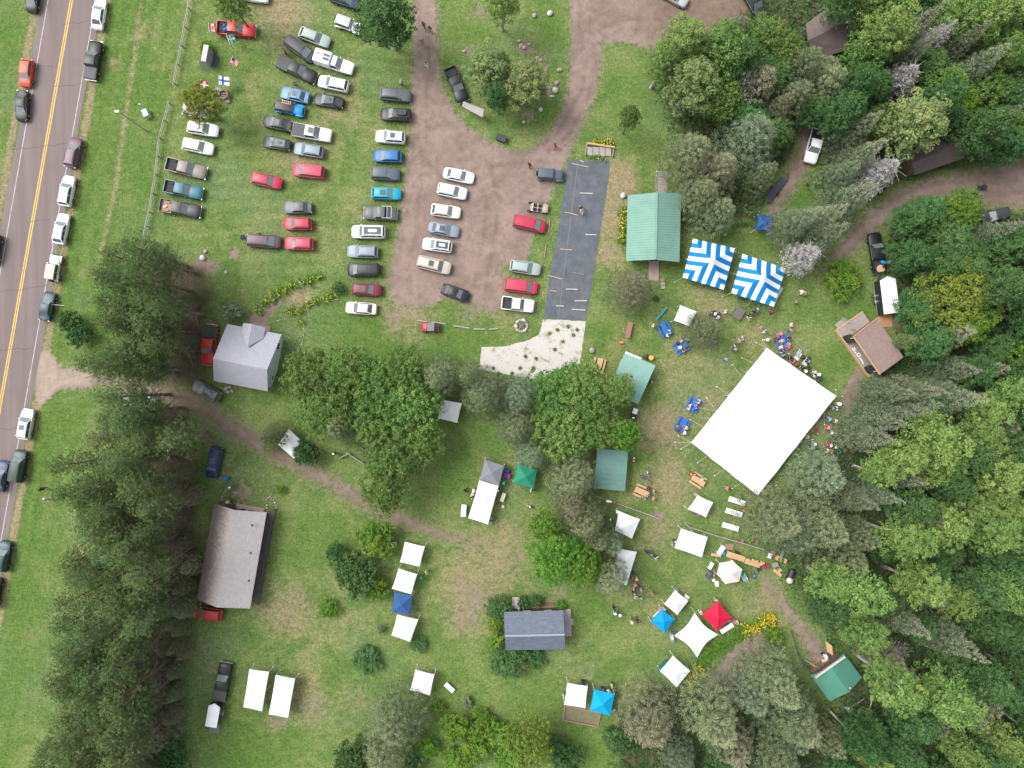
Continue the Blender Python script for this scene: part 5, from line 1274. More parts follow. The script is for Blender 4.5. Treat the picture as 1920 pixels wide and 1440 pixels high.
for ps in ([(1548,1202),(1560,1211),(1562,1229),(1551,1222)], [(1508,1236),(1527,1250),(1533,1251),(1512,1240)]):
    mm = MB(); mm.slab([G(*ps[0],.9), G(*ps[1],1.9), G(*ps[2],1.9), G(*ps[3],.9)], .06); world_build(mm, 'open_shutter', WOODN, t)
mm = MB(); mm.slab([G(1509,1245,.5), G(1522,1252,.5), G(1529,1262,.5), G(1520,1262,.5)], .1); world_build(mm, 'side_step', DARKIN, t)
mm = MB(); p = G(1594,1290,3.7); mm.lathe([(.14,0),(.14,.5),(.22,.55),(.05,.7)], 10, (p.x, p.y, 3.3)); world_build(mm, 'flue', pmat('grey_flue', (.35,.36,.37), .4, metal=.5), t)
mm = MB(); mm.slab([G(1540,1238,.9), G(1553,1231,.9), G(1556,1236,.9), G(1543,1244,.9)], .06); mm.bar(G(1548,1237,0), G(1548,1237,.9), .5, .5); ct = world_build(mm, 'counter_table', pmat('cream_counter', (.5,.47,.4), .6), t)
tr = thing('handrail', 'bent dark handrail along the footpath to the booth', 'handrail', G(1495,1210,0))
pts = [(1484,1182),(1492,1212),(1497,1225),(1505,1241),(1508,1252)]
mm = MB()
for i in range(len(pts)-1): mm.bar(G(*pts[i],1.0), G(*pts[i+1],1.0), .12, .1)
world_build(mm, 'rail', pmat('dark_rail', (.05,.05,.048), .7), tr)
for p in pts[::1]:
    mm = MB(); mm.bar(G(*p,0), Vector((G(*p,1.0).x, G(*p,1.0).y, 1.0)), .11, .11); world_build(mm, 'post', pmat('dark_rail', (.05,.05,.048), .7), tr)

# cabins in the woods
t, q = gable('cabin', 'brown-roofed cabin standing clear among the trees', 'cabin', ((1511,45),(1555,12)), ((1515,76),(1585,41)), ((1528,112),(1594,92)), 2.9, 4.6, 2.9, LOG, (SH_BROWN, SH_BROWN), .5)
mm = MB(); p = G(1568,52,4.6); mm.lathe([(.08,0),(.08,.4)], 8, (p.x, p.y, 4.1)); world_build(mm, 'vent_pipe', WHITE, t)
wall_panel(t, q['P'][0], q['v'], -q['u'], 2.0, 1.1, .9, 2.0, DARKIN, 'door'); wall_panel(t, q['P'][3], q['u'], q['v'], 2.5, 1.6, 1.0, 1.0, GLASS, 'window')
t, q = gable('cabin', 'brown-roofed cabin half hidden under the golden birch', 'cabin', ((1700,287),(1790,248)), ((1710,306),(1805,268)), ((1716,328),(1809,296)), 2.9, 4.6, 2.9, LOG, (SH_BROWN, SH_BROWN), .5)
wall_panel(t, q['P'][3], q['u'], q['v'], 3.0, 1.1, .9, 2.0, DARKIN, 'door'); wall_panel(t, q['P'][3], q['u'], q['v'], 5.2, 1.6, 1.0, 1.0, GLASS, 'window')
mm = MB(); mm.slab([G(1802,258,2.6), G(1805,257,2.6), G(1812,278,2.6), G(1809,279,2.6)], .08); mm.bar(G(1807,268,0), G(1807,268,2.6), .1, .1); world_build(mm, 'porch_beam', WOODG, t)

# notice shelter on the island and the wooden sign board
t = thing('notice_shelter', 'small grey-roofed notice shelter on the lawn island', 'shelter', G(885,212,0))
roof_slope('roof_panel', (G(869,190,2.4), G(907,205,2.4)), (G(866,199,2.1), G(905,220,2.1)), pmat('grey_shelter_roof', (.33,.31,.31), .7, var=.12, scale=2), t, .08)
for p in ((870,197),(903,213)):
    mm = MB(); q_ = G(*p,1.0); mm.bar((q_.x, q_.y, 0), (q_.x, q_.y, 2.1), .12, .12); world_build(mm, 'post', WOODB, t)
mm = MB(); a, b_ = G(871,199,1.4), G(902,214,1.4); mm.bar((a.x,a.y,1.4), (b_.x,b_.y,1.4), .06, 1.0); world_build(mm, 'notice_board', WOODB, t)
t = thing('sign_board', 'thick grey wooden sign standing on a dark mulch bed', 'sign', G(388,106,0))
a, b_ = G(380,113,2.2), G(385,86,2.2); ax = (b_-a).normalized(); L_ = (b_-a).length; c_ = (a+b_)/2
Ms = Matrix.Translation((c_.x, c_.y, 0)) @ Matrix((ax, Vector((ax.y, -ax.x, 0)), Vector((0,0,-1)))).transposed().to_4x4()
mm = MB(); mm.box(None, (L_,.5,1.9), M=Ms @ Matrix.Translation((0,.25,-1.2))); world_build(mm, 'board', pmat('grey_planks', (.24,.235,.245), .85, var=.25, scale=5), t)
mm = MB(); mm.box(None, (L_+.3,.75,.1), M=Ms @ Matrix.Translation((0,.15,-2.25))); world_build(mm, 'cap', pmat('pale_grey_cap', (.44,.43,.44), .7), t)
mm = MB()
for s in (-1, 1): mm.box(None, (.2,.2,2.2), M=Ms @ Matrix.Translation((s*L_*.35,.25,-1.1)))
world_build(mm, 'post', WOODB, t)
# ---------------------------------------------------------------- canopies and tents
def cloth(name, c, rough=.75, var=.035, trans=.12):
    if name in MATS: return MATS[name]
    m, nt, out = new_mat(name); tc = nd(nt, 'ShaderNodeTexCoord').outputs['Object']
    f = nd(nt, 'ShaderNodeMapRange', {'Value': noise_n(nt, tc, .8, 4), 'From Min': .3, 'From Max': .7, 'To Min': 1-var, 'To Max': 1+var*.5}).outputs[0]
    col = mixc(nt, 1, c, nd(nt, 'ShaderNodeCombineColor', {'Red': f, 'Green': f, 'Blue': f}).outputs[0], 'MULTIPLY')
    bn = nd(nt, 'ShaderNodeBump', {'Height': noise_n(nt, tc, 1.6, 5, .6, .6), 'Strength': .25, 'Distance': .12})
    b = nd(nt, 'ShaderNodeBsdfPrincipled', {'Base Color': col, 'Roughness': rough, 'Specular IOR Level': .3, 'Normal': bn.outputs[0]})
    tr = nd(nt, 'ShaderNodeBsdfTranslucent', {'Color': col}); mx = nd(nt, 'ShaderNodeMixShader', {0: trans})
    nt.links.new(b.outputs[0], mx.inputs[1]); nt.links.new(tr.outputs[0], mx.inputs[2]); nt.links.new(mx.outputs[0], out.inputs[0]); MATS[name] = m; return m
CW = cloth('white_canopy_cloth', (.8,.81,.82)); CB = cloth('navy_blue_canopy_cloth', (.035,.095,.25)); CG = cloth('green_canopy_cloth', (.02,.235,.135)); CGR = cloth('grey_canopy_cloth', (.2,.215,.24))
CBR = cloth('bright_blue_canopy_cloth', (.0,.27,.6)); CCY = cloth('cyan_canopy_cloth', (.0,.32,.58)); CR = cloth('red_canopy_cloth', (.58,.012,.05)); CBL = cloth('blue_tarp_cloth', (.03,.095,.28)); CSK = cloth('striped_tent_blue', (.0,.19,.5))
POLE = pmat('white_tent_pole', (.62,.63,.64), .4); ROPE = pmat('pale_rope', (.5,.49,.42), .8); STAKE = pmat('white_stake_cap', (.8,.8,.8), .5)

def canopy(px, label, mat, ze=2.15, zp=2.9, legs=True, name='canopy', val=.25, long=False, legmat=None, sag=.03, group=None):
    P_ = [G(x, y, ze) for x, y in px]; c = sum(P_, Vector())/len(P_); t = thing(name, label, 'canopy', (c.x, c.y, 0), group=group); off = Vector((c.x, c.y, 0))
    m = MB(); n = len(P_)
    if long:
        e = [(P_[(i+1) % 4]-P_[i]).length for i in range(4)]
        k = 0 if e[0] < e[1] else 1                      # edges k and k+2 are the short ends
        s0 = (P_[k]+P_[(k+1) % 4])/2; s1 = (P_[(k+2) % 4]+P_[(k+3) % 4])/2; d_ = (s1-s0); w_ = min(e)
        r0 = s0 + d_.normalized()*w_*.5; r1 = s1 - d_.normalized()*w_*.5; r0.z = r1.z = zp
        peak = {k: r0, (k+1) % 4: r0, (k+2) % 4: r1, (k+3) % 4: r1}
    else:
        pk = Vector((c.x, c.y, zp)); peak = {i: pk for i in range(n)}
    nu, nv = 8, 5
    for i in range(n):
        a, b = P_[i], P_[(i+1) % n]; pa, pb = peak[i], peak[(i+1) % n]; base = len(m.v); vs = []
        for j in range(nv+1):
            v = j/nv
            for k_ in range(nu+1):
                u = k_/nu; lo = a.lerp(b, u); hi = pa.lerp(pb, u); p = lo.lerp(hi, v); s_ = math.sin(PI*u)*math.sin(PI*min(1, v+.15)); p = p - Vector((0,0,sag*2*s_)); 
                if v == 0: p = p + (c-p).normalized()*0 + (Vector((c.x,c.y,p.z))-p).normalized()*math.sin(PI*u)*sag*1.2
                vs.append(p-off)
        m.add(vs, [(j*(nu+1)+k_, j*(nu+1)+k_+1, (j+1)*(nu+1)+k_+1, (j+1)*(nu+1)+k_) for j in range(nv) for k_ in range(nu)])
    o = m.build('cloth', mat, t, 20)
    if val:
        m = MB()
        for i in range(n):
            a, b = P_[i], P_[(i+1) % n]; vs = []
            for k_ in range(9):
                u = k_/8; p = a.lerp(b, u) + (Vector((c.x,c.y,ze))-a.lerp(b, u)).normalized()*math.sin(PI*u)*sag*1.2; vs += [p-off, p-off-Vector((0,0,val+.02*math.sin(u*18)))]
            m.add(vs, [(2*k_, 2*k_+1, 2*k_+3, 2*k_+2) for k_ in range(8)])
        m.build('valance', mat, t)
    if legs:
        pts = list(P_) + ([(P_[(k+1) % 4]+P_[(k+2) % 4])/2, (P_[k]+P_[(k+3) % 4])/2] if long else [])
        for p in pts:
            q = p.lerp(c, .015); m = MB(); m.bar((q.x-off.x, q.y-off.y, 0), (q.x-off.x, q.y-off.y, ze-.02), .07, .07); m.box((q.x-off.x, q.y-off.y, .02), (.16,.16,.04)); m.build('leg', legmat or POLE, t)
    return t
CN = canopy
CN([(1276,572),(1306.5,584),(1291.5,611),(1264,601)], 'small white canopy beside the blue picnic tables and a twiggy conifer', CW)
CN([(1422,401),(1452,405),(1446,435),(1415,431)], 'dark blue tarp shelter under the trees behind the striped tents', CBL, ze=1.9, zp=2.1, sag=.12)
CN([(830,749.5),(866,756),(857,793),(821,784.5)], 'lone white canopy between the grove and a grey-green conifer', CW)
CN([(541,804),(573,834),(551,860),(521,834)], 'white canopy tucked under the grove beside the lane', CW)
CN([(909,861),(945.5,873.5),(935.5,910.5),(899,899.5)], 'grey canopy joined to the long white one', CGR, ze=2.3)
CN([(899,900.5),(935,911),(915,983.5),(878,971.5)], 'long white canopy joined to the grey one', CW, long=True, zp=2.8)
CN([(971,870),(1007,880),(1001,916),(962,905.5)], 'green canopy beside the conifers', CG)
CN([(759,1016),(796.5,1025),(786.5,1062.5),(750,1054)], 'first white canopy of the lower lawn line, next to the white bench', CW)
CN([(747.5,1066),(782,1077),(771,1114.5),(735,1104)], 'white canopy between another white one and the blue one', CW)
CN([(740,1109.5),(773,1116.5),(769.5,1153),(734,1148.5)], 'navy blue canopy in the line of white canopies', CB)
CN([(745,1152.5),(784,1162),(769,1203.5),(734,1191.5)], 'last white canopy in the line, over a dark bush', CW)
CN([(779,1256),(814.5,1265.5),(806,1304),(769,1294)], 'white canopy standing by itself next to a white folding table', CW)
CN([(467.5,1255),(504,1260),(491,1334),(456,1326)], 'long white canopy on the side toward the small trailer', CW, long=True, zp=2.8)
CN([(517,1266),(553,1273),(540,1346),(504,1339.5)], 'long white canopy beside its twin, toward the open lawn', CW, long=True, zp=2.8)
CN([(1064,1281),(1102,1287),(1097.5,1328),(1058,1321.5)], 'white canopy beside the cyan one on the lower lawn', CW)
CN([(1114,1292.5),(1152.5,1301),(1144.5,1342.5),(1106,1332.5)], 'cyan canopy on the lower lawn by the timber-edged bed', CCY)
CN([(1262.5,1230),(1294,1258),(1269,1288.5),(1238,1259)], 'white canopy at the tip of the yellow flower border', CW)
CN([(1241,1142.5),(1265.5,1161),(1246,1187.5),(1220,1165)], 'bright blue canopy between a white one and the shade sail', CBR)
CN([(1266,1107),(1290.5,1127),(1270,1153),(1246,1133)], 'white canopy above the bright blue one', CW)
CN([(1346,1127.5),(1372,1159.5),(1344,1183),(1316,1152.5)], 'red canopy beside the white shade sail', CR)
CN([(1309,929),(1337,942.5),(1324,970),(1290,955)], 'white canopy next to the white tables', CW)
CN([(1277.5,991),(1327,1007.5),(1316,1045),(1265.5,1027.5)], 'large white canopy by the wooden goods stall', CW, long=True, zp=2.7)
CN([(1160,957.5),(1200,974),(1185,1010),(1153,995)], 'glossy white canopy with a blue edge beside the log rail', cloth('glossy_white_cloth', (.74,.77,.8), .22))
CN([(1160,1028),(1194,1035),(1175,1098),(1146,1090)], 'long glossy white canopy half covered by an olive conifer', cloth('glossy_white_cloth', (.74,.77,.8), .22), long=True, zp=2.7)
CN([(1350,1056),(1374,1051),(1392,1068),(1386,1090.5),(1361,1095),(1344.5,1077)], 'six-sided white canopy beside the wooden goods', cloth('cream_canopy_cloth', (.78,.74,.68)), zp=3.2)
# side flaps seen on some canopies
for px, z0, z1, lab, m_ in (((905,868),(945,872),2.0,'',CGR),) if False else (): pass

# shade sail with drawn-in edges
tips = [(1302.5,1149,2.6),(1346,1190,2.0),(1307.5,1231.5,2.6),(1264,1192,2.0)]
c = G(1304,1190,2.4); t = thing('shade_sail', 'white four-pointed shade sail with drawn-in edges', 'shade sail', (c.x, c.y, 0)); off = Vector((c.x, c.y, 0))
m = MB(); nu = 16; vs = []
T4 = [G(*p) for p in tips]
for j in range(nu+1):
    for i in range(nu+1):
        u, v = i/nu, j/nu
        p = (T4[0]*(1-u)+T4[1]*u)*(1-v) + (T4[3]*(1-u)+T4[2]*u)*v
        w_ = max(0, 1 - 4*u*(1-u)) * math.sin(PI*v) + max(0, 1 - 4*v*(1-v)) * math.sin(PI*u)
        q = p.lerp(Vector((c.x, c.y, p.z)), .17*w_); q.z += .25*math.sin(PI*u)*math.sin(PI*v)
        vs.append(q-off)
m.add(vs, [(j*(nu+1)+i, j*(nu+1)+i+1, (j+1)*(nu+1)+i+1, (j+1)*(nu+1)+i) for j in range(nu) for i in range(nu)]); m.build('cloth', CW, t, 40)
for p in T4:
    m = MB(); q = p + (p-c).normalized()*.15; m.tube([(q.x-off.x, q.y-off.y, 0), (q.x-off.x, q.y-off.y, p.z+.1)], .04, 6); m.build('pole', POLE, t)

# the two striped tents
def striped(px, label):
    ze, zp = 2.4, 4.7; P_ = [G(x, y, ze) for x, y in px]; c = sum(P_, Vector())/4; t = thing('striped_tent', label, 'tent', (c.x, c.y, 0)); off = Vector((c.x, c.y, 0)); pk = Vector((0,0,zp))
    m = MB(); ns = 9
    for i in range(4):
        a, b = P_[i]-off, P_[(i+1) % 4]-off
        def hip(u): return a.lerp(pk, 2*u) if u <= .5 else b.lerp(pk, 2-2*u)
        for s in range(ns):
            us = [s/ns, (s+1)/ns]
            if us[0] < .5 < us[1]: us = [us[0], .5, us[1]]
            rows = 5
            for u0, u1 in zip(us[:-1], us[1:]):
                vs = []
                for k in range(rows+1):
                    v = k/rows
                    for u in (u0, u1):
                        p = a.lerp(b, u).lerp(hip(u), v); h_ = (p.z-ze)/(zp-ze); p.z = ze + (zp-ze)*h_**1.25; vs.append(p)
                m.add(vs, [(2*k, 2*k+1, 2*k+3, 2*k+2) for k in range(rows)], s % 2)
    m.build('striped_cloth', [CW, CSK], t)
    m = MB()
    for i in range(4):
        a, b = P_[i]-off, P_[(i+1) % 4]-off
        for s in range(ns):
            p, q = a.lerp(b, s/ns), a.lerp(b, (s+1)/ns); m.add([p, q, q-Vector((0,0,.28)), p-Vector((0,0,.28))], [(0,1,2,3)], s % 2)
    m.build('valance', [CW, CSK], t)
    m = MB(); m.tube([(0,0,0), (0,0,zp+.1)], .05, 6); m.build('centre_pole', POLE, t)
    for i in range(4):
        for f in (0, .5):
            p = (P_[i]-off).lerp(P_[(i+1) % 4]-off, f); m = MB(); m.tube([(p.x*.98, p.y*.98, 0), (p.x*.98, p.y*.98, ze)], .04, 6); m.build('leg', POLE, t)
            o = p*1.22 if f else p*1.2; m = MB(); m.tube([p, (o.x, o.y, .15)], .018, 4); m.build('guy_rope', ROPE, t); 
            s = MB(); s.lathe([(.03,0),(.03,.3),(.05,.32),(.02,.36)], 6, (o.x, o.y, 0)); s.build('stake', STAKE, t)
    return t
striped([(1300,447.5),(1378,465.5),(1357,543),(1280.5,520)], 'blue and white striped tent next to the green pavilion')
striped([(1393,476),(1473,503.5),(1451,575),(1372,549)], 'blue and white striped tent with a pale table at its corner')

# the great white tent
ze, zp = 2.4, 4.6; P_ = [G(*p, ze) for p in ((1438,652),(1568.5,742.5),(1421,929.5),(1296,830))]; c = sum(P_, Vector())/4; off = Vector((c.x, c.y, 0))
t = thing('marquee', 'great white tent in the middle of the gathering', 'tent', (c.x, c.y, 0)); BIG = t
nu, nv = 40, 60; vs = []
for j in range(nv+1):
    for i in range(nu+1):
        u, v = i/nu, j/nv
        p = (P_[0]*(1-u)+P_[1]*u)*(1-v) + (P_[3]*(1-u)+P_[2]*u)*v - off
        d_ = min(min(u, 1-u)*1.0, min(v, 1-v)*1.45); f = min(1, d_/.5); p.z = ze + (zp-ze)*f**1.15
        w1 = max(0, 1-d_*14)
        if min(u, 1-u) < min(v, 1-v)*1.45: sc_ = math.sin(PI*((v*4) % 1)); dirn = (P_[1]-P_[0]).normalized()*(1 if u < .5 else -1)
        else: sc_ = math.sin(PI*((u*3) % 1)); dirn = (P_[3]-P_[0]).normalized()*(1 if v < .5 else -1)
        p += dirn*(.06*sc_*w1); p.z -= .07*sc_*math.sin(PI*min(1, d_*2.5))
        vs.append(p)
m = MB(); m.add(vs, [(j*(nu+1)+i, j*(nu+1)+i+1, (j+1)*(nu+1)+i+1, (j+1)*(nu+1)+i) for j in range(nv) for i in range(nu)]); m.build('cloth', CW, t, 30)
m = MB(); edge = [(i, 0) for i in range(nu)] + [(nu, j) for j in range(nv)] + [(nu-i, nv) for i in range(nu)] + [(0, nv-j) for j in range(nv)]
ring_ = [vs[j*(nu+1)+i] for i, j in edge]; k = len(ring_)
m.add(ring_ + [p-Vector((0,0,.22)) for p in ring_], [(i, (i+1) % k, (i+1) % k + k, i+k) for i in range(k)]); m.build('valance', CW, t)
for f in (.33, .67):
    q = (P_[0].lerp(P_[3], f) + P_[1].lerp(P_[2], f))/2 - off; m = MB(); m.tube([(q.x, q.y, 0), (q.x, q.y, zp)], .07, 8); m.build('centre_pole', POLE, t)
rim = []
for i in range(4):
    a, b = P_[i], P_[(i+1) % 4]; n = 3 if i % 2 == 0 else 4
    for k in range(n):
        p = a.lerp(b, k/n); rim.append(p); m = MB(); q = p.lerp(c, .01)-off; m.tube([(q.x, q.y, 0), (q.x, q.y, ze)], .045, 6); m.build('side_pole', POLE, t)
for (ex, ey), (sx, sy) in (((1296,830),(1272,817)),((1296,830),(1265,829)),((1296,830),(1277,842)),((1325,805),(1294,787)),((1344,771),(1325,746)),((1344,771),(1311,765)),((1367,741),(1344,725)),((1391,707),(1373,684)),((1413,681),(1391,671)),((1438,652),(1418,643)),((1438,652),(1430,638)),
    ((1326,855),(1308,868)),((1358,880),(1340,892)),((1390,905),(1373,916)),((1482,682),(1479,663)),((1530,716),(1524,700)),((1568.5,742.5),(1567,731)),((1568.5,742.5),(1579,743)),((1545,772),(1546,796)),((1520,804),(1533,813)),((1500,830),(1524,824)),((1450,892),(1476,887)),((1435,910),(1455,910))):
    a = G(ex, ey, ze-.05)-off; b = G(sx, sy, .35)-off; m = MB(); m.tube([a, b], .022, 4); m.build('guy_rope', ROPE, t)
    s = MB(); s.lathe([(.035,0),(.035,.35),(.085,.37),(.085,.42),(.02,.46)], 7, (b.x, b.y, 0)); s.build('stake', STAKE, t)
# ---------------------------------------------------------------- furniture and small things
BLUEP = pmat('blue_picnic_paint', (.015,.12,.42), .5, var=.15, scale=3)
def picnic(px, py, deg, label, mat, L=2.2, zc=.6, group=None):
    g_ = G(px, py, zc); t = thing('picnic_table', label, 'picnic table', (g_.x, g_.y, 0), R(deg), group)
    m = MB()
    for i in range(5): m.box((0, -.34+.17*i, .75), (L, .16, .045))
    m.build('tabletop', mat, t)
    for s in (1, -1):
        m = MB()
        for i in (0, 1): m.box((0, s*(.72+.15*i), .45), (L, .14, .045))
        m.build('bench', mat, t)
    for x in (-L*.36, L*.36):
        m = MB(); m.bar((x,-.55,.02),(x,-.25,.73),.06,.09); m.bar((x,.55,.02),(x,.25,.73),.06,.09); m.box((x,0,.4),(.05,1.66,.09)); m.box((x,0,.71),(.05,.8,.06)); m.build('leg_frame', mat, t)
    return t
picnic(1247,617,-63,'blue picnic table with two people in white shirts',BLUEP); picnic(1278,650,26,'blue picnic table with a black-haired crowd beside the twiggy conifer',BLUEP)
picnic(1300.5,759,66,'blue picnic table beside the guy ropes with five people',BLUEP); picnic(1279.5,797,63,'blue picnic table at the corner of the great tent with four people',BLUEP)
picnic(1468,641,-78,'crowded blue picnic table at the top corner of the great tent',BLUEP)
picnic(1203,922,-24,'new wooden picnic table by the smaller green shed',WOODN); picnic(1309,901,-33,'new wooden picnic table beside the great tent',WOODN); picnic(1123,685,-104,'new wooden picnic table by the larger green shed',WOODN)
def bench(px, py, deg, L, W, h, label, mat, name='bench', cat='bench', zc=.45):
    g_ = G(px, py, zc); t = thing(name, label, cat, (g_.x, g_.y, 0), R(deg)); m = MB()
    n = max(1, int(W/.16))
    for i in range(n): m.box((0, -W/2+(i+.5)*W/n, h), (L, W/n-.012, .05))
    m.build('seat' if cat == 'bench' else 'tabletop', mat, t)
    for x in (-L*.4, L*.4):
        for s in (1, -1): q = MB(); q.box((x, s*W*.38, h/2-.02), (.07,.07,h-.05)); q.build('leg', mat, t)
    return t
REDB = pmat('red_brown_stain', (.3,.13,.095), .75, var=.12, scale=3)
bench(1179,619,77,2.4,.75,.72,'plain red-brown table on the grass by the green pavilion',REDB,'table','table')
bench(1385,588,60,1.75,1.3,.7,'square weathered table with pale edges between tents',pmat('greyed_boards', (.13,.115,.11), .85, var=.2, scale=4),'table','table')
bench(1240,588,50,2.5,.3,.5,'turquoise seesaw plank beside the blue picnic table',pmat('turquoise_paint', (.03,.24,.3), .55),'seesaw','seesaw')
bench(739,1020,5,.75,.55,.45,'small white bench beside the green bush',WHITE)
bench(943,932,70,1.35,.6,.74,'small pale table with black gear by the long canopy',pmat('cream_counter', (.5,.47,.4), .6),'table','table')
for a, lab in (((1380.5,939,-18),'white folding table next to the marquee corner'),((1375,960.5,-17),'white folding table in the middle of the trio, with an orange chair'),((1368.5,987,-16),'white folding table next to the rail fence')):
    bench(*a[:2], a[2], 2.6, .8, .74, lab, WHITE, 'folding_table', 'table')
bench(843,1288,-42,1.7,.7,.74,'white folding table alone beside a white canopy on the lower lawn',WHITE,'folding_table','table')
bench(869.5,957,-94,1.85,.78,.74,'white folding table beside the long white canopy',WHITE,'folding_table','table')
bench(1351,1031,55,1.5,.75,.74,'white folding table at the head of the wooden goods',WHITE,'folding_table','table'); bench(1332,1060,60,1.1,.6,.74,'short white table beside the six-sided canopy',WHITE,'folding_table','table')
bench(1456,553,62,2.6,.7,.74,'pale grey table sticking out from the striped tent corner',pmat('pale_grey_table', (.5,.49,.5), .5),'folding_table','table')
bench(1362,1177,32,2.2,.7,.74,'white table of goods along the red canopy',WHITE,'folding_table','table')
bench(1287.5,1119,-40,.75,.5,.6,'white cooler-sized table at the corner of a white canopy',WHITE,'side_table','table')
bench(1343,1041,-8,1.55,.42,.45,'raw pine bench beside the white table of the goods stall',WOODN)
# wooden goods
def plank_table(px, py, deg, L, W, lab):
    t = bench(px, py, deg, L, W, .72, lab, WOODN, 'display_table', 'table'); return t
plank_table(1378.5,1043,-18,2.9,.85,'raw wooden table in the goods row next to a blue box'); plank_table(1410,1055,-17,2.4,.8,'raw wooden table heaped with small wooden boxes')
rr = random.Random(9)
for i in range(13):
    x, y = 1402+i*2.6+rr.uniform(-2,2), 1049+i*.85+rr.uniform(-4,5); g_ = G(x, y, .78)
    m = MB(); s = rr.uniform(.16,.34); m.box((0,0,s*.4),(s*1.3,s,s*.8)); m.box((0,0,s*.82),(s*1.4,s*1.1,.03))
    tag(m.build('wooden_box', pmat('honey_pine', (.5,.3,.15), .7, var=.2, scale=6), None, None, (g_.x, g_.y, .75)), 'small raw wooden box on the display table', 'box', 'wooden boxes on the display table').rotation_euler[2] = rr.uniform(0, 3)
def chair(px, py, deg, label, mat, kind='camp', zc=.6, frame=TRIM, group=None):
    g_ = G(px, py, zc); t = thing({'camp': 'camp_chair', 'lounge': 'lawn_lounger', 'wood': 'wooden_chair'}[kind], label, 'chair', (g_.x, g_.y, 0), R(deg), group)
    L = {'camp': .5, 'lounge': 1.1, 'wood': .6}[kind]; W = .56 if kind == 'camp' else .66
    m = MB(); m.loft([[Vector((L/2,-W/2,.44)),Vector((L/2,W/2,.44)),Vector((L/2,W/2,.42)),Vector((L/2,-W/2,.42))],[Vector((0,-W/2,.41)),Vector((0,W/2,.41)),Vector((0,W/2,.39)),Vector((0,-W/2,.39))],[Vector((-L/2,-W/2,.4)),Vector((-L/2,W/2,.4)),Vector((-L/2,W/2,.38)),Vector((-L/2,-W/2,.38))]]); m.build('seat', mat, t)
    m = MB(); m.loft([[Vector((-L/2,-W/2,.4)),Vector((-L/2,W/2,.4)),Vector((-L/2-.03,W/2,.4)),Vector((-L/2-.03,-W/2,.4))],[Vector((-L/2-.2,-W/2,.95)),Vector((-L/2-.2,W/2,.95)),Vector((-L/2-.23,W/2,.95)),Vector((-L/2-.23,-W/2,.95))]]); m.build('backrest', mat, t)
    for s in (1, -1):
        m = MB(); m.bar((L/2-.04,s*W/2,.6),(-L/2-.05,s*W/2,.62),.06,.03); m.bar((L/2-.03,s*W/2,.43),(L/2-.03,s*W/2,.6),.03,.03); m.build('armrest', frame, t)
    for x in (L/2-.03, -L/2+.02):
        for s in (1, -1): m = MB(); m.bar((x,s*W/2,0),(x,s*W/2*.98,.42),.03,.03); m.build('leg', frame, t)
    return t
def cl(n, c): return pmat('fabric_'+n, c, .85, var=.1, scale=6)
chair(1466,662,120,'pale blue camp chair at the marquee edge',cl('pale_blue',(.22,.4,.52)))
chair(1481,671,130,'navy camp chair by the marquee edge',cl('navy',(.02,.035,.08))); chair(1488,680,150,'pink and red camp chair by the marquee edge',cl('coral',(.5,.08,.11)))
chair(1497,667,60,'white lawn lounger holding a person in lavender',cl('white',(.66,.67,.69)),'lounge',frame=WHITE); chair(1512,678,50,'pale patterned lawn chair holding a person in navy',cl('mint',(.45,.56,.56)),'lounge',frame=WHITE)
chair(1532,808,0,'red camp chair at the marquee edge',cl('red',(.34,.015,.05))); chair(1525,836,90,'teal camp chair on a dark ground mat',cl('teal',(.22,.42,.44)))
chair(1574,847,-90,'black camp chair holding a person in teal',cl('black',(.02,.02,.022))); chair(1586,828,40,'peach lawn lounger in the seated crowd',cl('peach',(.55,.36,.25)),'lounge',frame=WHITE)
chair(1396,1083,-60,'turquoise lawn lounger beside the six-sided canopy',cl('aqua',(.1,.38,.46)),'lounge',frame=WHITE); chair(1414,1080,10,'blue camp chair beside the wooden goods',cl('denim',(.09,.19,.36)))
chair(1425,1067,30,'navy camp chair at the end of the wooden goods',cl('navy',(.02,.035,.08))); chair(1435,1062,200,'crimson camp chair at the end of the wooden goods',cl('crimson',(.4,.01,.06)))
chair(1341,641,0,'purple camp chair half under the twiggy conifer',cl('purple',(.3,.1,.38))); chair(1295,889,-20,'orange camp chair at the wooden table by the marquee',cl('orange',(.55,.2,.04)))
chair(1433,958,20,'orange chair next to the end of a white table',cl('orange',(.55,.2,.04))) if False else chair(1393.5,957,0,'orange chair standing at a white folding table',cl('orange',(.55,.2,.04)))
chair(1344,1093,90,'white lawn chair by the six-sided canopy',cl('white',(.66,.67,.69)),frame=WHITE); chair(1331,1076,60,'blue lounger by the six-sided canopy',cl('denim',(.09,.19,.36)),'lounge')
chair(1260,1196,90,'pale blue camp chair beside the shade sail tip',cl('pale_blue',(.22,.4,.52))); chair(1456,637,0,'red camp chair pulled to the crowded blue table',cl('red',(.34,.015,.05)))
chair(1457.5,1046,-25,'raw wooden lounge chair in the wooden goods stall',WOODN,'wood',frame=WOODN); chair(1462,1070,-45,'raw wooden chair frame at the lower end of the goods stall',WOODN,'wood',frame=WOODN); chair(1418,1018,-25,'reddish wooden seat against the rail fence',WOODB,'wood',frame=WOODB)
chair(1391,1015,-15,'pinkish wooden bench seat against the rail fence',WOODB,'wood',frame=WOODB)
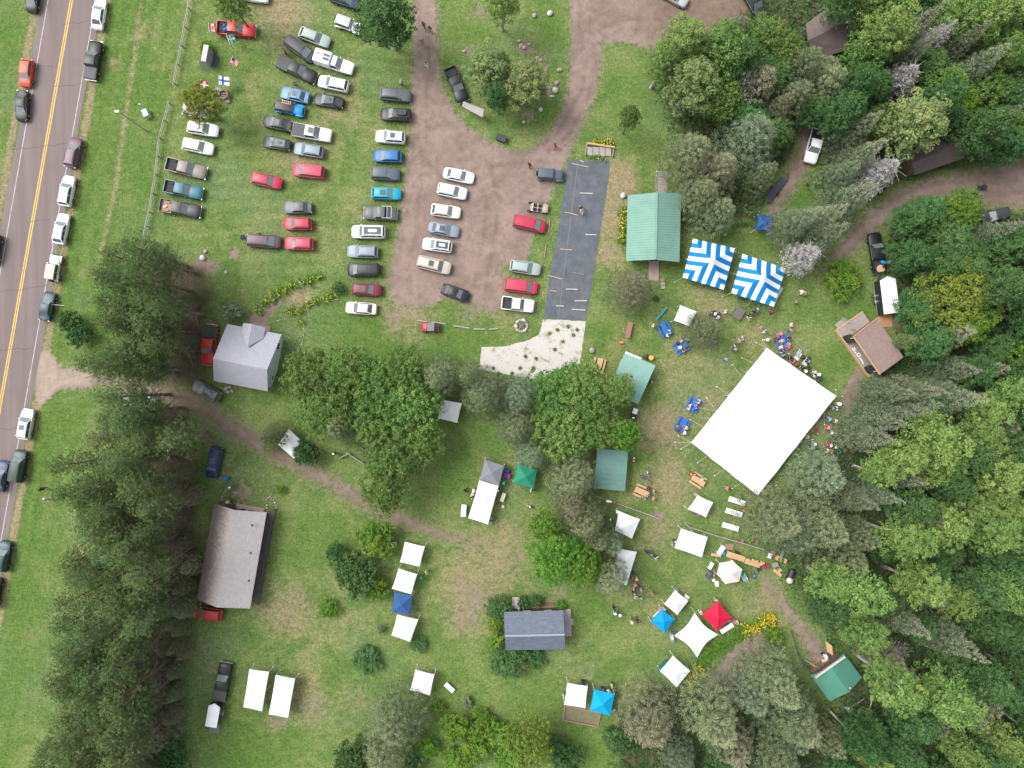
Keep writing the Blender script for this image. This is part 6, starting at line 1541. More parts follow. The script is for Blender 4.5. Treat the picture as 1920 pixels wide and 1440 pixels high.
def stuffbox(name, px, py, z, size, rz, label, mat, cat, lid=None):
    g_ = G(px, py, z+size[2]); t = thing(name, label, cat, (g_.x, g_.y, z), R(rz))
    x, y, h = size; m = MB(); m.loft([[Vector((sx*x/2*k, sy*y/2*k, zz)) for sx, sy in ((-1,-1),(1,-1),(1,1),(-1,1))] for k, zz in ((.9,0),(1,h*.85),(1,h))]); m.build('body', mat, t)
    m = MB(); m.box((0,0,h+.02),(x*1.03,y*1.03,.05)); m.build('lid', lid or mat, t); return t
chair(1449,1037,65,'dark stained wooden chair at the top of the goods stall',WOODB,'wood',frame=WOODB); chair(1467,1050,160,'raw wooden chair beside the smoker grill',WOODN,'wood',frame=WOODN); chair(1452,1060,200,'pale wooden frame chair in the middle of the goods stall',WOODG,'wood',frame=WOODG)
bench(1443,1042,72,.75,.55,.6,'small white side table at the top of the goods stall',WHITE,'side_table','table'); bench(1458,1074,-40,1.5,.45,.45,'raw pine bench in front of the lower goods stall',WOODN); bench(1466,1040,75,1.3,.4,.45,'grey slatted bench behind the goods stall',WOODG)
stuffbox('storage_box',1357,1038,0,(.42,.6,.45),-18,'blue plastic box between two wooden goods tables',LOADB,'box')
stuffbox('sandbox',1367,1025,0,(1.35,.85,.3),-3,'reddish wooden tray box beside the goods row',WOODB,'box')
stuffbox('cooler',1383,1036,0,(.6,.4,.4),-18,'black cooler behind the wooden goods table',TRIM,'cooler')
for x, y, lab in ((921,972,'brown crate at the end of the long canopy'),(921,980,'pale crate beside the brown one by the long canopy')): stuffbox('crate',x,y,0,(.4,.4,.35),20,lab,WOODG,'crate')
stuffbox('crate',943,950,0,(.42,.42,.35),5,'straw-coloured crate near the small table with black gear',pmat('straw_box', (.5,.42,.28), .8),'crate')
stuffbox('storage_tub',951,892,.0,(.9,.7,.7),-15,'purple draped table beside the grey canopy',cl('violet',(.26,.03,.3)),'table'); stuffbox('display_case',949,882,0,(.95,.55,.75),-15,'black and blue patterned goods table beside the grey canopy',cl('patterned',(.03,.1,.2)),'table')
stuffbox('goods_tub',1368,1165,0,(.5,.5,.6),35,'green tub at the end of the red canopy table',cl('kelly',(.02,.32,.13)),'tub'); stuffbox('goods_tub',1375,1165,0,(.55,.5,.6),35,'pink tub at the end of the red canopy table',cl('rose',(.45,.06,.16)),'tub')
stuffbox('goods_board',1243,1250,0,(.4,2.0,.8),-42,'dark green goods table at the white canopy by the flower border',cl('forest',(.02,.12,.1)),'table')
stuffbox('goods_table',1237,1151,0,(.6,2.2,.74),-42,'white goods table along the bright blue canopy',WHITE,'table')
stuffbox('goods_table',1188,779,.0,(.8,1.9,.74),-18,'black table piled with white trays at the larger shed end',cl('black',(.02,.02,.022)),'table'); stuffbox('tray',1191,771,.8,(.7,.8,.12),-18,'white tray on the black table by the shed',WHITE,'tray')
stuffbox('grill',1095,1281,0,(.75,.5,.9),-8,'black grill behind the white canopy on the lower lawn',TRIM,'grill'); stuffbox('dark_crate',940,258,0,(1.5,.95,.75),-20,'black slatted box on the lawn island',pmat('black_crate', (.03,.032,.036), .6),'crate')
def drum(px, py, label, mat, lidm, r_=.33, h=.9, name='barrel', cat='barrel'):
    g_ = G(px, py, h); t = thing(name, label, cat, (g_.x, g_.y, 0)); m = MB(); m.lathe([(r_*.92,0),(r_,h*.1),(r_*1.03,h*.5),(r_,h*.95),(r_,h)], 16); m.build('body', mat, t, 40)
    m = MB(); m.lathe([(r_*1.05,h),(r_*1.05,h+.04),(r_*.6,h+.09),(.04,h+.1)], 16); m.build('lid', lidm, t, 40)
drum(1212.5,668.5,'black round bin beside the yellow one',TRIM,TRIM); drum(1221,671,'yellow-lidded round bin by the larger green shed',pmat('yellow_bin', (.6,.4,.03), .5),pmat('yellow_bin', (.6,.4,.03), .5),.36)
g_ = G(1483,1077,.8); t = thing('smoker_grill', 'black barrel grill with a pale lid next to the wooden goods', 'grill', (g_.x, g_.y, 0), R(70))
m = MB(); m.tube([(-.85,0,.85),(-.75,0,.85),(.75,0,.85),(.85,0,.85)], [.3,.5,.5,.3], 14); m.build('drum', TRIM, t, 40); m = MB(); m.blob((-.9,.0,1.15),(.5,.55,.3),2,10,6,.05); m.build('pale_lid', pmat('cream_lid', (.6,.55,.46), .5), t, 60)
for x in (-.6,.6):
    for s in (1,-1): m = MB(); m.bar((x,s*.4,0),(x,s*.3,.6),.06,.06); m.build('leg', TRIM, t)
g_ = G(1281,197,.6); t = thing('kettle_grill', 'black kettle grill on the lawn under the birch', 'grill', (g_.x, g_.y, 0)); m = MB(); m.lathe([(.1,.55),(.3,.65),(.36,.8),(.3,.95),(.08,1.03)], 14); m.build('bowl', TRIM, t, 40)
for k in range(3): a = k*2.1; m = MB(); m.bar((math.cos(a)*.35,math.sin(a)*.35,0),(math.cos(a)*.2,math.sin(a)*.2,.65),.03,.03); m.build('leg', TRIM, t)
g_ = G(1843,352,.5); t = thing('kettle_grill', 'black kettle grill on the dirt road in the woods', 'grill', (g_.x, g_.y, 0)); m = MB(); m.lathe([(.1,.5),(.35,.62),(.42,.8),(.35,.98),(.08,1.06)], 14); m.build('bowl', TRIM, t, 40); m = MB(); m.bar((-.35,0,.8),(-.95,0,.78),.5,.04); m.build('shelf', TRIM, t)
for k in range(3): a = k*2.1; m = MB(); m.bar((math.cos(a)*.35,math.sin(a)*.35,0),(math.cos(a)*.2,math.sin(a)*.2,.65),.03,.03); m.build('leg', TRIM, t)
def mat_rug(px, py, r_, label, m_): 
    m = MB(); m.lathe([(r_,0),(r_,.01),(.05,.014)], 18); g_ = G(px, py, 0); o = m.build('ground_mat', m_, None, None, (g_.x, g_.y, .006)); o.scale = (1.25,.75,1); tag(o, label, 'mat')
mat_rug(1525,839,.7,'dark maroon mat under the teal camp chair',cl('maroon',(.05,.02,.025)))
g_ = G(453,444,1.2); t = thing('kettle_grill', 'dark blue round grill behind the brown-plum van', 'grill', (g_.x, g_.y, 0)); m = MB(); m.lathe([(.1,.55),(.34,.68),(.4,.85),(.34,1.0),(.08,1.1)], 14); m.build('bowl', cl('navy',(.02,.035,.08)), t, 40); m = MB(); m.bar((0,0,0),(0,0,.6),.08,.08); m.build('stand', TRIM, t)

# split-rail fences
RAIL = pmat('grey_split_rail', (.33,.315,.29), .9, var=.2, scale=3, bump=.3)
def rail_fence(pts, label, step=35, h=1.1, rails=(1.0,.55), post=RAIL, lead=True):
    W_ = []
    for i in range(len(pts)-1):
        a, b = pts[i], pts[i+1]; n = max(1, round(math.hypot(b[0]-a[0], b[1]-a[1])/step))
        W_ += [(a[0]+(b[0]-a[0])*k/n, a[1]+(b[1]-a[1])*k/n) for k in range(n)]
    W_.append(pts[-1]); P_ = [G(*p) for p in W_]; c = sum(P_, Vector())/len(P_); t = thing('rail_fence', label, 'fence', (c.x, c.y, 0))
    for i, p in enumerate(P_):
        m = MB(); q = p-c; m.tube([(q.x,q.y,0),(q.x,q.y,h)], .075, 6); m.build('post', pmat('brown_fence_post', (.17,.13,.105), .9, var=.2) if post is RAIL else post, t)
        if i < len(P_)-1:
            q2 = P_[i+1]-c; d_ = (q2-q).normalized(); s_ = Vector((d_.y,-d_.x,0))*.1
            for z in rails: m = MB(); m.tube([q+s_-d_*.25+Vector((0,0,z+.03)), (q+q2)/2+s_+Vector((0,0,z-.02)), q2+s_+d_*.25+Vector((0,0,z+.02))], [.065,.07,.06], 6); m.build('rail', RAIL, t)
    return t
rail_fence([(363,-40),(358,20),(331,160)], 'split-rail fence along the field by the red pickup')
rail_fence([(322,197),(304,262),(297,330),(285,400),(274,452)], 'split-rail fence between the road verge and the parked pickups')
rail_fence([(1118,928),(1230,968)], 'low log rail from the smaller shed to a bare earth patch', 40, .7, (.6,))
rail_fence([(1292,986),(1345,1003),(1395,1017),(1428,1027)], 'rail fence behind the wooden goods stall', 30, .8, (.7,.4))
rail_fence([(1289,984),(1303,999)], 'short leaning rail at the start of the goods stall fence', 20, .6, (.5,))
rail_fence([(640,856),(655,849),(682,866)], 'rail fence around the grove garden', 26, .9, (.8,.45))
rail_fence([(793,885),(800,845)], 'short rail fence at the grove edge by the lane', 24, .9, (.8,.45))
t = thing('fabric_bag', 'white and red bundle hung on the low log rail', 'bag', G(1141,939,.6)); m = MB(); m.blob((0,0,.6),(.45,.25,.2),1); m.build('white_cloth', WHITE, t, 60); m = MB(); m.blob((.75,-.3,.6),(.35,.14,.12),2); m.build('red_cloth', cl('red',(.34,.015,.05)), t, 60)
# logs and boards
def log(a, b, label, r_=.11, mat=RAIL, name='log', cat='log', z=None, group=None):
    p, q = G(*a), G(*b); c = (p+q)/2; z = r_ if z is None else z; m = MB(); m.tube([p-c+Vector((0,0,z)), Vector((0,0,z+.02)), q-c+Vector((0,0,z))], [r_,r_*1.05,r_*.9], 8); return tag(m.build(name, mat, None, 50, (c.x, c.y, 0)), label, cat, group)
for i, (a, b) in enumerate((((785,601),(801,604)),((808,604),(836,607.5)),((852,611),(880,615.5)),((888,617),(910,617.5)),((917,617.5),(933,616.5)))):
    log(a, b, ('short log at the head of the log line by the red buggy','log beside the bed of the red buggy','longest log in the middle of the log line','log next to the longest one in the log line','last short log of the line toward the stone ring')[i])
PKB = pmat('brown_parking_log', (.27,.19,.15), .9, var=.2)
for i, (a, b) in enumerate((((1031,411),(1029,438)),((1024,458),(1021,483)),((1016,496),(1014,520)),((1011,531),(1008,552)),((1004.5,567),(1002,589)))):
    log(a, b, ('parking log in front of the crimson van','parking log in the empty space beside the fabric','parking log in front of the greenish silver suv','parking log in front of the pink-red wagon','parking log in front of the white pickup')[i], .09, PKB)
for i, (a, b, mt) in enumerate((((1087,362),(1111,363),0),((1059,398),(1083,403.5),1),((1097,440),(1118,440.5),0),((1049.5,467),(1072.5,469),1),((1072.5,511),(1095,515),2),((1030,517),(1054,523.5),1),((1061,542),(1083,542.5),0),((1032,545),(1044,546.5),1),((1078,564),(1100,564),0),((1043,573.5),(1057,574),0),((1072.5,580),(1097.5,581.5),0),((1072,307),(1103,313.5),1),((1087,301),(1094,304),0))):
    p, q = G(*a), G(*b); c = (p+q)/2; m = MB(); m.bar(p-c+Vector((0,0,.07)), q-c+Vector((0,0,.07)), .13, .09)
    tag(m.build('board', (pmat('bleached_board', (.48,.44,.4), .8, var=.15), pmat('tan_board', (.42,.28,.19), .8, var=.15), WOODB)[mt], None, None, (c.x, c.y, .012)), ('bleached', 'tan', 'brown stained')[mt] + ' board lying across the dark weed fabric', 'board', ('bleached', 'tan', 'brown')[mt] + ' boards on the fabric')
t = rail_fence([(583,571),(592,567),(610,564),(632,561)], 'curved low log border beside the yellow flowers', 18, .3, (.22,))
t = thing('timber_edging', 'timber frame of an empty garden bed below the white and cyan canopies', 'bed frame', G(1090,1340,0))
for a, b in (((1059,1322),(1056,1350)),((1056,1350),(1120,1362)),((1120,1362),(1126,1337)),((1059,1322),(1126,1337))): m = MB(); m.bar(G(*a,.12), G(*b,.12), .2, .22); world_build(m, 'edge_timber', WOODB, t)
t = thing('timber_steps', 'wooden planter steps with a yellow rail behind the dark fabric', 'steps', G(1126,283,0))
for k in range(4): m = MB(); x = 1101+k*11.5; m.slab([G(x,275,.35), G(x+10.5,276,.35), G(x+10,293,.2), G(x-.5,292,.2)], .15); world_build(m, 'tread', pmat('grey_plank_steps', (.3,.265,.25), .85, var=.2, scale=3), t)
m = MB(); m.bar(G(1100,268.5,.55), G(1152,276,.55), .25, .3); world_build(m, 'beam', pmat('yellow_beam', (.45,.3,.12), .7), t)
for a, b in (((1100,270),(1097,292)),((1151,277),(1148,294))): m = MB(); m.bar(G(*a,.4), G(*b,.3), .12, .2); world_build(m, 'side_board', WOODG, t)
# stones
stone_edge([(1000+14*0+978-1000+11*math.cos(a),611+11*math.sin(a)) for a in [i*.42 for i in range(16)]], 'ring of stones of a fire pit on the grass by the white pickup', .26, 7, 26, 'fire_ring')
log((973,605),(983,617),'charred log across the stone fire ring',.09,pmat('charred_wood',(.2,.18,.17),.9),z=.25); log((984,606),(974,616),'second charred log crossing the stone fire ring',.08,pmat('charred_wood',(.2,.18,.17),.9),z=.32)
def rock(px, py, r_, label, k=0, flat=.7, name='rock', group=None):
    g_ = G(px, py, 0); m = MB(); m.blob((0,0,r_*.4),(r_,r_*.85,r_*flat),px,9,6,.12); return tag(m.build(name, STONES[k], None, 60, (g_.x, g_.y, 0)), label, 'rock', group)
for i, (x, y, r_, k) in enumerate(((1031,26,.5,2),(1002,30,.4,0),(1049,132,.42,1),(1044,156,.4,1),(1041,170,.5,2),(1033,181,.22,2),(1037,181,.2,2),(1014,206,.38,2),(977,87,.38,1),(983,90,.4,1),(992,84,.3,0),(1007,110,.42,1),(1013,114,.35,1),(1006,118,.28,2),(870,97,.3,1),(982,229,.25,2),(973,78,.3,0),(1022,143,.3,0))):
    near = ('large pale rock on the lawn island grass','grey rock beside the large pale rock','pink rock at the island tree bed edge','pinkish rock between a pink and a pale rock','large white rock at the island tree bed','small pale rock of a pair','second small pale rock of the pair','white rock by the birch foot','pink rock at the top of the island tree bed','larger pink rock beside another at the top of the bed','grey rock near the pink rocks','big pink rock in the cluster of three','smaller pink rock in the cluster of three','pale rock in the cluster of three','pink rock beside the black pickup trees','tiny pale rock on the lower island lawn','grey rock at the end of the tree bed','grey rock in the middle of the tree bed')[i]
    rock(x, y, r_, near, k)
rock(381,484,.5,'whitish boulder on a bare patch beside the pines',2); rock(386,472,.35,'pinkish rock next to the whitish boulder',1); rock(904,488,.01,'x') if False else rock(424,511,.3,'flat grey rock in the field grass by the pines',0,.4); rock(1110,657,.5,'grey-brown boulder near the wooden picnic table',0)
rock(412,172,.7,'slanted grey boulder beside the carved stump',0,.5); rock(428,190,.42,'round brown stone at the foot of the carved stump',1,.6)
for i, (x, y) in enumerate(((424,729),(431,726),(436,733),(428,735))): rock(x, y, .35, 'stone of the little heap beside the grey gabled house', 1 if i % 2 else 0, group='stone heap by the grey house')
stone_edge([(570,608),(570,625),(567,645),(558,660)], 'line of small stones across the house lawn', .1, 9)
stone_edge([(518,603),(528,600),(538,598)], 'short stone row by the house entry path', .12, 10)
stone_edge([(1100,294),(1120,297),(1140,300)], 'row of pebbly stones along the top of the dark fabric', .14, 12)
g_ = G(420,178,.5); t = thing('tree_stump', 'carved hollow tree stump on the field grass', 'stump', (g_.x, g_.y, 0)); m = MB(); m.lathe([(.95,0),(.8,.3),(.75,.9),(.55,.92),(.5,.5),(.02,.48)], 12); m.build('stump', bark_mat('stump_wood', (.14,.095,.075), (.26,.19,.155)), t, 40)
m = MB(); m.bar((-.3,-.25,.75),(.3,-.25,.8),.12,.1); m.bar((-.3,.1,.72),(.3,.15,.8),.12,.1); m.build('carving', WOODB, t)

# flags on slanted poles
def flag(px, py, ang, label, draw, W=1.5, Hh=1.15, z=2.3, pole=True):
    """The pole leans; the cloth streams from its upper end, nearly level in the wind."""
    g_ = G(px, py, z); t = thing('flag', label, 'flag', (g_.x, g_.y, 0), R(ang)); nx, ny = 30, 20
    m = MB(); vs = []
    for j in range(ny+1):
        for i in range(nx+1):
            u, v = i/nx, j/ny; vs.append((u*W, (v-.5)*Hh, z + .12*math.sin(u*7+v*2)*u - .25*u - .35*(1-v)))
    m.add(vs, [(j*(nx+1)+i, j*(nx+1)+i+1, (j+1)*(nx+1)+i+1, (j+1)*(nx+1)+i) for j in range(ny) for i in range(nx)])
    cols = []; m.m = []
    for j in range(ny):
        for i in range(nx):
            c = draw((i+.5)/nx, (j+.5)/ny); 
            if c not in cols: cols.append(c)
            m.m.append(cols.index(c))
    m.build('cloth', [cloth('flag_'+c, FC[c], trans=.25) for c in cols], t)
    if pole:
        m = MB(); m.tube([(.55,-Hh*.75,0),(.08,-Hh*.35,z*.62),(-.02,-Hh*.5,z-.35)], .022, 6); m.tube([(-.02,-Hh*.62,z-.4),(-.02,Hh*.62,z+.05)], .035, 6); m.build('pole', POLE, t, 40)
    return t
FC = {'white': (.78,.78,.79), 'red': (.55,.015,.03), 'blue': (.01,.1,.38), 'skyblue': (.0,.2,.42), 'yellow': (.65,.45,.03), 'navy': (.02,.03,.12)}
flag(410,149,-6,'white flag with a blue cross on the field grass',lambda u,v: 'blue' if (.28 < u < .45 or .38 < v < .62) else 'white')
flag(427,73,18,'blue flag with a yellow cross beside the red pickup',lambda u,v: 'yellow' if (.28 < u < .42 or .42 < v < .58) else 'skyblue',1.0,1.2)
def leaf(u, v):
    if u < .27 or u > .73: return 'red'
    x, y = abs(u-.5)*2.1, v
    return 'red' if (y > .2 and y < .82 and x < .34*(1-abs(y-.5)*1.6)*(.75+.35*math.sin(y*24)) ) or (x < .03 and y > .12 and y < .3) else 'white'
flag(391,50,0,'red and white flag with a leaf behind the red pickup',leaf,.95,1.0)
flag(433,111,-35,'striped red and white flag with a dark corner on the field grass',lambda u,v: 'navy' if (u < .4 and v > .46) else ('red' if int(v*13) % 2 == 0 else 'white'),1.1,.8)
flag(375,156,-14,'red flag with a white cross beside the orange-tinged maple',lambda u,v: 'white' if (.32 < u < .58 or .4 < v < .58) else 'red',1.15,.95)

# road-side pole, box, shelters
g_ = G(275,246); t = thing('lamp_post', 'tall thin grey lamp post on the road verge', 'lamp post', g_); m = MB(); m.tube([(0,0,0),(0,0,4),(0,0,8.2)], [.11,.09,.06], 8); m.build('pole', pmat('grey_post_wood', (.32,.31,.29), .7), t, 40)
m = MB(); m.loft([[Vector((x,y,z)) for x,y in ((-.5,-.14),(.15,-.12),(.15,.12),(-.5,.14))] for z in (8.12,8.26)]); m.build('lamp_head', WHITE, t)
g_ = G(278,216); t = thing('utility_cabinet', 'pale green utility cabinet on the road verge', 'cabinet', g_, R(-65)); m = MB(); m.loft([[Vector((x*k,y*k,z)) for x,y in ((-.55,-.4),(.55,-.4),(.55,.4),(-.55,.4))] for k,z in ((1,0),(1,.95),(.94,1.05))]); m.build('body', pmat('pale_green_metal', (.4,.46,.42), .5), t); m = MB(); m.box((0,0,1.09),(1.1,.8,.06)); m.build('lid', pmat('pale_green_lid', (.42,.5,.46), .5), t)
g_ = G(271,202); t = thing('marker_post', 'thin marker post with a white tip beside the utility cabinet', 'post', g_); m = MB(); m.tube([(0,0,0),(0,0,1.4)], .05, 6); m.build('stem', RAIL, t); m = MB(); m.lathe([(.02,1.35),(.12,1.4),(.12,1.55),(.03,1.62)], 8); m.build('cap', WHITE, t)
g_ = G(112,573); t = thing('marker_post', 'white marker post leaning by the dark green roadside car', 'post', g_); m = MB(); m.tube([(.8,0,.1),(-.6,.05,.9)], .05, 6); m.build('stem', WHITE, t); m = MB(); m.box((-.6,.05,.95),(.25,.06,.2)); m.build('plate', WHITE, t)
g_ = G(423,898,.5); t = thing('wheelbarrow', 'blue wheelbarrow near the barn entry', 'wheelbarrow', (g_.x, g_.y, 0), R(20)); m = MB(); m.loft([[Vector((x*k,y*k,z)) for x,y in ((-.45,-.32),(.45,-.26),(.45,.26),(-.45,.32))] for k,z in ((.6,.3),(1,.62))]); m.build('tray', cl('royal',(.01,.12,.5)), t)
for s in (1,-1): m = MB(); m.bar((.5,s*.1,.25),(-.95,s*.3,.55),.05,.05); m.build('handle', WOODG, t)
m = MB(); m.lathe([(.05,-.05),(.19,-.05),(.2,0),(.19,.05),(.05,.05)], 12, (.55,0,.2), M=Matrix.Rotation(PI/2,3,'X')); m.build('wheel', TYRE, t)
g_ = G(1165,642); t = thing('toy_wagon', 'small orange toy on the grass near the red-brown table', 'toy', g_); m = MB(); m.loft([[Vector((x,y,z)) for x,y in ((-.3,-.18),(.3,-.18),(.3,.18),(-.3,.18))] for z in (.15,.35)]); m.build('tub', cl('orange',(.55,.2,.04)), t)
for x in (-.2,.2):
    for s in (1,-1): m = MB(); m.lathe([(.03,-.03),(.1,-.03),(.1,.03),(.03,.03)], 10, (x,s*.2,.1), M=Matrix.Rotation(PI/2,3,'X')); m.build('wheel', TYRE, t)
g_ = G(1551,157,1.6); CN([(1528,142),(1550,150),(1542,170),(1520,160)], 'teal and white canopy hidden under the trees by the silver pickup', cloth('teal_canopy_cloth', (.02,.24,.24)), ze=1.9, zp=2.6)
CN([(1550,150),(1570,157),(1562,175),(1543,168)], 'white tarp corner showing among the branches by the teal canopy', CW, ze=1.9, zp=2.4)
# fallen white trunks and bare snags in the woods
for i, (pts, r_, lab) in enumerate((([(1632,1300,.3),(1634,1318,1.2),(1628,1335,2.4),(1615,1350,3.4)], .12, 'bent bare white trunk leaning beside the booth'), ([(1620,1310,.4),(1606,1320,1.3),(1590,1328,2.2)], .1, 'short curved white trunk beside the booth'), ([(1945,978,1),(1905,972,6),(1872,966,9)], .22, 'thick white birch trunk slanting through the woods'), ([(1735,1098,5),(1752,1118,7),(1770,1137,9)], .2, 'grey-white trunk between yellow-tipped poplars'), ([(1790,1368,4),(1810,1385,6),(1830,1394,8)], .13, 'thin white trunk in the lower woods'))):
    m = MB(); P_ = [G(*p) for p in pts]; c = sum(P_, Vector())/len(P_); c.z = 0; b0 = P_[0].copy(); m.tube([Vector((b0.x+.2,b0.y,0))-c]+[p-c for p in P_], [r_*1.1]+[r_*(1-.15*k) for k in range(len(P_))], 7)
    for k in range(5): q = P_[-1].lerp(P_[-2], k/5)-c; a = k*2.4; m.tube([q, q+Vector((math.cos(a)*1.2,math.sin(a)*1.2,.7))], [.035,.012], 4)
    tag(m.build('bare_trunk', BARK_B, None, 50, (c.x, c.y, 0)), lab, 'tree trunk')
t = tree('snag', 1685, 1222, 26, 'bare grey fallen snag among the lower woods', hs=.5)
rr = random.Random(3)
g_ = G(1920,268); 
log((1888,275),(1916,265),'weathered grey log pile piece at the woodland road edge',.3)
# --- single trees that one can tell apart
T = tree
for a in [
 ('maple', 578, 706, 59, 'yellow-green broadleaf tree at the grove edge facing the grey gabled house'),
 ('maple', 645, 694, 53, 'rounded broadleaf tree on the grove side facing the mown lawn, beside the grey house end'),
 ('maple', 608, 768, 64, 'large broadleaf tree overhanging the white canopy at the lane'),
 ('maple', 700, 722, 59, 'dense yellowish broadleaf tree in the middle of the central grove'),
 ('maple', 758, 698, 55, 'olive-green broadleaf tree on the lawn side of the grove near the chip bed'),
 ('maple', 768, 765, 64, 'broad leafy tree between the central grove and the small white canopy'),
 ('maple', 702, 782, 55, 'broadleaf tree leaning over the dark garden clearing in the grove'),
 ('maple', 792, 828, 45, 'yellow-tipped broadleaf tree at the grove corner over the green grass'),
 ('maple', 738, 858, 57, 'leafy tree beside the rail fence in the grove garden'),
 ('maple', 722, 922, 51, 'broad leafy tree standing alone against the dirt lane'),
 ('maple', 1040, 738, 59, 'olive-yellow broadleaf tree beside the pale chip bed'),
 ('maple', 1094, 728, 59, 'broadleaf tree between the chip bed and the larger green shed roof'),
 ('maple', 1052, 808, 64, 'biggest yellow-green tree between the two green shed roofs'),
 ('maple', 1112, 792, 55, 'leafy tree tinged with orange beside the sheds'),
 ('maple', 1160, 730, 36, 'small leafy crown overlapping the larger green shed roof'),
 ('bright', 1172, 815, 36, 'low bright green tree between the two green sheds on the path side'),
 ('bright', 1044, 1046, 60, 'vivid green leafy tree beside the dry grass clearing'),
 ('bright', 1094, 1062, 46, 'vivid green leafy tree among grey-green conifers by the white canopies'),
 ('bright', 1022, 988, 34, 'small vivid green tree under the olive conifers south of the green canopy'),
 ('orange', 374, 190, 44, 'round maple turning orange at the end of the split-rail fence'),
 ('maple', 432, 6, 34, 'young maple beside the red pickup with a blue load'),
 ('maple', 1182, 217, 23, 'small round bushy tree alone on the lawn near the wooden steps'),
 ('gold', 990, 1398, 52, 'golden yellow tree at the lower edge of the clearing'),
 ('gold', 1800, 556, 88, 'big golden-green tree behind the brown-roofed stage'),
 ]: T(*a)
for a in [
 ('olive', 905, 738, 44, 'grey-green conifer beside the small white canopy by the grove'),
 ('olive', 822, 706, 40, 'dull green conifer on the grove edge next to the chip bed corner'),
 ('olive', 878, 705, 26, 'small grey conifer touching the edge of the chip bed'),
 ('blue', 975, 742, 40, 'pale grey-green conifer next to the big yellow-green tree by the chip bed'),
 ('olive', 968, 800, 40, 'grey conifer standing before the green canopy'),
 ('blue', 996, 850, 32, 'blue-grey conifer overhanging the green canopy'),
 ('olive', 640, 800, 34, 'grey-green conifer inside the central grove by the dark garden'),
 ('olive', 513, 818, 26, 'grey-green conifer beside the white canopy at the lane'),
 ('olive', 1074, 893, 50, 'broad olive conifer overlapping the smaller green shed roof'),
 ('olive', 1094, 975, 46, 'olive conifer backing the vivid green trees'),
 ('brown', 1072, 945, 30, 'brownish conifer between two olive conifers south of the small shed'),
 ('blue', 1146, 1016, 28, 'small blue-grey conifer next to the white canopy with mirrored branches'),
 ('olive', 1140, 1078, 42, 'olive conifer covering part of the long white canopy'),
 ('olive', 1120, 1008, 30, 'dark olive conifer between the vivid green trees and a white canopy'),
 ('brown', 1184, 541, 40, 'twiggy brown-grey conifer beside the dark fabric strip'),
 ('olive', 1320, 618, 33, 'small olive conifer with a brown top beside a white canopy'),
 ('olive', 745, 1352, 54, 'round olive conifer next to the lone white canopy on the lower lawn'),
 ('olive', 722, 1412, 46, 'olive conifer at the lower edge beside a dark round bush'),
 ('brown', 1216, 1352, 54, 'bronze-topped conifer near the bright blue canopy'),
 ('fir', 1334, 1338, 58, 'broad olive conifer bordering the yellow flower border'),
 ('brown', 1372, 1396, 46, 'bronzed conifer in the group south of the soil bed'),
 ('fir', 1446, 1272, 52, 'olive conifer beside the bare soil bed'),
 ('fir', 1482, 1338, 58, 'tall olive conifer next to the green-roofed booth'),
 ('fir', 1450, 1412, 50, 'olive conifer in the corner behind the booth conifers'),
 ('blue', 1405, 1300, 44, 'blue-grey conifer between the soil bed and the olive conifers'),
 ('blue', 1540, 894, 50, 'large pale grey-green conifer against the edge of the great white tent'),
 ('fir', 1450, 970, 52, 'grey-green conifer beside the three white tables'),
 ('blue', 1492, 996, 52, 'wide grey-green conifer next to the wooden goods stall'),
 ('fir', 1530, 985, 54, 'grey-green conifer between the great tent and the bright poplars'),
 ('olive', 1580, 1050, 50, 'olive-grey conifer shading the trailer of wooden goods'),
 ('olive', 1610, 1005, 36, 'slim olive conifer among dark trees east of the great tent'),
 ('olive', 1296, 292, 50, 'olive conifer beside the boardwalk to the green pavilion'),
 ('brown', 1345, 322, 46, 'brown-tipped conifer behind the green pavilion'),
 ('olive', 1312, 368, 40, 'grey-olive conifer against the green pavilion roof'),
 ('olive', 1344, 402, 42, 'olive conifer next to the striped tents'),
 ('blue', 1408, 262, 62, 'large blue-green conifer in the trees behind the pavilion'),
 ('brown', 1418, 165, 50, 'grey-brown thin-needled conifer in the upper tree group'),
 ('olive', 1500, 130, 44, 'grey-green conifer near the brown cabin roof'),
 ('olive', 1545, 165, 46, 'grey-green conifer over the hidden teal tarp'),
 ('olive', 1480, 190, 44, 'olive conifer near the white pickup in the trees'),
 ('brown', 1458, 205, 24, 'small dead-looking brown conifer near the white pickup'),
 ('olive', 1428, 330, 28, 'olive conifer beside the dark narrow trailer'),
 ('blue', 1575, 330, 30, 'grey conifer between the fern and the dirt road'),
 ]: T(*a)
for a in [
 ('birch', 1300, 150, 56, 'pale yellow birch with white limbs facing the grass near the steps'),
 ('poplar', 1285, 75, 52, 'light green birch on the dirt turning area'),
 ('poplar', 1355, 85, 56, 'broad green birch in the group by the dirt turning area'),
 ('poplar', 1245, 112, 34, 'small green birch at the grass corner by the dirt road'),
 ('maple', 1436, 64, 45, 'yellow-green tree beside the vehicle parked at the top of the woods'),
 ('maple', 1474, 92, 42, 'dense green tree beside the brown-roofed cabin'),
 ('lush', 1390, 105, 50, 'deep green tree in the upper tree group'),
 ('lush', 932, 178, 26, 'deep green small crown in the middle of the lawn island'),
 ('birch', 918, 122, 56, 'rounded green tree on the gravel-ringed lawn island'),
 ('birch', 988, 152, 54, 'white-trunked birch on the gravel-ringed lawn island'),
 ('lush', 718, 28, 62, 'large dark green tree overhanging the parked cars by the gravel drive'),
 ('poplar', 940, -8, 38, 'pale-stemmed birch at the far end of the lawn island'),
 ]:
    T(*a, hs=.62 if a[2] > 60 and a[1] < 1000 and a[1] > 690 else .85)
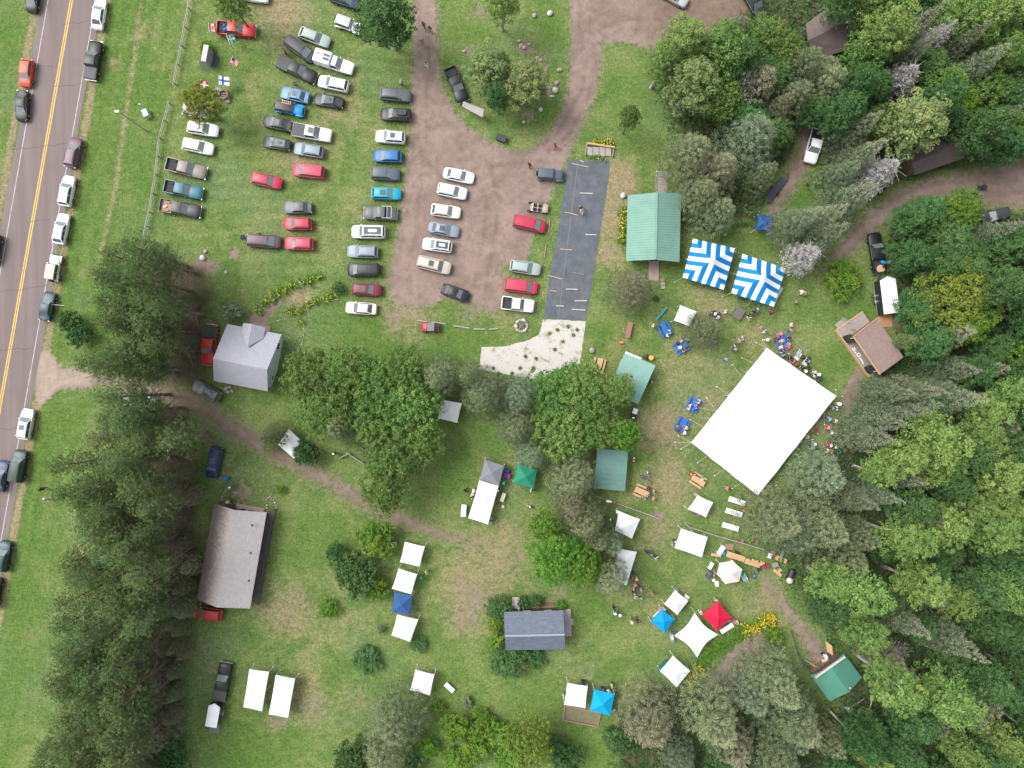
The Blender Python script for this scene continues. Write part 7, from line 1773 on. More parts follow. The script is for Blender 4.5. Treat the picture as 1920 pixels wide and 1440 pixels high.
for a in [
 ('spruce', 1895, 82, 40, 'tall spruce with a long bare tip near the woodland road'),
 ('spruce', 1656, 208, 34, 'spruce with a rust-coloured tip beside the white pickup'),
 ('spruce', 1662, 262, 34, 'grey-tipped spruce between the white pickup and the yellow birch'),
 ('spruce', 1540, 390, 34, 'spruce with a pale tip beside the grey-pink dead conifer'),
 ('spruce', 1592, 420, 34, 'narrow spruce over the woodland track'),
 ('spruce', 1590, 385, 34, 'olive spruce by the rutted track near the striped tents'),
 ('spruce', 1645, 345, 40, 'grey spruce at the bend of the woodland road'),
 ('spruce', 1718, 739, 34, 'spruce with a rusty tip south of the brown stage roof'),
 ('spruce', 1774, 734, 32, 'spruce whose tip points past its neighbour behind the stage'),
 ('bluespruce', 1766, 759, 32, 'blue-tipped spruce in the cluster beside the great tent'),
 ('spruce', 1852, 749, 38, 'tallest grey spruce in the row behind the stage'),
 ('spruce', 1745, 772, 30, 'short spruce between blue-tipped spruces by the great tent'),
 ('bluespruce', 1714, 779, 32, 'silvery blue spruce beside the great tent corner'),
 ('spruce', 1702, 797, 34, 'spruce next to the silvery blue one by the seated crowd'),
 ('spruce', 1678, 826, 34, 'lowest spruce of the cluster by the seated crowd'),
 ('spruce', 1649, 953, 34, 'spruce with a pale brown tip among poplars'),
 ('bluespruce', 1694, 942, 28, 'small blue-tipped spruce among the bright poplars'),
 ('spruce', 1738, 907, 34, 'brown-tipped spruce rising from dark woods'),
 ('spruce', 1852, 1240, 38, 'dying spruce with a long brown top between poplars'),
 ('spruce', 1745, 1195, 38, 'brownish spruce near the bare fallen snag'),
 ('brown', 1652, 1222, 34, 'bronze conifer beside the green-roofed booth'),
 ('spruce', 1770, 5, 34, 'grey-green spruce at the top of the woods'),
 ('dead', 1702, 138, 38, 'white dead conifer in the woods near the golden birch'),
 ('dead', 1664, 315, 38, 'greyish-white dead conifer by the woodland road'),
 ('dead', 1520, 475, 34, 'grey-pink dead conifer beside the striped tent'),
 ('snag', 1395, 150, 44, 'leafless grey tree in the upper tree group'),
 ('brown', 326, 1080, 20, 'small dead-looking conifer beside the mossy-roofed barn'),
 ('dead', 1768, 60, 30, 'pale lichen-covered conifer at the top of the woods'),
 ]: T(*a)
for a in [
 ('birch', 1726, 226, 68, 'large golden birch hiding part of the brown cabin in the woods'),
 ('maple', 1632, 96, 49, 'olive-green tree beside the brown-roofed cabin end'),
 ('poplar', 1672, 52, 52, 'yellowish poplar at the top of the woods'),
 ('maple', 1672, 14, 49, 'leafy tree behind the brown-roofed cabin'),
 ('poplar', 1758, 832, 66, 'yellow-tipped poplar in the woods beside the great tent spruces'),
 ('poplar', 1704, 1012, 50, 'bright poplar leaning over dark undergrowth'),
 ('poplar', 1772, 985, 52, 'bright yellow-green poplar beside the brown-tipped spruce'),
 ('poplar', 1622, 1112, 54, 'pale poplar shading the path to the booth'),
 ('poplar', 1688, 1290, 54, 'light green poplar behind the green booth'),
 ('poplar', 1785, 1315, 58, 'yellow-green poplar in the lower woods'),
 ('poplar', 1735, 1100, 48, 'yellow-tipped poplar near the slanting white trunk'),
 ('poplar', 1885, 890, 52, 'bright poplar at the wood edge with a white trunk below'),
 ]: T(*a)
# a birch sapling leaning over the stage, grown with bare white limbs
t = tree('birch', 1702, 640, 17, 'slender white-limbed birch leaning beside the stage roof', hs=.5)

# --- shrubs and bushes
for a in [
 ('shrubdark', 663, 1076, 42, 'big blue-green bush beside the line of canopies on the lower lawn', 2.0),
 ('shrub', 706, 1012, 34, 'large leafy green bush by the lane and the white bench', 2.0),
 ('shrubdark', 629, 1036, 18, 'small dark round bush next to the big blue-green bush', 1.3),
 ('shrub', 700, 1100, 26, 'green bush between the blue-green bush and the blue canopy', 1.2),
 ('shrub', 616, 1142, 18, 'grassy light green bush on the open lower lawn', .7),
 ('shrubdark', 688, 1238, 26, 'long dark clump of tall weeds on the lower lawn', .7),
 ('shrubolive', 712, 1180, 9, 'tiny grey-green bush on the lower lawn', .6),
 ('shrubdark', 782, 1208, 17, 'dark low bush at the foot of a white canopy', .6),
 ('shrubdark', 936, 1138, 24, 'dark leafy bush at the cottage corner by the landing', 1.1),
 ('shrub', 930, 1172, 14, 'light green bush against the cottage end wall', .7),
 ('shrub', 934, 1208, 20, 'leafy bush beside the lower cottage corner', .9),
 ('shrubdark', 955, 1236, 36, 'wide dark bush along the lower cottage wall', 1.2),
 ('shrubdark', 1002, 1234, 20, 'ferny clump against the cottage wall', .6),
 ('shrubdark', 982, 1130, 12, 'bushy green plant beside the cottage landing', .8),
 ('shrubdark', 1004, 1126, 13, 'deep green plant in the timber-edged cottage bed', .8),
 ('shrub', 1050, 1136, 10, 'light green plant at the end of the cottage bed', .6),
 ('shrub', 1580, 524, 36, 'big round clipped shrub near the black trailer', 1.3),
 ('shrub', 1550, 334, 18, 'spreading fern clump by the white pickup', .5),
 ('shrubblue', 436, 582, 18, 'small blue spruce bush near the grey gabled house', 1.1),
 ('shrubdark', 128, 603, 20, 'dark conifer bush at the road verge beside the pines', 1.5),
 ('shrubdark', 146, 628, 22, 'green conifer bush next to the pines by the sandy driveway', 1.5),
 ('shrubdark', 322, 1422, 32, 'bright leafy bush at the foot of the pines', 1.5),
 ('shrub', 852, 1366, 27, 'bright green bush on the lower lawn beside the olive conifers', 1.5),
 ('shrub', 893, 1398, 30, 'spreading green bush between two bushes on the lower lawn', 1.5),
 ('shrub', 938, 1378, 25, 'leafy bush beside the golden yellow tree', 1.5),
 ('shrub', 905, 1352, 24, 'ragged green bush on the lower lawn by other bushes', .9),
 ('shrub', 960, 1418, 30, 'green bush pressed against the golden yellow tree', 1.4),
 ('shrub', 800, 1405, 20, 'light green bush between the olive conifers and leafy bushes', 1.0),
 ('shrub', 855, 1425, 26, 'spreading bright bush on the lowest strip of lawn', 1.1),
 ('shrubdark', 1040, 1395, 22, 'dark bush on the clearing side of the golden yellow tree', 1.2),
 ('shrub', 818, 1326, 13, 'small bright bush near the lone white canopy', .8),
 ('shrubdark', 775, 1432, 26, 'green bush at the lawn end among conifers', 1.2),
 ('shrubdark', 662, 1424, 36, 'round dark bush beside the olive conifer', 2.4),
 ('shrubdark', 1062, 1422, 30, 'dark bush by the golden yellow tree', 1.6),
 ('shrubdark', 1160, 1385, 26, 'green bush between the clearing and the bronze-topped conifer', 1.3),
 ('shrubolive', 875, 1318, 12, 'pale blue-green weed clump on the lower lawn', .6),
 ('shrubdark', 575, 850, 24, 'dark green bush in front of the white canopy at the lane', 1.6),
 ('shrub', 508, 824, 20, 'green bush by the lane beside the white canopy', 1.2),
 ('shrubolive', 712, 842, 12, 'round pale green clipped shrub in the grove garden', .9),
 ('shrubolive', 690, 840, 16, 'round brownish clipped shrub in the grove garden', .9),
 ('shrub', 526, 918, 9, 'small green plant by the mossy-roofed barn', .5),
 ('shrubdark', 634, 540, 12, 'dark bush at the end of the curved log border', .7),
 ('shrub', 1360, 230, 20, 'dark green bush under the trees behind the pavilion', .9),
 ('shrubdark', 1230, 560, 6, 'low green tuft beside the wooden ramp', .3),
 ('shrub', 386, 88, 12, 'yellow-green plant behind the wooden sign board', .6),
 ('shrub', 1450, 1195, 18, 'grey-green bush at the end of the yellow flower border', .8),
 ('shrub', 1652, 790, 14, 'low green shrub beside the seated crowd', .6),
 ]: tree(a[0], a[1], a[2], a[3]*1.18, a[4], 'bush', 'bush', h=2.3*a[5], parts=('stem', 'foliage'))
for (x, y) in ((1045,618),(1075,628),(1082,618),(1055,640),(1040,655),(1005,672),(985,668),(975,690),(960,700),(925,690),(1000,690),(935,700),(1065,612),(1030,625)):
    tree('shrub', x, y, 4, 'small green seedling clump sprouting in the pale chip bed', 'seedling_plant', 'plant', 'seedlings in the chip bed', h=.3, parts=('stem', 'foliage'))

# --- the pine plantation between road and barn
pr = random.Random(4)
for row in range(27):
    for k in range(5):
        y = 468 + row*38 + pr.uniform(-10, 10); x = (286 if y < 840 else 248) + k*34 + pr.uniform(-13, 13) + max(0, 560-y)*.35 - max(0, y-1000)*.13
        if 600 < y < 790 and k >= 3: x -= 48
        if row == 0 and k < 2: continue
        if y < 470 or abs(y-(708+.09*max(0,x-120))) < 9: continue
        if k == 3 and y < 560 or k == 4 and y < 790: continue
        g = G(x, y, 0); v = 17.4*pr.uniform(.8, 1.1)*.8*(.72 if k == 4 else 1)
        px = 960 + (x-960)*H/(H-v); py = 720 + (y-720)*H/(H-v)
        far = 'mossy-roofed barn' if y > 900 else 'sandy driveway' if y > 735 else 'grey gabled house'
        edge = ('on the road verge side', 'inside', 'inside', 'on the lawn side', 'at the lawn fringe')[k]
        lab = f'tall pine {edge} of the dense stand near the {far}'
        if k == 4:
            if pr.random() < .75: tree(pr.choice(('fir','brown','olive')), 960 + (x-960)*1.05, 720 + (y-720)*1.05, pr.uniform(15, 24), 'grey-green conifer filling the lawn fringe of the pine stand', 'conifer', 'tree', 'conifers filling the fringe of the pine stand', hs=pr.uniform(.4, .6))
            continue
        tree('pine', px, py, 36*pr.uniform(.8, 1.2), lab, 'pine_tree', 'pine tree', f'pines {edge} near the {far}', h=v/.8)
for (x, y, r_, s_) in ((300,1148,38,.55),(270,1262,42,.55),(248,1325,42,.5),(280,1380,46,.55),(235,1415,42,.5),(335,1130,30,.5)):
    tree('blue', x, y, r_, 'blue-grey young conifer growing under the pine stand', 'conifer', 'tree', 'young conifers under the pines', hs=s_)

# --- the mixed woods: fill between the trees listed above
KEEP = [(1551,60,66),(1790,285,62),(1526,274,58),(1644,474,62),(1668,553,58),(1640,650,82),(1560,1262,78),(1460,350,50),(1413,5,50),(1843,352,40),(1868,404,50),(1505,1180,40),(1550,330,24),(1432,418,30),(1470,1110,50),(1440,1180,50),(1480,1075,30)]
for x, y, r_ in ((300,790,16),(322,835,14),(345,880,13),(318,925,15),(335,965,14),(300,1010,15),(345,1048,16),(352,1095,15),(300,1105,17),(338,1180,18),(310,1215,16),(345,1225,13),(322,600,15),(350,560,14),(380,545,12),(352,640,14),(345,690,14),(300,1300,18),(322,1345,16)):
    tree(('olive','brown')[x % 2], x, y, r_, 'small dull conifer among the pine trunks on the lawn side', 'conifer', 'tree', 'small conifers among the pine trunks', hs=.38)
placed = [(o.location.x, o.location.y) for o in C.objects if o.type == 'EMPTY' and o.get('category') == 'tree']
def woods_fill(poly, n, kinds, where, dmin, seed, hsr=(.8, 1.05)):
    r_ = random.Random(seed); pts = [((x-960), (720-y)) for x, y in poly]
    x0, x1 = min(p[0] for p in poly), max(p[0] for p in poly); y0, y1 = min(p[1] for p in poly), max(p[1] for p in poly)
    made = tries = 0
    while made < n and tries < n*60:
        tries += 1; x, y = r_.uniform(x0, x1), r_.uniform(y0, y1)
        ins = False
        for i in range(len(poly)):
            (xa, ya), (xb, yb) = poly[i], poly[(i+1) % len(poly)]
            if (ya > y) != (yb > y) and x < (xb-xa)*(y-ya)/(yb-ya) + xa: ins = not ins
        if not ins: continue
        if any(math.hypot(x-a, y-b) < c for a, b, c in KEEP): continue
        k = r_.choice(kinds); zc = SP[k][4]
        hs_ = r_.uniform(*hsr)*(.62 if k == 'lush' and r_.random() < .7 else 1); g = G(x, y, zc*hs_)
        if any((g.x-a)**2 + (g.y-b)**2 < dmin**2 for a, b in placed): continue
        placed.append((g.x, g.y)); made += 1
        nm = {'poplar': 'poplar', 'lush': 'leafy tree', 'maple': 'leafy tree', 'bright': 'leafy tree', 'spruce': 'spruce', 'olive': 'conifer', 'blue': 'conifer', 'birch': 'birch'}[k]
        look = {'poplar': 'light green poplar', 'lush': 'deep green leafy tree', 'maple': 'yellow-green leafy tree', 'bright': 'vivid green leafy tree', 'spruce': 'narrow grey-tipped spruce', 'olive': 'olive-grey conifer', 'blue': 'blue-grey conifer', 'birch': 'pale golden birch'}[k]
        tree(k, x, y, r_.uniform(34, 50) * (.75 if k == 'spruce' else 1), f'{look} among others {where}', nm.replace(' ', '_') + ('' if nm.endswith('tree') else '_tree'), 'tree', f'{look}s {where}', hs=hs_)
woods_fill([(1560,-20),(1990,-20),(1990,290),(1830,300),(1800,250),(1680,330),(1600,200),(1600,110),(1540,10)], 34, ['lush','lush','bright','poplar','lush','lush','spruce','maple'], 'in the woods beyond the woodland road', 2.7, 1)
woods_fill([(1690,400),(1830,370),(1990,430),(1990,720),(1880,720),(1760,680),(1720,600),(1700,480)], 34, ['lush','lush','bright','lush','spruce','lush'], 'in the woods behind the stage', 2.7, 2, (.6, .95))
woods_fill([(1700,690),(1990,700),(1990,1000),(1850,1000),(1650,980),(1600,900),(1650,850)], 30, ['lush','lush','poplar','lush','poplar','olive'], 'in the woods beside the great tent', 2.7, 3, (.7, 1))
woods_fill([(1560,1030),(1990,980),(1990,1480),(1560,1480),(1640,1330),(1650,1220),(1560,1150)], 56, ['poplar','poplar','lush','lush','lush','olive'], 'in the woods around the booth', 2.7, 4, (.7, 1))
woods_fill([(1270,1400),(1560,1330),(1600,1480),(1250,1480)], 8, ['olive','blue','lush'], 'in the corner woods south of the booth', 2.8, 5, (.7, .9))
woods_fill([(1380,40),(1600,90),(1600,200),(1480,260),(1420,230),(1330,200)], 10, ['olive','lush','maple','lush'], 'in the upper tree group', 3.0, 6, (.6, .9))

# --- undergrowth under the woods: nobody could count it
g = np.random.default_rng(5)
wx = g.uniform(15, 88, 60000); wy = g.uniform(-66, 66, 60000)
ix = np.clip(np.searchsorted(xs, wx), 0, len(xs)-1); iy = np.clip(np.searchsorted(ys, wy), 0, len(ys)-1)
keep = (woods[iy, ix] > g.uniform(.25, .9, len(wx))) & (dirt[iy, ix] < .25)
wx, wy = wx[keep], wy[keep]
cl = np.stack([wx, wy, np.abs(g.normal(size=len(wx)))*.45 + .1 + .5*np.clip(np.sin(wx*.9)*np.sin(wy*.8), 0, 1)], -1)
p, t_, b_, ti = leaves_at(g, cl, 3, .28, .42, up=.6, aspect=.6, tintc=np.clip(.4 + .35*np.sin(wx*.5 + wy*.3) + g.uniform(-.25, .25, len(wx)), 0, 1))
o = link('undergrowth', quads_mesh('undergrowth', p, t_, b_, ti, LM['lush'])); o['kind'] = 'stuff'

# --- flower borders
FL_Y = pmat('yellow_petals', (.62, .42, .01), .7, var=.2, scale=8)
FL_O = pmat('orange_petals', (.62, .25, .02), .7, var=.2, scale=8)
FL_W = pmat('greenish_yellow_blooms', (.42, .4, .03), .7, var=.3, scale=6)
def flower_bed(name, line, wid, label, dens, fdens, fm, seed, zone=None, hh=.6, lm='spirea'):
    g = np.random.default_rng(seed); p = P2(line)
    segs = [(p[i], p[i+1]) for i in range(len(p)-1)]; ln = np.array([np.linalg.norm(b-a) for a, b in segs])
    n = int(ln.sum()*wid/S*2*dens)
    which = g.choice(len(segs), n, p=ln/ln.sum()); tt = g.uniform(0, 1, n)
    A = np.array([s[0] for s in segs])[which]; B_ = np.array([s[1] for s in segs])[which]
    e = norm(B_-A); nrm = np.stack([-e[:, 1], e[:, 0]], -1)
    wd = wid/S*(1 + .25*np.sin(tt*7 + which*2))
    pos = A + (B_-A)*tt[:, None] + nrm*(wd*g.uniform(-1, 1, n)*np.sqrt(g.uniform(0, 1, n)))[:, None]
    t0 = thing(name, label, 'flower bed', (pos[:, 0].mean(), pos[:, 1].mean(), 0))
    off = np.array([t0.location.x, t0.location.y, 0])
    cl = np.concatenate([pos, (hh*g.uniform(.25, 1, n))[:, None]], 1) - off
    q = leaves_at(g, cl, 9, .16, .27, up=.5, aspect=.5)
    link('foliage', quads_mesh('foliage', *q, LM[lm]), t0)
    fz = np.ones(n, bool) if zone is None else np.array([zone(a) for a in (which + tt)])
    k = fz & (g.uniform(0, 1, n) < fdens)
    fc = cl[k]; fc[:, 2] = hh*1.02 + g.uniform(-.08, .12, k.sum())
    fc = np.repeat(fc, 3, 0) + g.normal(size=(k.sum()*3, 3))*.1
    nor = norm(g.normal(size=fc.shape)*.4 + np.array([0, 0, 1.])); tv = norm(np.cross(nor, g.normal(size=fc.shape))); bv = np.cross(nor, tv)
    s_ = g.uniform(.06, .11, len(fc))[:, None]
    link('blossoms', quads_mesh('blossoms', fc, tv*s_, bv*s_, g.uniform(0, 1, len(fc)), fm), t0)
    return t0
flower_bed('flower_bed', [(484,588),(510,558),(545,537),(575,530),(608,514)], 11, 'yellow-flowered border along the upper edge of the brown entry path', 9, .28, FL_W, 1)
flower_bed('flower_bed', [(540,585),(562,584),(575,572),(600,562),(632,552)], 10, 'yellow-flowered border along the curved log on the lawn', 9, .25, FL_W, 2)
flower_bed('flower_bed', [(562,610),(568,600)], 7, 'small clump of yellow flowers near the house lawn', 9, .4, FL_Y, 3)
flower_bed('flower_bed', [(1284,1278),(1302,1258),(1325,1228),(1352,1205),(1390,1185),(1425,1168),(1450,1154)], 18, 'long green border with bright yellow flowers beside the white shade sail', 10, .75, FL_Y, 4, zone=lambda u: u < 1.35 or u > 4.0, lm='bright')
flower_bed('flower_bed', [(1112,265),(1150,269)], 8, 'yellow and orange flowers behind the wooden steps', 14, .6, FL_W, 5)
flower_bed('flower_bed', [(1168,388),(1167,425),(1167,458)], 9, 'yellow flowers along the green pavilion wall', 12, .4, FL_Y, 6, hh=.9)
flower_bed('flower_bed', [(1102,293),(1122,296),(1138,299)], 5, 'low pale green plants on the stones beside the wooden steps', 10, .1, FL_W, 7, hh=.35)
# ---------------------------------------------------------------- people
SKINS = [pmat('skin_light', (.5,.3,.22), .6, var=.05), pmat('skin_tan', (.4,.225,.155), .6, var=.05), pmat('skin_pale', (.56,.36,.28), .6, var=.05)]
EYE = pmat('eye_and_mouth', (.06,.025,.02), .5)
def skin_grow(name, verts, edges, radii, sub=1):
    me = bpy.data.meshes.new(name); me.from_pydata(verts, edges, []); o = bpy.data.objects.new(name, me); C.objects.link(o)
    md = o.modifiers.new('skin', 'SKIN'); md.use_smooth_shade = True
    for i, r_ in enumerate(radii):
        sv = me.skin_vertices[0].data[i]; sv.radius = r_ if isinstance(r_, tuple) else (r_, r_); sv.use_root = (i == 0)
    s = o.modifiers.new('sub', 'SUBSURF'); s.levels = sub; s.render_levels = sub
    bpy.context.view_layer.update(); dg = bpy.context.evaluated_depsgraph_get()
    res = bpy.data.meshes.new_from_object(o.evaluated_get(dg)); res.name = name
    bpy.data.objects.remove(o); bpy.data.meshes.remove(me)
    return res

def person_meshes(pose):
    V_, E_, Rr = [], [], []
    def add(p, r_, parent=None):
        V_.append(tuple(p)); Rr.append(r_)
        if parent is not None: E_.append((parent, len(V_)-1))
        return len(V_)-1
    sit = pose in ('sit', 'lounge'); dz = -.47 if sit else 0
    ln = -.32 if pose == 'lounge' else (.12 if sit else .02 if pose != 'walk' else .06)     # how far the chest leans
    pel = add((0,0,.95+dz), (.13,.1)); wa = add((ln*.25,0,1.1+dz), (.125,.09), pel); ch = add((ln*.7,0,1.3+dz), (.15,.105), wa); nb = add((ln,0,1.44+dz), (.075,.07), ch)
    nk = add((ln+.02,0,1.51+dz), .052, nb); hd = add((ln+.045,0,1.59+dz), (.078,.088), nk); tp = add((ln+.04,0,1.68+dz), (.07,.075), hd)
    add((ln+.155,0,1.585+dz), .014, hd)
    for s in (1,-1): add((ln+.03, s*.1, 1.6+dz), .016, hd)
    arms, legs = {}, {}
    for s in (1,-1):
        sh = add((ln*.9, s*.17, 1.4+dz), .062, ch)
        sw = {'walk': .22*s, 'sit': .16, 'lounge': .2, 'stand': .03, 'reach': .2}[pose]
        if sit: el, wr, pa = (ln+.08, s*.25, 1.14+dz), (ln+.3, s*.16, 1.1+dz), (ln+.38, s*.13, 1.09+dz)
        elif pose == 'reach' and s == 1: el, wr, pa = (.22, .24, 1.22), (.45, .17, 1.2), (.53, .15, 1.2)
        else: el, wr, pa = (sw*.35, s*.25, 1.14), (sw*1.0+.05, s*.26, .9), (sw*1.15+.07, s*.255, .82)
        el_i = add(el, .045, sh); wr_i = add(wr, .031, el_i); pa_i = add(pa, (.036,.02), wr_i); arms[s] = (sh, el_i, wr_i)
        d_ = (Vector(pa)-Vector(wr)).normalized(); side = d_.cross(Vector((0,1,0))).normalized() if abs(d_.y) < .9 else Vector((0,0,1))
        for k, L_ in enumerate((.075,.085,.08,.062)):
            o = side*((k-1.5)*.021); b = Vector(pa)+d_*.035+o; i = add(b, .0095, pa_i); i = add(b+d_*L_*.55+Vector((0,-s*.006,0)), .0088, i); add(b+d_*L_*.95+Vector((0,-s*.02,-.004)), .0078, i)
        b = Vector(pa)+side*-.036-d_*.01; i = add(b, .0105, pa_i); add(b+d_*.05-side*.02+Vector((0,-s*.012,0)), .009, i)
        hp = add((0, s*.095, .88+dz), .095, pel)
        if sit: kn, an, toe = (.43, s*.12, .5), (.47, s*.12, .1), (.62, s*.13, .04)
        elif pose == 'walk': kn, an, toe = (.12 if s > 0 else .04, s*.1, .5), (.24 if s > 0 else -.3, s*.1, .08 if s > 0 else .16), (.4 if s > 0 else -.16, s*.105, .04)
        else: kn, an, toe = (.025, s*.105, .5), (0, s*.11, .08), (.16, s*.125, .035)
        if pose == 'lounge': an, toe = (.85, s*.12, .3), (.92, s*.13, .42)
        k_i = add(kn, .064, hp); a_i = add(an, .042, k_i); add(toe, .034, a_i); legs[s] = (hp, k_i, a_i)
    body = skin_grow('body', V_, E_, Rr, 1)
    for m in (SKINS[0], EYE): body.materials.append(m)
    zh = 1.615+dz
    for p in body.polygons:
        c = p.center
        if c.x > ln+.09 and ((abs(abs(c.y)-.034) < .017 and abs(c.z-zh) < .017) or (abs(c.y) < .025 and abs(c.z-(zh-.065)) < .009)): p.material_index = 1
    # shirt: torso and upper sleeves, a little outside the body
    vs, es, rs = [], [], []
    def a2(src, k, par=None, r_=None):
        vs.append(V_[src]); q = r_ or Rr[src]; rs.append(tuple(x*k+.012 for x in q) if isinstance(q, tuple) else q*k+.014)
        if par is not None: es.append((par, len(vs)-1))
        return len(vs)-1
    p0 = a2(wa, 1.06); p1 = a2(ch, 1.06, p0); a2(nb, .9, p1); a2(pel, 1.04, p0)
    for s in (1,-1):
        q = a2(arms[s][0], 1.05, p1); e = a2(arms[s][1], 1.15, q); mid = Vector(V_[arms[s][1]]).lerp(Vector(V_[arms[s][2]]), .35); vs.append(tuple(mid)); rs.append(.05); es.append((e, len(vs)-1))
    shirt = skin_grow('shirt', vs, es, rs, 1)
    vs, es, rs = [], [], []; p0 = a2(pel, 1.02)
    for s in (1,-1):
        h_ = a2(legs[s][0], 1.06, p0); k = a2(legs[s][1], 1.12, h_); a2(legs[s][2], 1.12, k)
    trousers = skin_grow('trousers', vs, es, rs, 1)
    hx, hz = ln+.035, 1.655+dz
    m = MB(); m.lathe([(.098,-.075),(.107,-.02),(.1,.035),(.07,.075),(.02,.092)], 12, (hx-.012,0,hz)); hair = m.mesh('hair', None, 80)
    m = MB(); m.lathe([(.115,-.1),(.12,-.02),(.106,.04),(.07,.08),(.02,.095)], 12, (hx-.022,0,hz)); m.lathe([(.075,-.25),(.1,-.17),(.1,-.08),(.06,-.05)], 8, (hx-.075,0,hz)); longh = m.mesh('hair', None, 80)
    m = MB(); m.lathe([(.2,-.03),(.205,-.02),(.115,.0),(.108,.07),(.085,.11),(.02,.12)], 16, (hx,0,hz)); hat = m.mesh('hat', None, 60)
    m = MB(); m.lathe([(.115,-.02),(.112,.04),(.085,.085),(.02,.1)], 12, (hx,0,hz)); m.add([(hx+.07,-.08,hz-.015),(hx+.2,-.06,hz-.03),(hx+.2,.06,hz-.03),(hx+.07,.08,hz-.015),(hx+.07,-.08,hz+.0),(hx+.2,-.06,hz-.018),(hx+.2,.06,hz-.018),(hx+.07,.08,hz)], [(3,2,1,0),(4,5,6,7),(0,1,5,4),(1,2,6,5),(2,3,7,6)]); cap = m.mesh('cap', None, 60)
    dress = None
    for me in (shirt, trousers, hair, longh, hat, cap): me.materials.append(TRIM)
    return dict(body=body, shirt=shirt, trousers=trousers, hair=hair, long=longh, hat=hat, cap=cap)
PM = {p: person_meshes(p) for p in ('stand', 'walk', 'sit', 'lounge', 'reach')}
CC = {'white': (.7,.7,.71), 'black': (.02,.02,.022), 'navy': (.02,.03,.075), 'blue': (.03,.13,.36), 'sky blue': (.2,.38,.52), 'pale blue': (.36,.47,.56), 'teal': (.03,.3,.34), 'red': (.45,.02,.03), 'crimson': (.4,.02,.06), 'pink': (.6,.22,.28),
 'hot pink': (.6,.06,.16), 'coral': (.6,.2,.16), 'orange': (.55,.18,.05), 'peach': (.6,.38,.28), 'beige': (.5,.41,.33), 'tan': (.4,.3,.21), 'grey': (.27,.28,.29), 'dark grey': (.07,.072,.078), 'lavender': (.38,.35,.5), 'purple': (.25,.1,.3), 'maroon': (.17,.03,.04),
 'green': (.05,.16,.07), 'pale green': (.3,.4,.3), 'brown': (.13,.08,.055), 'yellow': (.6,.48,.1), 'denim': (.08,.13,.22), 'khaki': (.3,.25,.17)}
HAIRC = {'dark': (.02,.014,.01), 'brown': (.09,.05,.03), 'fair': (.32,.22,.11), 'grey': (.36,.35,.34), 'red': (.2,.06,.025)}
def person(px, py, deg, pose, shirt, trous, head, where, child=False, seat=0.0):
    """head: 'dark hair', 'long fair hair', 'white hat', 'navy cap'..."""
    z = .55 if pose in ('sit', 'lounge') else 1.0
    if child: z *= .7
    g_ = G(px, py, z)
    w1, kind = head.rsplit(' ', 1)
    lower = {'stand': 'standing', 'walk': 'walking', 'sit': 'sitting', 'lounge': 'lounging', 'reach': 'reaching out'}[pose]
    lab = f"person, {shirt} top, {trous} trousers, {head}, {where}"
    t = thing('person', lab, 'person', (g_.x, g_.y, seat), R(deg))
    sc_ = (.8 if child else 1.17) * (.97 + .06*((int(px*7+py*3)) % 10)/10); t.scale = (sc_, sc_, sc_)
    M_ = PM[pose]; b = link('body', M_['body'], t); setmat(b, SKINS[int(px+py) % 3])
    o = link('shirt', M_['shirt'], t); setmat(o, pmat('clothes_'+shirt.replace(' ', '_'), CC[shirt], .85, var=.12, scale=5))
    o = link('trousers', M_['trousers'], t); setmat(o, pmat('clothes_'+trous.replace(' ', '_'), CC[trous], .85, var=.12, scale=5))
    if kind == 'hair':
        lg = w1.startswith('long '); hc = w1.replace('long ', ''); o = link('hair', M_['long' if lg else 'hair'], t); setmat(o, pmat('hair_'+hc, HAIRC[hc], .7))
    else: o = link(kind, M_[kind], t); setmat(o, pmat('clothes_'+w1.replace(' ', '_'), CC[w1], .8, var=.12, scale=5))
    return t
Pn = person
# on the drive, in the field and by the houses
Pn(794,46,-95,'walk','blue','navy','dark hair','on the gravel drive'); Pn(806,54,-100,'walk','black','grey','dark hair','on the gravel drive beside one in blue'); Pn(791,77,-70,'walk','grey','khaki','grey hair','on the gravel drive'); Pn(799,121,-80,'walk','pale blue','white','brown hair','on the gravel drive')
Pn(753,156,160,'stand','pale blue','dark grey','grey hair','behind the long car row'); Pn(534,97,200,'reach','grey','dark grey','brown hair','by the slanted charcoal van'); Pn(552,156,90,'stand','pale green','khaki','fair hair','between parked cars by the sky blue sedan')
Pn(1041,274,200,'walk','red','red','dark hair','on the gravel loop'); Pn(993,309,240,'walk','black','black','dark hair','on the gravel near the slate off-road car'); Pn(452,443,0,'stand','navy','denim','navy cap','behind the brown-plum van') if False else None
Pn(80,917,180,'walk','black','navy','dark hair','on the road verge beside the pines'); Pn(88,936,200,'walk','white','beige','fair hair','on the road verge beside the pines'); Pn(436,912,200,'reach','blue','denim','white cap','near the wheelbarrow and barn'); Pn(431,940,200,'stand','beige','black','beige hat','at the barn entry rail')
Pn(487,440,0,'stand','tan','khaki','brown hair','at the side of the brown-plum van'); Pn(1089,388,270,'stand','grey','dark grey','brown hair','on the dark weed fabric'); Pn(1091,397,90,'walk','peach','white','long fair hair','on the dark weed fabric')
Pn(629,850,180,'stand','dark grey','denim','white cap','in the grove garden'); Pn(801,1072,220,'walk','beige','khaki','fair hair','beside the lower lawn canopies'); Pn(791,1084,180,'stand','teal','denim','dark hair','beside the lower lawn canopies')
Pn(874,920,230,'walk','black','black','dark hair','west of the long white canopy'); Pn(888,919,0,'stand','pink','white','white hat','at the edge of the long white canopy'); Pn(886,925,0,'stand','white','lavender','beige hat','at the edge of the long white canopy'); Pn(884,931,20,'stand','white','black','dark hair','at the edge of the long white canopy')
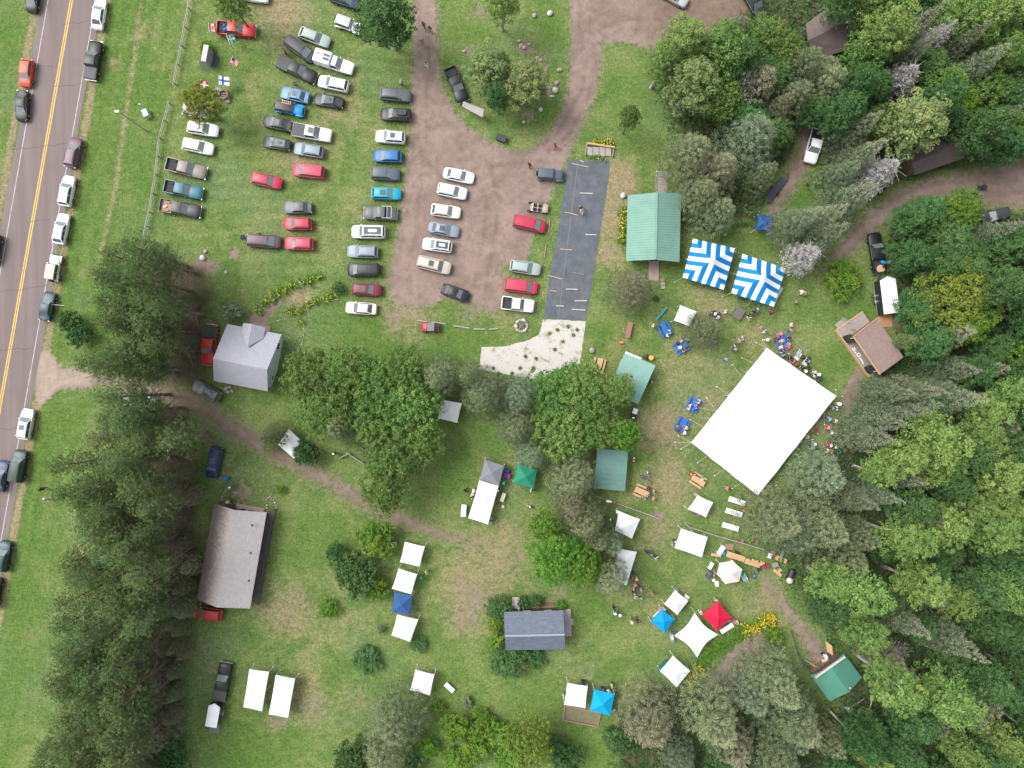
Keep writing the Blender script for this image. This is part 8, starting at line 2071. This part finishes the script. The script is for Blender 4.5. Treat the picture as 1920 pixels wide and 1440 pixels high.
Pn(946,905,180,'stand','teal','dark grey','teal cap','between the grey and green canopies'); Pn(935,919,170,'stand','navy','navy','white cap','on the other edge of the long white canopy'); Pn(996,918,170,'stand','white','dark grey','grey hair','at the corner of the green canopy'); Pn(994,950,120,'walk','black','denim','white cap','alone on the grass below the green canopy')
# around the green pavilion, tables and striped tents
Pn(1224,611,-10,'stand','white','beige','fair hair','next to the blue picnic table pair'); Pn(1257,621,207,'sit','white','navy','brown hair','at the picnic table with two people'); Pn(1249.5,630,27,'sit','white','denim','dark hair','at the picnic table with two people')
for a in ((1270,643,-64,'black','black','dark hair'),(1273,650,-64,'white','denim','white hat'),(1277,639,-64,'beige','grey','brown hair'),(1287,641,-64,'dark grey','denim','dark hair'),(1285,635,-64,'teal','navy','teal cap'),(1283,660,116,'orange','denim','red hair')): Pn(*a[:3],'sit',*a[3:],'at the blue table by the twiggy conifer')
for a in ((1327,587,-60,'tan','brown','brown hat'),(1337,584,-60,'navy','navy','dark hair'),(1348,589,200,'black','black','dark hair'),(1345,596,140,'lavender','grey','lavender hat'),(1333,593,60,'green','khaki','brown hair'),(1341,589,180,'white','navy','white hat')): Pn(*a[:3],'sit' if a[0] < 1345 else 'stand',*a[3:],'in the group behind the twiggy conifer')
Pn(1361,584,190,'walk','beige','white','fair hair','walking toward the square weathered table'); Pn(1387,557,270,'stand','blue','navy','dark hair','at the striped tent edge'); Pn(1384,639,40,'walk','beige','tan','grey hair','between the conifer and the marquee'); Pn(1391,634,210,'walk','white','grey','long fair hair','between the conifer and the marquee')
Pn(1378,650,240,'walk','white','blue','dark hair','in a pair before the marquee'); Pn(1376,656,60,'walk','blue','denim','tan hat','in a pair before the marquee'); Pn(1359,673,270,'stand','sky blue','black','sky blue hat','alone before the marquee guy ropes')
Pn(1501,548,200,'reach','white','khaki','white hat','on the grass east of the striped tent'); Pn(1510,550,180,'sit','peach','tan','fair hair','on the grass east of the striped tent'); Pn(1493,567,270,'stand','beige','black','brown hair','on the grass east of the striped tent')
Pn(1419,581,190,'walk','sky blue','denim','grey hair','in the group below the striped tent'); Pn(1412,583,10,'walk','black','black','dark hair','in the group below the striped tent'); Pn(1407,588,30,'walk','dark grey','black','brown hair','in the group below the striped tent'); Pn(1406,597,270,'walk','maroon','white','red hair','in the group below the striped tent'); Pn(1447,586,250,'walk','red','navy','dark hair','near the striped tent corner ropes')
Pn(1427,616,220,'stand','pink','pink','brown hair','beside one in pale blue near the marquee'); Pn(1433,622,150,'stand','pale blue','white','dark hair','beside one in pink near the marquee'); Pn(1393,633,0,'walk','coral','white','red hair','between the conifer and the marquee') if False else None; Pn(1439,637,320,'walk','white','white','dark hair','at the top corner of the marquee')
for a in ((1457,633,12,'crimson','denim','dark hair'),(1459,627,12,'hot pink','grey','pink hat'),(1462,640,12,'beige','khaki','tan hat'),(1463,651,12,'white','white','red hair'),(1478,651,192,'hot pink','black','hot pink hat'),(1480,646,192,'tan','beige','fair hair'),(1481,633,192,'dark grey','navy','dark hair'),(1462,646,12,'denim','navy','dark hair')): Pn(*a[:3],'sit',*a[3:],'at the crowded blue table')
Pn(1481,620,220,'stand','sky blue','denim','fair hair','by the end of the crowded blue table'); Pn(1484,609,190,'stand','beige','white','brown hair','by the end of the crowded blue table'); Pn(1466,662,120,'sit','pale blue','navy','dark hair','in a pale blue camp chair'); Pn(1481,671,130,'sit','navy','navy','dark hair','in a navy camp chair at the marquee'); Pn(1488,679,150,'sit','coral','red','fair hair','in a pink camp chair at the marquee')
Pn(1496,665,60,'lounge','lavender','pale blue','grey hair','in the white lounger by the marquee'); Pn(1504,671,60,'sit','black','black','dark hair','between two pale loungers by the marquee'); Pn(1513,677,50,'lounge','navy','navy','brown hair','in the patterned lounger by the marquee')
for a in ((1501,690,40,'sit','black','tan','brown hair'),(1511,694,35,'lounge','lavender','black','white hat'),(1524,700,60,'sit','beige','grey','beige hat'),(1525,707,60,'sit','white','black','dark hair'),(1531,704,45,'sit','white','dark grey','white hat'),(1536,707,200,'sit','black','black','dark hair'),(1534,710,200,'stand','navy','navy','navy cap')): Pn(*a[:4-1],a[3],*a[4:],'along the upper marquee edge')
for a in ((1571,757,220,'stand','white','white','white hat'),(1569,765,190,'sit','white','navy','brown hair'),(1561,765,190,'sit','grey','dark grey','grey hair'),(1550,782,200,'sit','blue','navy','grey hair'),(1555,786,180,'sit','sky blue','denim','sky blue hat'),(1566,790,160,'sit','pink','red','white hat'),(1551,804,120,'sit','coral','red','pink hat'),(1559,809,100,'lounge','white','grey','dark hair'),(1567,815,150,'sit','lavender','coral','brown hair'),
 (1582,803,220,'sit','navy','dark grey','white cap'),(1587,826,35,'lounge','peach','white','fair hair'),(1515,818,200,'sit','peach','beige','fair hair'),(1525,835,90,'sit','teal','grey','white hat'),(1554,831,200,'sit','red','red','red cap'),(1557,834,200,'sit','white','navy','white hat'),(1564,832,190,'sit','black','navy','dark hair'),(1566,838,180,'sit','navy','black','beige hat'),(1551,846,150,'sit','white','black','grey hair'),(1560,847,160,'sit','coral','tan','brown hair'),(1575,846,180,'sit','teal','black','dark hair')): Pn(*a[:3],a[3],*a[4:],'in the crowd beside the marquee')
for a in ((1292,760,-24,'white','navy','dark hair'),(1289,766,-24,'beige','khaki','grey hair'),(1311,754,156,'white','grey','fair hair'),(1307,759,156,'pink','white','brown hair'),(1305,766,156,'blue','navy','grey hair')): Pn(*a[:3],'sit',*a[3:],'at the blue table with five people')
for a in ((1271,800,-27,'brown','tan','brown hair'),(1268,805,-27,'dark grey','navy','dark hair'),(1287,803,153,'beige','grey','beige hat'),(1284,812,153,'white','denim','white hat')): Pn(*a[:3],'sit',*a[3:],'at the blue table by the marquee corner')
Pn(1202,822,200,'walk','white','beige','fair hair','on the path by the sheds'); Pn(1188,861,180,'stand','white','dark grey','dark hair','beside the smaller green shed'); Pn(1203,893,270,'stand','blue','black','dark hair','in the trio by the small shed'); Pn(1214,887,200,'stand','white','denim','dark hair','in the trio by the small shed'); Pn(1214,899,120,'stand','teal','denim','brown hair','in the trio by the small shed')
for a in ((1216,914,246,'sit','dark grey','black','dark hair'),(1226,921,200,'stand','beige','khaki','brown hair'),(1213,932,66,'sit','grey','denim','dark hair'),(1205,933,66,'sit','tan','black','fair hair'),(1225,935,150,'stand','pink','tan','fair hair')): Pn(*a[:3],a[3],*a[4:],'at the table near the shed')
Pn(1316,896,237,'sit','grey','dark grey','white cap','at the wooden table beside the marquee'); Pn(1302,887,237,'sit','dark grey','tan','grey hair','at the wooden table beside the marquee'); Pn(1364,916,180,'stand','hot pink','pink','brown hair','near the white tables'); Pn(1305,928,270,'stand','pink','lavender','pink hat','behind the white canopy by the tables'); Pn(1307,965,90,'stand','purple','dark grey','purple cap','by the white tables canopy'); Pn(1298,952,0,'stand','dark grey','dark grey','dark hair','beside the white tables canopy')
Pn(1221,716,200,'stand','grey','dark grey','grey hair','beside the larger green shed'); Pn(1157,790,0,'stand','black','black','white hat','under the leafy tree by the shed table'); Pn(1172,789,20,'stand','white','beige','fair hair','under the leafy tree by the shed table'); Pn(1187,783,180,'stand','black','black','white cap','at the black table by the shed')
Pn(1157,958,220,'stand','white','denim','white hat','at the glossy white canopy corner'); Pn(1144,975,180,'walk','white','khaki','fair hair','behind the glossy white canopy'); Pn(1213,1034,150,'walk','navy','navy','dark hair','in a pair by the log rail'); Pn(1221,1039,150,'walk','dark grey','denim','grey hair','in a pair by the log rail'); Pn(1231,1045,140,'walk','white','black','dark hair','on the grass south of the log rail'); Pn(1264,1014,0,'stand','navy','navy','white cap','at the side of the large white canopy')
for a in ((1188,1073,200,'navy','navy','dark hair'),(1193,1084,180,'beige','khaki','beige hat'),(1186,1083,190,'orange','denim','red hair'),(1190,1094,270,'pink','pink','pink hat'),(1197,1099,200,'dark grey','black','brown hair'),(1190,1104,180,'navy','white','dark hair'),(1201,1104,190,'lavender','denim','grey hair'),(1188,1111,90,'dark grey','denim','grey hair'),(1192,1120,90,'beige','white','fair hair'),(1201,1120,90,'grey','dark grey','grey hair')): Pn(*a[:3],'stand',*a[3:],'by the long glossy canopy')
Pn(1223,1112,210,'walk','orange','khaki','fair hair','alone with a black bag on the lower grass'); Pn(1151,1139,240,'walk','navy','navy','dark hair','in the trio beyond the cottage deck'); Pn(1153,1150,90,'walk','white','grey','white cap','in the trio beyond the cottage deck'); Pn(1162,1152,120,'walk','dark grey','denim','white hat','in the trio beyond the cottage deck'); Pn(1184,1163,250,'walk','beige','khaki','beige hat','in a pair between cottage and blue canopy'); Pn(1194,1163,240,'walk','dark grey','black','dark hair','in a pair between cottage and blue canopy')
Pn(1262,1187,90,'stand','blue','denim','dark hair','at the shade sail tip'); Pn(1259,1196,90,'sit','pale blue','white','white hat','in a chair at the shade sail tip'); Pn(1314,1148,300,'reach','beige','white','grey hair','at the red canopy corner'); Pn(1342,1124,270,'stand','beige','khaki','fair hair','at the red canopy peak side'); Pn(1237,1141,300,'stand','pink','coral','fair hair','behind the bright blue canopy'); Pn(1383,1165,200,'sit','beige','tan','grey hair','at the end of the red canopy table'); Pn(1267,1105,270,'stand','grey','grey','grey hair','behind the white canopy top')
Pn(1147,1284,200,'stand','white','black','fair hair','behind the cyan canopy'); Pn(1141,1293,250,'stand','white','denim','grey hair','behind the cyan canopy'); Pn(1130,1291,270,'stand','black','black','dark hair','behind the cyan canopy'); Pn(1056,1303,0,'stand','pale blue','grey','grey hair','at the side of the lower white canopy'); Pn(1544,1227,310,'stand','white','navy','white hat','before the booth counter'); Pn(1551,1230,250,'stand','navy','navy','dark hair','before the booth counter')
Pn(1331,1075,240,'lounge','navy','denim','brown hair','in the blue lounger by the six-sided canopy'); Pn(1335,1086,60,'stand','maroon','tan','white hat','by the six-sided canopy'); Pn(1340,1077,180,'stand','brown','tan','brown hair','by the six-sided canopy'); Pn(1396,1081,300,'lounge','teal','pale blue','grey hair','in the turquoise lounger'); Pn(1372,1103,90,'sit','lavender','white','brown hair','behind the six-sided canopy') if False else None
